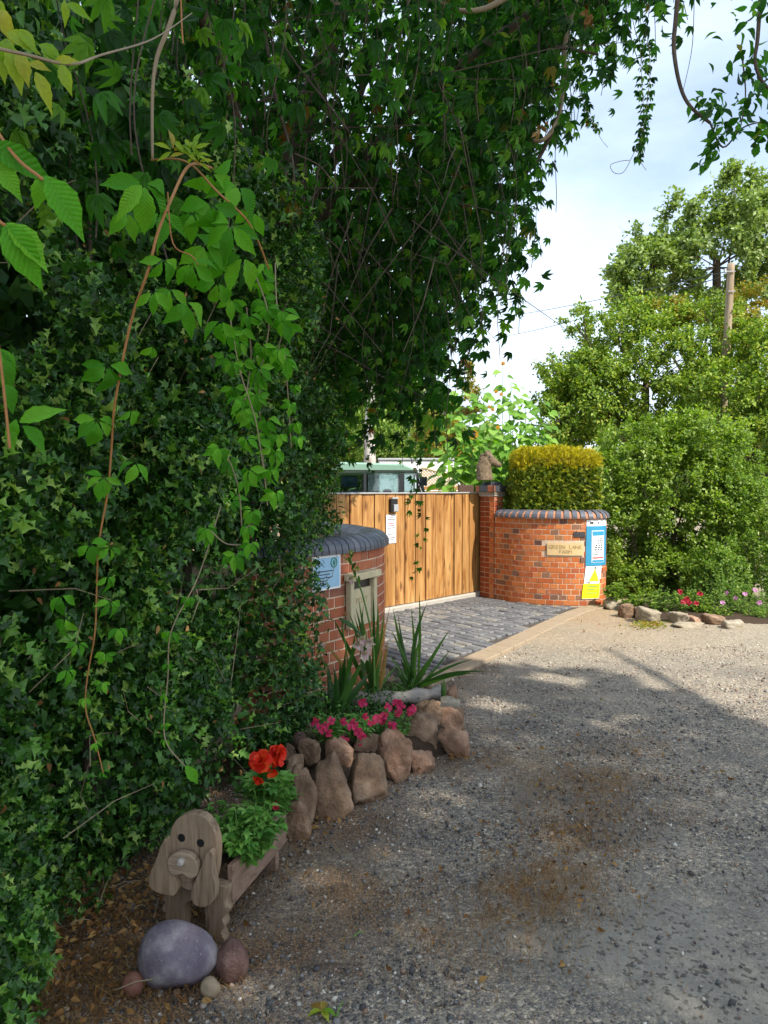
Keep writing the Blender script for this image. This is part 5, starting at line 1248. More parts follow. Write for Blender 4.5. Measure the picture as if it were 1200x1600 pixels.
for x, y, D, s, n_ in [(225, 285, 1.82, .115, 5), (255, 405, 1.86, .07, 4), (238, 455, 1.86, .06, 3), (168, 570, 1.9, .085, 5), (152, 655, 1.93, .08, 5), (205, 640, 1.96, .05, 3), (162, 745, 1.97, .065, 5), (212, 722, 1.97, .065, 3), (140, 850, 2.0, .06, 4), (172, 855, 2.03, .05, 4), (172, 940, 2.05, .05, 4), (185, 980, 2.05, .045, 3), (122, 1005, 2.05, .04, 4), (105, 1045, 2.05, .05, 4), (165, 1020, 2.1, .04, 4), (160, 1065, 2.1, .035, 4), (168, 900, 2.05, .045, 3), (132, 1090, 2.1, .03, 3), (150, 1160, 2.12, .028, 3), (160, 1205, 2.14, .025, 3), (240, 540, 1.95, .05, 2), (95, 930, 2.1, .06, 3), (100, 965, 2.1, .065, 3)]:
    cluster(v1, P(x, y, D), s, n_)
v2 = thing('creeper_vine', 'arching creeper shoot with large drooping leaves and yellow tip', 'creeper', P(330, 420, 2.2))
mb = MB(); mb.tube(smooth([P(236, 250, 2.35), P(290, 252, 2.1), P(340, 300, 2.05), P(390, 350, 2.1), P(420, 420, 2.2)], 6), .003, 6); mb.build('stem', M['vinestem'], v2); mb = MB(); mb.tube(smooth([P(262, 300, 1.95), P(270, 380, 1.95), P(300, 400, 1.95), P(312, 420, 1.95)], 5), .0018, 6); mb.build('stem', M['vinestem'], v2)
for x, y, D, s, n_ in [(330, 318, 2.0, .105, 4), (362, 350, 2.02, .105, 5), (300, 410, 1.93, .085, 4), (330, 270, 2.15, .10, 4), (372, 290, 2.2, .10, 3), (290, 470, 2.0, .085, 3), (340, 440, 2.1, .09, 3), (318, 380, 2.1, .1, 4), (250, 330, 2.05, .10, 3), (380, 400, 2.15, .1, 3), (345, 500, 2.2, .08, 3), (200, 330, 2.0, .08, 2), (265, 450, 2.05, .07, 3), (350, 395, 2.2, .1, 4), (395, 330, 2.25, .08, 3), (300, 330, 2.2, .1, 4)]: cluster(v2, P(x, y, D), s, n_)
T_NARROW = (T_SER[0] * [.5, 1, 1], T_SER[1])
for x, y, s, k in [(290, 240, .055, 5), (300, 232, .05, 5), (270, 235, .06, 4), (310, 252, .045, 4), (285, 228, .05, 5), (305, 243, .05, 5)]: cluster(v2, P(x, y, 2.0), s, k, mat='young', T3=(T_NARROW,), tipdir=(random.uniform(-.5, .5), 0, .8 if x > 265 else .2))
v3 = thing('creeper_vine', 'big near creeper leaves at the left edge of photo', 'creeper', P(20, 400, 1.4))
mb = MB(); mb.tube(smooth([P(-40, 150, 1.35), P(20, 240, 1.33), P(60, 275, 1.32), P(66, 280, 1.32)], 5), .003, 6); mb.build('stem', M['vinestem'], v3); mb = MB(); mb.tube(smooth([P(-40, 280, 1.35), P(-5, 340, 1.3), P(8, 352, 1.3)], 5), .003, 6); mb.build('stem', M['vinestem'], v3); mb = MB(); mb.tube(smooth([P(-20, 430, 1.6), P(0, 560, 1.6), P(15, 700, 1.6)], 5), .003, 6); mb.build('stem', M['vinestem'], v3)
def single(parent, a, b, D, wfac=1.0, mat='creeper', D2=None):
    A = P(a[0], a[1], D); B = P(b[0], b[1], D2 or D); d = np.array(B - A); f = unit(CAMP - np.array(A)) + np.array([0, 0, .45]) + RNG.normal(size=3) * .12
    link('leaf', tm(random.choice((T_SER, T_SER2, T_SER3)), mat), parent, mat_of(basis(d[None], f[None])[0], A, float(np.linalg.norm(d)) * wfac))
for a_, b_ in [((-20, 225), (72, 272)), ((-10, 245), (30, 305)), ((66, 275), (60, 325)), ((70, 275), (131, 360)), ((5, 350), (12, 405)), ((10, 348), (75, 408)), ((8, 352), (65, 435)), ((0, 350), (-40, 410)), ((0, 545), (25, 580)), ((-5, 545), (10, 600)), ((5, 600), (28, 640)), ((10, 665), (25, 700)), ((0, 560), (22, 610)), ((25, 655), (20, 690)), ((30, 660), (90, 635)), ((35, 665), (75, 700))]: single(v3, a_, b_, 1.33 if b_[1] < 450 else 1.7, 1.0)
v4 = thing('creeper_vine', 'yellow green young creeper shoot at top left corner', 'creeper', P(60, 90, 1.5))
mb = MB(); mb.tube(smooth([P(-30, 70, 1.35), P(40, 85, 1.37), P(110, 100, 1.42), P(160, 85, 1.55), P(240, 60, 1.9), P(300, 20, 2.2)], 6), [.0035 - .0022 * i / 31 for i in range(31)], 6); mb.build('stem', M['palestem'], v4)
for a_, b_ in [((0, 15), (20, 60)), ((-10, 0), (12, 30)), ((10, 50), (60, 75)), ((30, 45), (58, 78)), ((65, 75), (92, 98)), ((60, 70), (100, 90)), ((55, 112), (80, 165)), ((95, 100), (110, 145)), ((15, 70), (35, 140)), ((10, 60), (15, 110)), ((85, 95), (120, 92)), ((45, 100), (78, 105)), ((-5, 75), (10, 125)), ((100, 0), (103, 35)), ((105, 5), (138, 25)), ((28, 80), (45, 130))]: single(v4, a_, b_, 1.4, .95, 'young')
# curtain of smaller creeper leaves
v5 = thing('creeper_vine', 'bright curtain of small creeper leaves hanging mid hedge', 'creeper', P(400, 800, 2.7))
cnt = 0
for line, sz_, ste in [([(395, 420, 2.5), (420, 500, 2.5), (405, 600, 2.55), (410, 700, 2.6), (418, 790, 2.6)], .062, 13), ([(430, 410, 2.6), (432, 470, 2.55), (440, 520, 2.55), (425, 570, 2.6)], .068, 9), ([(360, 500, 2.4), (375, 580, 2.42), (400, 660, 2.45), (415, 760, 2.5)], .06, 13), ([(350, 700, 2.5), (372, 760, 2.52), (378, 830, 2.55)], .052, 8), ([(445, 540, 2.7), (450, 620, 2.7), (455, 700, 2.75)], .05, 8), ([(330, 830, 2.5), (355, 850, 2.5), (395, 850, 2.5)], .06, 5), ([(385, 480, 2.45), (392, 560, 2.5), (380, 640, 2.5)], .06, 8)]:
    c = smooth([P(*q_) for q_ in line], 8); mb = MB(); mb.tube(c, .0022, 5); mb.build('stem', M['palestem'], v5)
    for k in range(ste):
        if cnt > 295: break
        n_ = random.choice((3, 4, 5, 5)); q_ = c[int((k + random.random() * .8) / ste * (len(c) - 1))] + Vector((random.uniform(-.05, .05), random.uniform(-.06, .04), random.uniform(-.03, .03))); cluster(v5, q_, sz_ * random.uniform(.8, 1.15), n_); cnt += n_
v6 = thing('creeper_vine', 'thin yellowish creeper runner ending in one holly like leaf', 'creeper', P(290, 1200, 2.6))
mb = MB(); c = smooth([P(345, 790, 2.7), P(310, 900, 2.6), P(268, 985, 2.55), P(262, 1060, 2.55), P(256, 1130, 2.55), (P(262, 1165, 2.52)), P(290, 1198, 2.5)], 6); mb.tube(c, .0022, 5); mb.build('stem', M['palestem'], v6)
for i, s in [(8, .05), (12, .055), (16, .04), (20, .035), (24, .03), (28, .03)]: cluster(v6, c[i], s, 3)
single(v6, (289, 1196), (312, 1226), 2.48)
# stems crossing the dark hedge top
v7 = thing('hanging_branch', 'pale bare branch hanging from top left beside the creeper', 'branch', P(240, 240, 2.4))
mb = MB(); mb.tube(smooth([P(285, -40, 2.45), P(268, 30, 2.4), P(245, 90, 2.4), P(238, 150, 2.4), P(238, 248, 2.4)], 6), [.009 - .005 * i / 25 for i in range(25)], 8); mb.build('bark_stem', M['palestem'], v7, smooth=True)
mb = MB(); mb.tube(smooth([P(282, -20, 2.4), P(284, 40, 2.4), P(286, 68, 2.4)], 4), .003, 5); mb.build('side_shoot', M['vinestem'], v7)

# ================================================================== CREEPER DRAPED TREE
tr = thing('creeper_covered_tree', 'dark arching tree draped in creeper overhanging the gateway', 'tree', (-1.5, 7.2, 0))
mb = MB(); mb.tube(smooth([(-1.5, 7.2, 0), (-1.4, 7.0, 1.5), (-1.2, 6.8, 3.0), (-.8, 6.6, 4.5), (-.2, 6.4, 6.2)], 6), [.17 - .09 * i / 25 for i in range(25)], 10); mb.build('trunk', M['bark'], tr, smooth=True)
LIMB = [[(-1.2, 6.8, 3.0), (-.3, 6.3, 4.2), (.5, 6.2, 5.0), (1.3, 6.2, 5.6), (2.1, 6.0, 6.4)], [(-1.0, 6.7, 3.6), (-.4, 6.6, 4.6), (-.05, 6.5, 5.5)], [(-1.3, 6.9, 2.4), (-1.0, 5.5, 3.6), (-1.0, 4.2, 4.2), (-1.3, 3.0, 4.2)], [(-.3, 6.3, 4.2), (.3, 6.9, 4.4), (.9, 7.2, 4.2)], [(-.9, 6.6, 4.2), (-1.2, 5.2, 5.2), (-.6, 4.2, 5.4)]]
for l_ in LIMB:
    mb = MB(); c = smooth(l_, 5); mb.tube(c, [.06 * (1 - .8 * i / len(c)) + .008 for i in range(len(c))], 7); mb.build('limb', M['bark'], tr, smooth=True)
for l_, r in [([(800, -10, 5.2), (760, 12, 5.2), (720, 16, 5.2), (680, 0, 5.3)], .022), ([(902, -10, 5.6), (884, 60, 5.6), (880, 120, 5.6), (872, 185, 5.6), (845, 220, 5.6), (815, 205, 5.7), (805, 170, 5.7)], .022), ([(872, 185, 5.6), (840, 250, 5.7), (800, 290, 5.8)], .018), ([(855, 70, 5.5), (900, 78, 5.5), (935, 85, 5.5)], .014), ([(405, -10, 4.5), (415, 60, 4.5), (430, 150, 4.5), (455, 240, 4.5), (460, 300, 4.5)], .014), ([(435, 60, 4.6), (470, 110, 4.6), (510, 160, 4.6), (545, 205, 4.6)], .009), ([(400, 160, 4.5), (450, 145, 4.6), (490, 144, 4.6)], .007), ([(700, 455, 7.0), (740, 445, 6.8), (775, 436, 6.6)], .012), ([(470, 520, 5.6), (540, 555, 5.6), (600, 590, 5.6), (660, 620, 5.6)], .007), ([(500, 365, 5.0), (530, 390, 5.0), (545, 420, 5.0)], .006), ([(460, 240, 4.5), (500, 260, 4.6), (530, 300, 4.7)], .006)]:
    mb = MB(); c = smooth([P(*q_) for q_ in l_], 6); mb.tube(c, [r * (1 - .5 * i / len(c)) for i in range(len(c))], 7); mb.build('branch', M['twig' if r < .02 else 'palestem'], tr, smooth=True)
bx = np.array([-1.7, -.64, -.2, .2, .45, .75, 1.0, 1.1, 1.4, 1.6, 1.93, 2.2, 2.5, 3.0]); bz = np.array([1.75, 1.9, 2.0, 2.05, 2.35, 2.95, 3.35, 3.95, 4.7, 5.0, 5.35, 5.9, 6.4, 7.0])
P_, TP, NM, strands = [], [], [], []
def strand(x, y, z0, z1, sp_, spread=.08):
    n = max(1, int((z0 - z1) / sp_)); z = np.linspace(z0, z1, n); ph = random.uniform(0, 6)
    xx = x + .06 * np.sin(z * 2.2 + ph) + .04 * np.sin(z * 5.1 + ph * 2) + RNG.normal(size=n) * spread; yy = y + .05 * np.cos(z * 2.3 + ph) + RNG.normal(size=n) * spread
    P_.append(np.stack([xx, yy, z + RNG.normal(size=n) * .03], -1)); strands.append((x, y, z0, z1, ph))
CC = [(random.uniform(-1.7, 2.5), random.uniform(5.4, 8.4)) for _ in range(150)]
for i in range(820):
    cx_, cy_ = random.choice(CC); x = min(max(random.gauss(cx_, .10), -1.7), 2.5); y = random.gauss(cy_, .12) - max(0, x) * .15; zb = np.interp(x, bx, bz) * (y / 6.2) * .98 - .1 * (y - 6.2) + random.expovariate(2.2) - .1
    if x < .5: zb = max(zb, 1.75 + random.expovariate(1.2) * .6)
    z1 = min(7.2, zb + random.uniform(.8, 3.2))
    if z1 > zb + .2: strand(x, y, z1, zb, .085)
for i in range(240):   # over the hedge and the near top
    y = random.uniform(2.2, 5.6); x = -.35 - random.random() * 2.2 - (5.6 - y) * .10; zb = 1.6 + y * random.uniform(.27, .62); strand(x, y, zb + random.uniform(.6, 1.8), zb, .10, .1)
for i in range(120):
    y = random.uniform(4.3, 5.8); x = random.uniform(-1.2, .45); zb = 1.6 + y * random.uniform(.40, .7); strand(x, y, zb + random.uniform(.6, 1.5), zb, .10, .1)
# the long strand that hangs in front of the gate and other explicit trailers
for px, y0, y1, D in [(648, 600, 905, 6.4), (655, 620, 800, 6.5), (573, 640, 745, 6.2), (600, 560, 700, 6.2), (625, 560, 720, 6.3), (720, 470, 600, 6.6), (690, 560, 660, 6.5), (775, 300, 470, 6.4), (855, 290, 385, 6.3), (748, 450, 545, 6.8)]:
    a_ = P(px, y0, D); b_ = P(px, y1, D); strand(a_.x, a_.y, a_.z, b_.z, .05, .02)
pp = np.vstack(P_); n = len(pp)
tip = RNG.normal(size=(n, 3)) * .45 + np.array([0, 0, -.9]); nrm = RNG.normal(size=(n, 3)) * .4 + unit(CAMP - pp) * .35 + np.array([.35, -.3, .6])
R = basis(tip, nrm); sz = RNG.uniform(.06, .12, n); nx_ = sum(len(q_) for q_ in P_[-10:]); sz[-nx_:] *= .62
proj = pp[:, 0] / pp[:, 1] * F_PX + 600; pz = 765 - (pp[:, 2] - EYE) / pp[:, 1] * F_PX; vis = (proj > 0) & (proj < 1100) & (pz > -20) & (pz < 900)
keep = (proj > -500) ; print('creeper leaves', n, 'visible', vis.sum())
front = np.where(vis, sz / pp[:, 1], 0); sel = np.argsort(-front * (RNG.random(n) > .5))[:290]
mk = np.zeros(n, bool); mk[sel] = True
leaf_objs('leaf', [tm(T_PALM, 'creeper_dark')], tr, pp[sel], R[sel], sz[sel])
a = ~mk & (RNG.random(n) < .97)
foliage_obj('creeper_foliage', field(T_PALM, pp[a], R[a], sz[a]), M['creeper_dark'], tr, 'stuff')
mb = MB()
for x, y, z0, z1, ph in strands:
    if random.random() < .45: continue
    zz = np.linspace(z0, z1 - .05, 14); mb.tube([(x + .06 * math.sin(z * 2.2 + ph) + .04 * math.sin(z * 5.1 + ph * 2), y + .05 * math.cos(z * 2.3 + ph), z) for z in zz], .003, 3, cap=False)
for i in range(130):
    x, y = random.uniform(-1.5, .6), random.uniform(4.4, 6); z = 1.6 + y * random.uniform(.3, .65); d = Vector((random.gauss(0, .5), random.gauss(0, .3), random.gauss(-.4, .5)))
    a0 = Vector((x, y, z)); mb.tube([a0, a0 + d * .5 + Vector((random.gauss(0, .05), 0, random.gauss(0, .05))), a0 + d], [.005, .004, .002], 4, cap=False)
mb.build('trailing_stems', M['twig'], tr)['kind'] = 'stuff'
# the tree's own crown behind the creeper
n = 11000; x = RNG.uniform(-2.8, 1.9, n); y = RNG.uniform(6.6, 9.6, n); zb = np.interp(x, bx, bz) * (y / 6.2) - .35 + RNG.random(n) * .8
z = zb + RNG.random(n) ** 1.2 * (8.4 - zb).clip(.1); pp = np.stack([x, y, z], -1); k = (noise(pp, 1.1, 15) + RNG.random(n) * .9 > .1) & (z > zb); pp = pp[k]; n = len(pp)
foliage_obj('crown', field(T_MID, pp, basis(rdir(n, (0, 0, -.5)), rdir(n, (.3, -.4, .8))), RNG.uniform(.09, .17, n)), M['creeper_dark'], tr, 'stuff')
n = 14000; y = RNG.uniform(1.8, 7.5, n); x = -1.6 - RNG.random(n) * 2.2 + (y - 3) * .08; z = RNG.uniform(2.2, 6.5, n); pp = np.stack([x, y, z], -1)
k = (noise(pp, 1.0, 16) + RNG.random(n) > .0); pp = pp[k]; n = len(pp)
foliage_obj('crown', field(T_MID, pp, basis(rdir(n, (0, 0, -.5)), rdir(n, (.3, -.4, .8))), RNG.uniform(.1, .2, n)), M['creeper_dark'], tr, 'stuff')
# dead orange leaf bunches
dl = [(P(x, y, 5.4), s) for x, y, s in [(915, 8, .09), (920, 20, .1), (912, 30, .07), (865, 130, .06), (840, 195, .07), (838, 205, .06), (728, 570, .05), (722, 560, .05)] for _ in range(3)]
pp = np.array([tuple(p_) for p_, _ in dl]) + RNG.normal(size=(len(dl), 3)) * .02; foliage_obj('dead_leaves', field(T_SER, pp, basis(rdir(len(pp), (0, 0, -2)), rdir(len(pp))), np.array([s for _, s in dl])), M['dry'], tr, 'stuff')

# ================================================================== OVERHEAD TREE (right): shades the lane, one branch dangles into view
ot = thing('overhanging_tree', 'tree above the lane whose leafy branch dangles at top right', 'tree', (8.2, -3.6, 0))
mb = MB(); mb.tube(smooth([(8.2, -3.6, 0), (8.1, -3.5, 2.5), (7.8, -3.2, 5.2), (7.3, -2.8, 8.2), (6.6, -2.4, 11.0)], 5), [.28 - .17 * i / 21 for i in range(21)], 12); mb.build('trunk', M['bark'], ot, smooth=True)
for l_ in [[(7.8, -3.2, 5.2), (6.2, -.8, 6.6), (4.2, 1.4, 6.4), (2.4, 3.0, 5.4), (1.72, 3.5, 4.5)], [(7.3, -2.8, 8.2), (5.0, -3.4, 9.8), (3.0, -3.5, 10.8)], [(7.3, -2.8, 8.2), (5.6, -.5, 9.4), (4.2, 1.5, 10.4)], [(7.3, -2.8, 8.0), (8.4, -1.0, 9.4), (9.0, .2, 10.6)]]:
    mb = MB(); c = smooth(l_, 5); mb.tube(c, [.09 * (1 - .85 * i / len(c)) + .006 for i in range(len(c))], 8); mb.build('limb', M['bark'], ot, smooth=True)
n = 25000; gxp = RNG.uniform(-4.0, 4.6, n); gyp = RNG.uniform(1.2, 10.5, n); hz = RNG.uniform(8.6, 12.6, n)
lim = np.interp(gxp, [-5.5, -3, -1, .4, .8, 1.63, 2.7, 4.0], [11, 10.6, 9.6, 7.5, 7.2, 6.3, 5.1, 3.6]) + noise(np.stack([gxp, gyp, hz * 0], -1), .7, 21) * .55
k = gyp < lim
hole = np.zeros(n, bool)
for px, py, r in [(560, 1400, .17), (520, 1370, .1), (770, 1108, .16), (725, 1082, .14), (700, 1108, .1), (870, 1050, .3), (590, 1350, .07), (960, 1130, .16), (680, 1330, .06), (650, 1500, .07), (820, 1200, .08)]:
    c = G(px, py); hole |= (np.hypot(gxp - c.x, gyp - c.y) < r * (1 + .5 * noise(np.stack([gxp, gyp, hz * 0], -1), 5, 22)))
sub = noise(np.stack([gxp, gyp, hz * .4], -1), 1.3, 23) + RNG.random(n) * 1.3 > -.8
k &= ~hole & sub; gxp, gyp, hz = gxp[k], gyp[k], hz[k]; tt = hz / SUN.z
pp = np.stack([gxp + SUN.x * tt, gyp + SUN.y * tt, hz], -1)
vz = (pp[:, 2] - EYE) < np.maximum(pp[:, 1], 0) * .80; pp = pp[~vz | (pp[:, 1] < 0)]; n = len(pp); print('shade leaves', n)
foliage_obj('crown', field(T_DIAM, pp, basis(rdir(n), rdir(n, tuple(np.array(SUN) * 1.0))), RNG.uniform(.18, .28, n)), M['creeper_dark'], ot, 'stuff')
# dangling branch in view
for l_, r in [([(1062, -40, 3.6), (1056, 30, 3.6), (1053, 75, 3.6), (1062, 130, 3.6), (1078, 165, 3.6), (1110, 192, 3.6)], .012), ([(1190, -30, 3.5), (1184, 60, 3.5), (1180, 95, 3.5), (1190, 125, 3.5), (1215, 150, 3.5)], .010), ([(1085, -20, 4.0), (1082, 70, 4.0), (1068, 140, 4.0)], .0022), ([(1110, 192, 3.6), (1130, 230, 3.6), (1160, 200, 3.6), (1190, 190, 3.55)], .005), ([(1160, 90, 3.55), (1165, 150, 3.55), (1155, 210, 3.55)], .004)]:
    mb = MB(); c = smooth([P(*q_) for q_ in l_], 6); mb.tube(c, [r * (1 - .4 * i / len(c)) for i in range(len(c))], 7); mb.build('branch', M['bark'], ot, smooth=True)
LS = []
for _ in range(150):
    cx, cy, sx, sy = random.choice([(1180, 40, 30, 45), (1165, 110, 32, 30), (1165, 175, 35, 25), (1195, 210, 14, 20), (1145, 195, 20, 16), (1110, 165, 14, 12), (1190, 120, 20, 40), (1195, 30, 20, 40)])
    LS.append((random.gauss(cx, sx * .6), random.gauss(cy, sy * .6), random.uniform(.045, .08)))
LS += [(1075, 160, .06), (1090, 175, .05), (1098, 160, .055), (1090, 150, .05), (1082, 178, .04), (1115, 10, .05), (1112, 60, .06), (1075, 165, .05), (1120, 50, .06)]
for x, y, s in LS:
    p_ = np.array(P(x, y, random.uniform(3.4, 3.7))); R_ = basis(rdir(1, (0, 0, -.7)), rdir(1, (.2, -.8, .3)))[0]; link('leaf', tm(random.choice((T_SER, T_SER2)), 'creeper_dark'), ot, mat_of(R_, p_, s))
for k in range(40):
    f = k / 40; x = 1125 - 25 * f + random.gauss(0, 9 * (1 - f) + 2); y = 195 + 65 * f; p_ = np.array(P(x, y, random.uniform(3.5, 3.62))); link('leaf', tm(T_SER2, 'creeper_dark'), ot, mat_of(basis(rdir(1, (-.5, 0, -2.5)), rdir(1, (.2, -1, .2)))[0], p_, .05))
# thin tendril hanging in the sky
td = thing('creeper_tendril', 'thin looping creeper tendril hanging against pale sky', 'creeper', P(985, 200, 5.0))
mb = MB(); c = smooth([P(1012, 60, 5.0), P(1016, 110, 5.0), P(1010, 170, 5.0), P(1004, 210, 5.0), P(990, 240, 5.0), P(975, 268, 5.0), P(960, 270, 5.0), P(954, 258, 5.0), P(968, 252, 5.0), P(984, 250, 5.0)], 6); mb.tube(c, .0022, 5); mb.build('stem', M['palestem'], td); mb = MB()
c2 = smooth([P(1000, 60, 5.05), P(1003, 130, 5.05), P(1006, 190, 5.05), P(998, 232, 5.05), P(1000, 250, 5.05), P(1010, 266, 5.05)], 6); mb.tube(c2, .0018, 5); mb.build('stem', M['palestem'], td); mb = MB()
c3 = smooth([P(905, 140, 5.5), P(918, 175, 5.5), P(928, 195, 5.5), P(940, 218, 5.5), P(950, 230, 5.5)], 5); mb.tube(c3, .0016, 5); mb.build('stem', M['palestem'], td)
for cc_, k0, k1 in ((c, 0, 22), (c2, 0, 24), (c3, 2, 12)):
    for i in range(k0, min(k1, len(cc_))):
        for _ in range(2): cluster(td, cc_[i] + Vector((random.uniform(-.03, .03), 0, 0)), .045 if i % 2 else .03, 3, mat='creeper_dark')

# ================================================================== TREES AND SHRUBS BEYOND
def crown_pts(c, r, nclump, nleaf, clr, shell=.5, flat=1.0, seed=0, cull=-.5):
    """leaf positions gathered in clumps through an ellipsoid, denser near its surface"""
    d = rdir(nclump); k = (shell + (1 - shell) * RNG.random(nclump)) ** .8; cc = d * k[:, None] * np.array(r) * (1 + .12 * noise(d * 2, 1, seed)[:, None])
    kk = noise(cc + np.array(c), .9 / max(r), seed + 3) > cull; cc = cc[kk]; nclump = len(cc); nt_ = 9; per = max(nleaf // nt_, 3)
    o_ = unit(cc / np.array(r)); td_ = unit(np.repeat(o_, nt_, 0) * .9 + rdir(nclump * nt_) * .9 + np.array([0, 0, .35])); ln_ = clr * 2.4 * RNG.uniform(.4, 1.3, nclump * nt_) * np.repeat(RNG.uniform(.6, 1.3, nclump), nt_)
    u_ = RNG.random((nclump * nt_, per)) ** .8
    q = (np.repeat(cc, nt_, 0)[:, None] + td_[:, None] * (ln_[:, None] * (u_ - .25))[..., None]).reshape(-1, 3); q += RNG.normal(size=q.shape) * clr * .26
    return q + np.array(c), cc + np.array(c)
def tree(name, label, cat, base, blobs, lsize, mat, trunk_r=.15, T=T_DIAM, group=None, bark='bark', extra=None, zmin=.05, lean=(0, 0)):
    base = Vector(base); t = thing(name, label, cat, base, group); fs = []; ends = []
    for (c, r, nc, nl, clr) in blobs:
        q, cc = crown_pts(c, r, nc, nl, clr, seed=len(fs)); q = q[q[:, 2] > zmin]; n = len(q); out = unit(q - np.array(c))
        fs.append(field(T, q, basis(out * .6 + rdir(n) * .8, out * .5 + np.array([0, 0, .7]) + rdir(n) * .6), RNG.uniform(.7, 1.25, n) * lsize)); ends.append((Vector(c), cc))
    foliage_obj('crown', fs, M[mat], t, 'stuff')
    mb = MB(); top = ends[0][0]; tp = smooth([base, base.lerp(top, .5) + Vector((.03, 0, 0)), top], 5); mb.tube(tp, [trunk_r * (1 - .6 * i / len(tp)) for i in range(len(tp))], 9)
    mb.build('trunk', M[bark], t, smooth=True)
    mb = MB()
    for c, cc in ends:
        j = base.lerp(top, random.uniform(.35, .7)); mb.tube([j, j.lerp(c, .6) + Vector((0, 0, .1)), c], [trunk_r * .3, trunk_r * .14, trunk_r * .04], 6)
        for q in cc[:max(3, len(cc) // 12)]: q = Vector(q); mb.tube([c.lerp(j, .12), c.lerp(q, .55), q], [trunk_r * .11, trunk_r * .08, trunk_r * .04], 4)
    mb.build('limbs', M[bark], t)['kind'] = 'stuff'
    return t
def B(px, py, D, rx_, rz_, ry=None, nc=60, nl=60, clr=None):
    clr = clr * .8 if clr else None; nc = int(nc * 1.25)
    r = rx_ / F_PX * D; h = rz_ / F_PX * D; return (tuple(P(px, py, D)), (r, ry or r, h), nc, nl, clr or .16 * (r + h) / 2 + .06)
tree('tall_tree', 'tall loose crowned green tree far behind the pole', 'tree', P(1120, 765, 27) - Vector((0, 0, 1.6)),
     [B(1120, 400, 27, 120, 95, 2.6, 230, 75, .34), B(1010, 430, 26.5, 55, 55, 1.6, 90, 75, .3), B(1150, 315, 27, 45, 48, 1.2, 80, 60, .28), B(1060, 355, 27, 55, 42, 1.4, 80, 65, .3), B(1210, 380, 27, 60, 90, 2, 80, 75, .34), B(985, 455, 26, 30, 40, 1, 40, 60, .28)], .17, 'poplar', .28)
tree('hawthorn_tree', 'broad yellow green hawthorn mass behind the yew and bush', 'tree', P(1000, 765, 17.5) - Vector((0, 0, 1.6)),
     [B(1010, 590, 17.5, 120, 110, 1.8, 420, 80, .2), B(920, 620, 17, 70, 75, 1.3, 230, 75, .17), B(880, 650, 16.6, 45, 70, 1.0, 90, 70, .15), B(960, 510, 17.5, 60, 42, 1.2, 90, 65, .18), B(1100, 560, 17.8, 80, 90, 1.6, 160, 75, .2), B(905, 500, 17, 22, 20, .6, 14, 40, .14), B(860, 570, 16.7, 22, 18, .5, 12, 40, .14)], .085, 'hawthorn', .16)
tree('hedge_tree', 'dense green thicket at right edge under the yellowing leaves', 'tree', P(1160, 765, 15.5) - Vector((0, 0, 1.6)),
     [B(1190, 620, 15.5, 75, 110, 1.3, 340, 74, .17), B(1120, 640, 15.2, 60, 80, 1.1, 140, 70, .16), B(1230, 760, 14.5, 60, 120, 1.2, 140, 70, .17)], .08, 'hawthorn', .13)
tree('turning_shrub', 'yellow and orange turning foliage right of the utility pole', 'shrub', P(1180, 765, 17.2) - Vector((0, 0, 1.6)),
     [B(1185, 480, 17.2, 48, 36, .7, 60, 60, .15), B(1160, 515, 17.0, 30, 24, .5, 24, 50, .14), B(1040, 490, 17.3, 46, 20, .6, 36, 55, .15), B(1205, 520, 17, 30, 24, .6, 26, 50, .15)], .085, 'turning', .06)
tree('large_bush', 'big bright green bush to the right of the yew', 'bush', P(1050, 765, 11.8) - Vector((0, 0, 1.6)),
     [B(1050, 780, 11.8, 112, 128, 1.0, 520, 66, .115), B(985, 850, 11.4, 48, 95, .7, 230, 62, .11), B(1120, 850, 11.5, 60, 105, .8, 280, 62, .11), B(1000, 700, 11.8, 62, 55, .8, 120, 60, .11), B(1100, 695, 11.8, 62, 50, .8, 110, 60, .11), B(950, 760, 11.5, 26, 60, .4, 44, 50, .09), B(1040, 905, 11.2, 90, 40, .6, 240, 60, .1), B(1010, 860, 12.3, 70, 60, .6, 140, 60, .11)], .058, 'bush', .06)
tree('small_shrub', 'pale green shrub on right edge above border flowers', 'shrub', P(1170, 765, 10.4) - Vector((0, 0, 1.6)),
     [B(1180, 900, 10.2, 56, 66, .5, 260, 56, .08), B(1120, 905, 10.3, 44, 50, .45, 150, 50, .075), B(1200, 830, 10.8, 40, 90, .5, 180, 50, .09), B(1150, 780, 11.3, 50, 90, .6, 160, 56, .1), B(1240, 900, 10.0, 50, 70, .5, 110, 50, .09)], .045, 'shrub_far', .02)
tree('rear_shrub', 'bright small leaved hedge shrub behind vehicle and trailer', 'shrub', P(620, 765, 21) - Vector((0, 0, 1.6)),
     [B(560, 690, 21, 70, 50, 1, 110, 60, .22), B(650, 680, 21, 70, 52, 1, 130, 60, .22), B(620, 700, 20.5, 80, 30, .8, 90, 60, .2), B(500, 700, 21.5, 60, 60, 1, 70, 60, .25)], .10, 'shrub_far', .08)
tree('rear_tree', 'dark green tree beyond the birch seen under the canopy', 'tree', P(560, 765, 27) - Vector((0, 0, 1.6)),
     [B(590, 600, 27, 80, 70, 1.6, 120, 60, .4), B(500, 580, 27, 80, 100, 1.6, 110, 60, .4), B(640, 640, 26, 60, 40, 1.4, 60, 60, .35)], .16, 'poplar', .2)
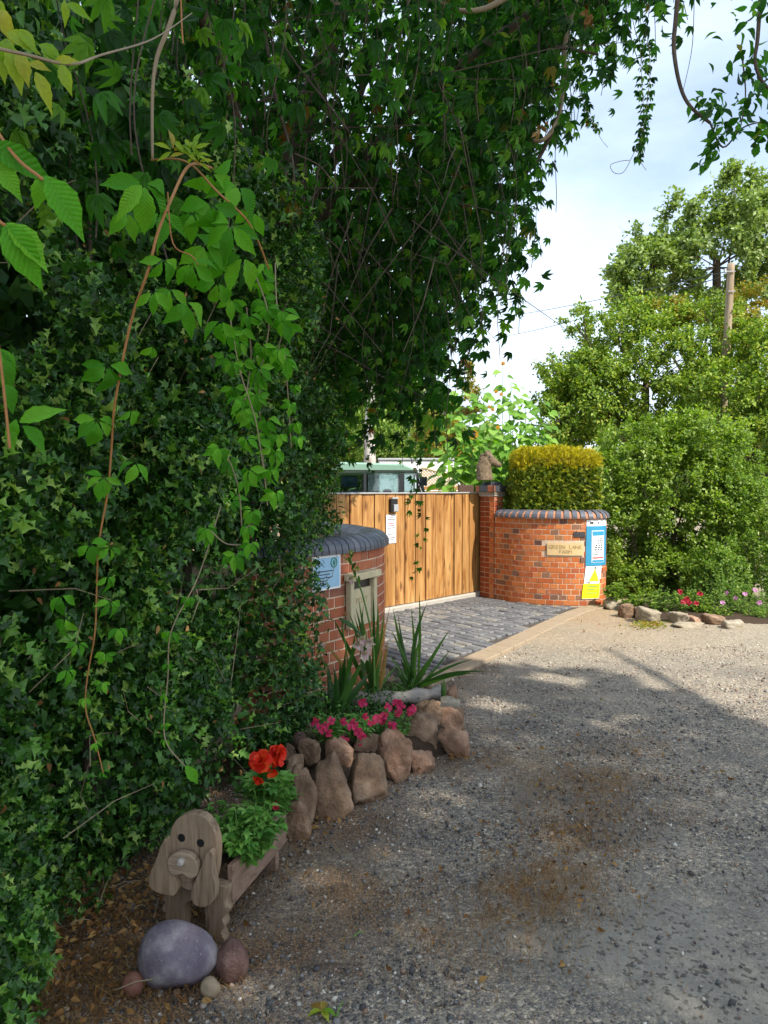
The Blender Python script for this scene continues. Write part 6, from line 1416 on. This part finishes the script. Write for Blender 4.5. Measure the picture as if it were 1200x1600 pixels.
tree('orange_shrub', 'orange and green turning shrub behind sunflowers', 'shrub', P(700, 765, 18) - Vector((0, 0, 1.6)),
     [B(690, 675, 18, 40, 28, .7, 60, 55, .14), B(725, 630, 18, 26, 30, .5, 36, 50, .13), B(728, 585, 17.5, 9, 26, .2, 12, 40, .08), B(700, 700, 18, 44, 26, .7, 50, 55, .14)], .085, 'turning', .05)
# birch trunk
bt = thing('birch_tree', 'pale birch trunk standing behind the green vehicle roof', 'tree', P(578, 765, 17.5) - Vector((0, 0, 1.6)))
mb = MB(); c = smooth([P(579, 765, 17.5) - Vector((0, 0, 1.6)), P(578, 720, 17.5), P(576, 680, 17.5), P(582, 600, 17.5), P(590, 500, 17.6)], 6); mb.tube(c, [.155 - .08 * i / len(c) + .012 * math.sin(i * 2.3) for i in range(len(c))], 12); mb.build('trunk', M['birch'], bt, smooth=True)
q, cc = crown_pts(tuple(P(600, 520, 17.6)), (1.4, 1.2, 1.6), 70, 50, .3); n = len(q); foliage_obj('crown', field(T_DIAM, q, basis(rdir(n, (0, 0, -.6)), rdir(n, (0, 0, .8))), RNG.uniform(.06, .1, n)), M['shrub_far'], bt, 'stuff')
mb = MB()
for x, y, l in [(573, 690, 6), (580, 703, 7), (574, 712, 5), (581, 676, 6)]: a_ = P(x, y, 17.345); mb.tube([a_, a_ + Vector((l * .012, -.01, .01))], [.03, .012], 6)
mb.build('bark_scar', M['ink'], bt)

# yew block
yw_ = thing('yew_block', 'clipped yew block with bright yellow top growth on wall', 'topiary', P(864, 765, 11.0) - Vector((0, 0, .4)))
n = 26000; u = RNG.uniform(-1, 1, (n, 3)); ax_ = RNG.integers(0, 3, n); sg_ = np.where(RNG.random(n) < .5, 1, -1)
u[np.arange(n), ax_] = sg_ * (1.05 - RNG.random(n) ** 2 * .24); cy = P(864, 758, 10.98); hx, hy, hzz = 60 / F_PX * 10.98, .42, 50 / F_PX * 10.98
u[:, :2] = np.sign(u[:, :2]) * np.abs(u[:, :2]); rr = np.maximum(0, np.abs(u) - .8); sh_ = 1 - .35 * (rr.sum(1) - rr.max(1)); q = u * sh_[:, None] * np.array([hx, hy, hzz]); q += .035 * noise(q, 2.4, 31)[:, None] * unit(q) + RNG.normal(size=(n, 3)) * .012
q[:, 2] += (q[:, 0] / hx) * -.02; pz = q[:, 2] / hzz; q += np.array(cy)
sel_t = pz + noise(q, 4, 32) * .25 + RNG.random(n) * .3 > .62
out = unit(q - np.array(cy))
def spray(mask, mat, nm, s0, s1):
    m_ = mask.sum(); tip = out[mask] * .8 + rdir(m_) * .7 + np.array([.15, -.1, -.15 if mat == 'yew' else .5]); foliage_obj(nm, field(T_SPRAY, q[mask], basis(tip, out[mask] + rdir(m_) * .5), RNG.uniform(s0, s1, m_)), M[mat], yw_, 'stuff')
spray(~sel_t, 'yew', 'foliage', .04, .075); spray(sel_t, 'yew_new', 'new_growth', .035, .06)
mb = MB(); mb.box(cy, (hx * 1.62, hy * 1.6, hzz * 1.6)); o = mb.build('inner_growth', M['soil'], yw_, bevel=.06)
mb = MB(); mb.tube([(cy.x, cy.y + .1, 0), (cy.x, cy.y + .05, .8), tuple(cy)], [.05, .045, .03], 8); mb.build('trunk', M['bark'], yw_)

# sunflowers
SF = 'sunflowers growing behind the gate pier'
labels = ['leftmost low sunflower by the trellis post', 'sunflower with brown and orange bloom above the horse', 'leafy sunflower rising left of the horse head', 'tall sunflower just right of orange bloom', 'tallest thin sunflower with bare top against sky', 'sunflower with small yellow blooms right of centre', 'sunflower standing directly behind the horse head', 'sunflower leaning toward the yew top', 'rightmost sunflower with small heart leaves', 'short sunflower filling gap beside the yew', 'pale sunflower stem with yellowed lower leaves', 'rear sunflower between orange bloom and tallest one', 'lower sunflower just above left corner of yew', 'low leafy sunflower beside the trailer corner', 'low sunflower behind the horse mane', 'rear sunflower right of the tallest thin one']
spec = [(705, 640, 12.2), (740, 672, 12.0), (722, 600, 12.5), (756, 606, 12.4), (785, 570, 12.6), (803, 620, 12.3), (770, 645, 11.9), (822, 622, 12.5), (846, 622, 12.3), (815, 660, 12.0), (792, 690, 11.8), (735, 625, 12.8), (838, 660, 12.1), (712, 680, 12.0), (755, 690, 12.3), (800, 595, 12.8)]
sfl = leaf_t([0, .5, 1], [0, .22, 0], .1, .1)
for (px, py, D), lb_ in zip(spec, labels):
    top = P(px, py, D); base = Vector((top.x + random.uniform(-.15, .15), D + random.uniform(-.1, .1), 0)); t = thing('sunflower', lb_, 'sunflower', base, SF)
    c = smooth([base, base.lerp(top, .5) + Vector((random.uniform(-.05, .05), 0, 0)), top], 8); mb = MB(); mb.tube(c, [.010 - .006 * i / len(c) for i in range(len(c))], 6); mb.build('stem', M['greenstem'], t)
    pos, tip, nr, ss = [], [], [], []
    H_ = top.z; nL = 62 if px != 785 else 28
    for k in range(nL):
        f = .40 + .60 * (k + random.random() * .5) / nL
        q_ = c[min(int(f * (len(c) - 1)), len(c) - 1)]; a = k * 2.4 + random.uniform(-.4, .4); rr_ = random.uniform(.10, .42) * (1.25 - f * .8) + .02
        pos.append((q_.x + math.cos(a) * rr_, q_.y + math.sin(a) * rr_, q_.z + random.uniform(-.05, .06))); tip.append((math.cos(a), math.sin(a), -.35)); nr.append((random.gauss(.1, .3), random.gauss(-.55, .3), .8)); ss.append(random.uniform(.18, .27) * (1.08 - f * .42))
    leaf_objs('leaf', [tm(T_HEART, 'sunflower')], t, np.array(pos), basis(np.array(tip), np.array(nr)), np.array(ss))
    fl_ = {1: [(740, 679, .07, True)], 4: [(786, 568, .035, False)], 5: [(775, 612, .03, False), (783, 616, .03, False), (770, 640, .028, False)], 10: [(778, 668, .03, False)], 2: [(765, 636, .028, False)]}.get(labels.index(lb_), [])
    for fx, fy, r, brown in fl_:
        fc = P(fx, fy, D - .32); hd = MB(); hd.disc(fc, (.1, -1, -.1), r * .45, 12, .02); fo = hd.build('flower_head', M['brownbrick' if brown else 'sunpetal'], t)
        nn_ = Vector((.1, -1, .0)).normalized()
        for k in range(14):
            a = 2 * math.pi * k / 14; d = Vector((math.cos(a), -.25, math.sin(a))); po = link('petal', tm(sfl, 'sunpetal', 'petal'), fo, None)
            m_ = mat_of(basis(np.array([tuple(d)]), np.array([[0, -1., 0]]))[0], fc + d * r * .3, r * .95); m_.translation = m_.translation - W(fo); po.matrix_basis = m_
# ================================================================== VEHICLE, TRAILER, TRELLIS, POLE
VD = 13.6
car = thing('parked_vehicle', 'sage green boxy off road vehicle parked behind the gate', 'vehicle', P(600, 765, VD) - Vector((0, 0, 1.6)))
def vz(py, D=VD): return EYE - (py - 765) / F_PX * D
def vx(px, D=VD): return (px - 600) / F_PX * D
X0, XP, XW0, XW1, XB = vx(470), vx(628), vx(655), vx(668), vx(668) + 1.15       # rear, B pillar, windscreen top/bottom, bonnet end
zR, zG0, zG1, zBo, yC = vz(722), vz(769) - .12, vz(739), 1.12, VD
wv = 1.62
def vprism(pl, y0, y1, mat, name, bev=.015, parent=car): mb = MB(); mb.prism([(x, y0, z) for x, z in pl], (0, y1 - y0, 0)); return mb.build(name, mat, parent, bevel=bev)
vprism([(X0, .5), (XB, .5), (XB, 1.0), (XB - .08, 1.1), (XW1 + .05, zBo + .05), (X0, zBo)], VD, VD + wv, M['carpaint'], 'body', .03)
vprism([(X0 + .02, zG1), (XW0, zG1 - .01), (XW0 - .04, zG1 + .07), (XW0 - .3, zR - .03), (X0 + .25, zR + .02), (X0 + .05, zR - .05)], VD + .03, VD + wv - .03, M['carpaint'], 'roof', .03)
vprism([(X0 + .3, zG1 + .045), (XW0 - .02, zG1 + .035), (XW0 - .02, zG1 + .052), (X0 + .3, zG1 + .062)], VD + .005, VD + .03, M['cardark'], 'gutter', 0)
for xa, xb in ((X0, X0 + .12), (vx(568), vx(568) + .05), (vx(624), vx(632)), (XW0 - .05, XW0 - .01)):
    for yy in (VD + .02, VD + wv - .07): vprism([(xa, zBo), (xb, zBo), (xb, zG1), (xa, zG1)], yy, yy + .05, M['cardark'], 'window_pillar', .006)
vprism([(vx(583), zBo), (vx(589), zBo), (vx(589), zG1), (vx(583), zG1)], VD + wv - .07, VD + wv - .02, M['carlight'], 'window_pillar', 0)
for xa, xb in ((X0 + .13, vx(568) - .002), (vx(569) + .045, vx(624) - .002), (vx(632) + .002, XW0 - .052)):
    for yy in (VD + .04, VD + wv - .05): vprism([(xa, zBo + .004), (xb, zBo + .004), (xb, zG1 - .004), (xa, zG1 - .004)], yy, yy + .006, M['glass'], 'side_window', 0)
vprism([(XW0 - .005, zG1 - .03), (XW0 + .02, zG1 - .03), (XW1 + .02, zBo), (XW1 - .005, zBo)], VD + .08, VD + wv - .08, M['glass'], 'windscreen', 0)
for yy in (VD + .02, VD + wv - .07): vprism([(XW0 - .008, zG1), (XW0 + .03, zG1), (XW1 + .06, zBo), (XW1 + .01, zBo)], yy, yy + .05, M['cardark'], 'windscreen_frame', .004)
for xs in (vx(552), vx(605)):
    mb = MB(); mb.box((xs, VD + .45, 1.25), (.16, .45, .72), 0); mb.box((xs + .22, VD + .45, .95), (.45, .45, .14), 0); mb.build('seat', M['seatblue'], car, bevel=.03)
mb = MB(); mb.box((vx(545), VD + .35, vz(752)), (.3, .3, .2)); mb.build('stowed_box', M['seatblue'], car, bevel=.02)
for xs in (X0 + .55, XB - .45):
    for yy in (VD - .02, VD + wv - .2):
        mb = MB(); mb.tube([(xs, yy, .37), (xs, yy + .22, .37)], .37, 20); w_ = mb.build('wheel', M['rubber'], car); mb = MB(); mb.tube([(xs, yy - .005, .37), (xs, yy + .01, .37)], .2, 16); mb.build('rim', M['silver'], w_)
mb = MB(); mb.tube([(XW0 - .12, VD + .2, zR - .02), (XW0 - .14, VD + .2, zR + .1)], [.03, .004], 6); mb.build('roof_fin', M['cardark'], car)
mb = MB(); mb.tube([P(656, 765, VD - .2) , P(654, 742, VD - .25)], .008, 5); mb.box(P(663, 752, VD - .28), (.1, .06, .16)); mb.build('door_mirror', M['cardark'], car, bevel=.01)
tl = thing('white_trailer', 'white box trailer behind vehicle and trellis', 'trailer', P(655, 765, 16.5) - Vector((0, 0, 1.6)))
D2 = 16.5; mb = MB(); xa, xb = vx(592, D2), vx(721, D2); zt, zb = vz(719, D2), .6
mb.box(((xa + xb) / 2, D2 + .9, (zt + zb) / 2), (xb - xa, 1.8, zt - zb)); mb.build('box_body', M['whitepaint'], tl, bevel=.02)
mb = MB(); mb.box(((xa + xb) / 2, D2 + .9, zt + .02), (xb - xa + .05, 1.86, .05)); mb.build('roof_trim', M['zinc'], tl, bevel=.01)
mb = MB(); mb.tube([((xa + xb) / 2, D2 + .1, .3), ((xa + xb) / 2, D2 + .3, .3)], .3, 16); mb.build('wheel', M['rubber'], tl)
# trellis
tv = thing('trellis_fence', 'tan lattice trellis panel with curved top behind gate', 'trellis', P(688, 765, 14.6) - Vector((0, 0, 1.6)))
D3 = 14.6; xa, xb = vx(658, D3), vx(718, D3); zb = vz(762, D3)
def ttop(x): f = (x - xa) / (xb - xa); return vz(731 + 11 * math.sin(f * 1.5) ** 1.2, D3)
zt = lambda x: ttop(min(max(x, xa), xb))
sp_ = .062
for sg2 in (1, -1):
    k = -20
    while k < 40:
        x_ = xa + k * sp_; pts_ = []
        for j in range(60):
            t_ = j * .01; X_ = x_ + sg2 * t_; Z_ = zb + t_
            if xa <= X_ <= xb and Z_ <= zt(X_): pts_.append((X_, Z_))
        if len(pts_) > 3:
            a_, b_ = pts_[0], pts_[-1]; mb = MB(); y_ = D3 + (0 if sg2 > 0 else .009); d = Vector((b_[0] - a_[0], 0, b_[1] - a_[1])).normalized(); nrm_ = Vector((-d.z, 0, d.x)) * .009
            mb.prism([Vector((a_[0], y_, a_[1])) - nrm_, Vector((b_[0], y_, b_[1])) - nrm_, Vector((b_[0], y_, b_[1])) + nrm_, Vector((a_[0], y_, a_[1])) + nrm_], (0, .008, 0)); mb.build('slat', M['trellis'], tv)
        k += 1
c = [(xa + (xb - xa) * i / 10) for i in range(11)]
mb = MB(); mb.tube([(x, D3, zt(x)) for x in c], .018, 6); mb.build('top_rail', M['trellis'], tv)
for zz in (zb - .01, zb - .10, zb - .2): mb = MB(); mb.box(((xa + xb) / 2, D3, zz), (xb - xa + .1, .03, .07)); mb.build('fence_board', M['plank'], tv)
for k in range(8): mb = MB(); mb.box(((xa + xb) / 2, D3, zb - .31 - k * .15), (xb - xa + .1, .02, .14)); mb.build('fence_board', M['plank'], tv)
for x in (xa - .02, xb + .05): mb = MB(); mb.box((x, D3 - .03, .95), (.07, .07, 1.95)); mb.build('post', M['polewood'], tv)
# pole and wires
pole = thing('utility_pole', 'leaning grey brown wooden utility pole among the trees', 'utility pole', P(1128, 765, 16.4) - Vector((0, 0, 1.6)))
PD = 16.4
mb = MB(); mb.tube(smooth([P(1126, 765, PD) - Vector((0, 0, 1.6)), P(1130, 640, PD), P(1137, 520, PD), P(1142.5, 412, PD)], 6), [.095 - .02 * i / 19 for i in range(19)], 12); mb.build('pole_shaft', M['polewood'], pole, smooth=True)
mb = MB(); mb.tube([P(1134, 424, PD - .1), P(1149, 424, PD - .1)], .012, 6); mb.tube([P(1133, 426, PD - .12), P(1133, 420, PD - .12)], .03, 8); mb.tube([P(1138, 455, PD - .1), P(1150, 455, PD - .1)], .01, 6); mb.build('bracket', M['zinc'], pole)
for lb_, far in (('upper thin overhead wire crossing the pale sky', (640, 486)), ('lower thin overhead wire sagging left of the trees', (640, 517))):
    a_ = P(1136, 424 + (far[1] > 500) * 6, PD); b_ = P(far[0], far[1], 60); mb = MB(); pts_ = []
    for i in range(25):
        f = i / 24; q_ = a_.lerp(b_, f); q_.z -= .8 * math.sin(math.pi * f) * (1 if far[1] < 500 else 1.3); pts_.append(q_)
    mb.tube(pts_, .011, 5); tag(mb.build('overhead_wire', M['ink'], base=a_), lb_, 'wire')

# ================================================================== RIGHT BORDER
BR = [('cream border rock nearest the yellow sign', 961, 933, 953, 26, 'pale'), ('mossy grey border rock second from the sign', 985, 945, 966, 28, 'rock'), ('broad pale border rock under the bushy weeds', 1019, 950, 974, 38, 'pale'), ('low tan border rock left of the red blooms', 1066, 958, 976, 30, 'pale'), ('small brown border stone below the red blooms', 1090, 964, 977, 20, 'rockpink'), ('flat thin slab lying before the border rocks', 1080, 974, 982, 52, 'pale'), ('grey border rock half hidden by flowering weeds', 1122, 962, 978, 34, 'rock'), ('white grey lone rock at right end of border', 1151, 971, 985, 32, 'pale'), ('small shadowed stone between cream and broad rocks', 1000, 950, 968, 12, 'rock')]
for i, (lb_, cx, tp_, bt_, w, mt) in enumerate(BR): rock(lb_, cx, tp_, bt_, w, 60 + i, mt, facets=7, group='rocks edging the right border', depth=.22)
mb = MB(); ps = [G(945, 948), G(1000, 966), G(1060, 973), G(1120, 975), G(1200, 977), G(1300, 975), G(1300, 955), G(1200, 950), G(1000, 940)]
c_ = sum(ps, Vector()) / len(ps); rings = [[(c_.x + (q_.x - c_.x) * f_, c_.y + (q_.y - c_.y) * f_, z_) for q_ in smooth(ps + [ps[0]], 4)[:-1]] for f_, z_ in ((.99, -.02), (.94, .015), (.6, .04), (.02, .05))]
nR = len(rings[0]); mb.add([v for r in rings for v in r], [(i * nR + j, i * nR + (j + 1) % nR, (i + 1) * nR + (j + 1) % nR, (i + 1) * nR + j) for i in range(3) for j in range(nR)])
tag(mb.build('border_soil', M['soil'], base=c_, smooth=True), 'dark soil of the narrow border below the bush', None, None, 'structure')
for lb_, px, py, D, w, h, mt, ls in [('leafy green weeds at foot of the yellow sign', 962, 942, 9.9, 46, 34, 'bush', .05), ('feathery bright weeds over the broad border rock', 1035, 966, 9.5, 60, 52, 'shrub_far', .05), ('sprawling low weeds at far right end of border', 1190, 984, 9.1, 60, 40, 'shrub_far', .035), ('leafy weeds filling gap left of white lone rock', 1128, 980, 9.2, 40, 34, 'bush', .04), ('green border plant with red blooms in front of bush', 1075, 962, 9.5, 70, 52, 'shrub_far', .04), ('low leafy clump right behind the flat border slab', 1100, 970, 9.4, 54, 36, 'bush', .04), ('spreading clump hanging over white lone rock', 1165, 974, 9.3, 60, 40, 'shrub_far', .035), ('trailing weeds spilling between the border rocks', 990, 958, 9.7, 40, 34, 'bush', .045), ('flowering border plant with mauve blooms at right', 1140, 972, 9.4, 84, 90, 'shrub_far', .035), ('small green border clump at far right edge', 1195, 974, 9.5, 50, 56, 'shrub_far', .035)]:
    t = leafy_plant('border_plant', lb_, 'plant', px, py, D, w, h, 46, 14, ls, mt, T_MID, 0, up=.5)
    if 'red' in lb_:
        for fx, fy in [(1063, 925), (1094, 928), (1071, 939), (1077, 942), (1074, 936), (1088, 943), (1068, 941)]: flower('crim', t, P(fx, fy, D - .35), .035)
    if 'mauve' in lb_:
        for fx, fy in [(1136, 927), (1129, 942), (1180, 922), (1187, 942), (1164, 928), (1150, 935)]: flower('mallow', t, P(fx, fy, D - .45), .032)
V, Fc, R_ = [], [], []
n = 260; pp = np.array([tuple(G(random.gauss(1012, 16), random.gauss(977, 4))) for _ in range(n)]) + [0, 0, .02]; V, Fc, R_ = field(T_MID, pp, basis(rdir(n) * [1, 1, .3], rdir(n, (0, 0, 2))), RNG.uniform(.03, .05, n))
tag(np_obj('fallen_leaves', V, Fc, M['turning'], rnd=R_), 'yellow fallen leaves below the border rocks', 'litter', None, 'stuff')
# distant woodland and field hedge closing the horizon
n = 80000; a_ = RNG.uniform(rad(-62), rad(62), n); rr_ = RNG.uniform(44, 60, n); hgt = 5.0 + 2.0 * noise(np.stack([a_ * 8, a_ * 0, a_ * 0], -1), 1, 41) + 1.2 * noise(np.stack([a_ * 30, a_ * 0, a_ * 0], -1), 1, 42)
pp = np.stack([np.sin(a_) * rr_, np.cos(a_) * rr_, RNG.random(n) ** .8 * hgt], -1)
tag(np_obj('far_woodland', *field(T_DIAM, pp, basis(rdir(n), rdir(n, (.3, -.6, .8))), RNG.uniform(.5, .9, n))[:2], M['poplar'], rnd=np.repeat(RNG.random(n), 4)), 'distant green woodland line closing the horizon', 'woodland', None, 'stuff')
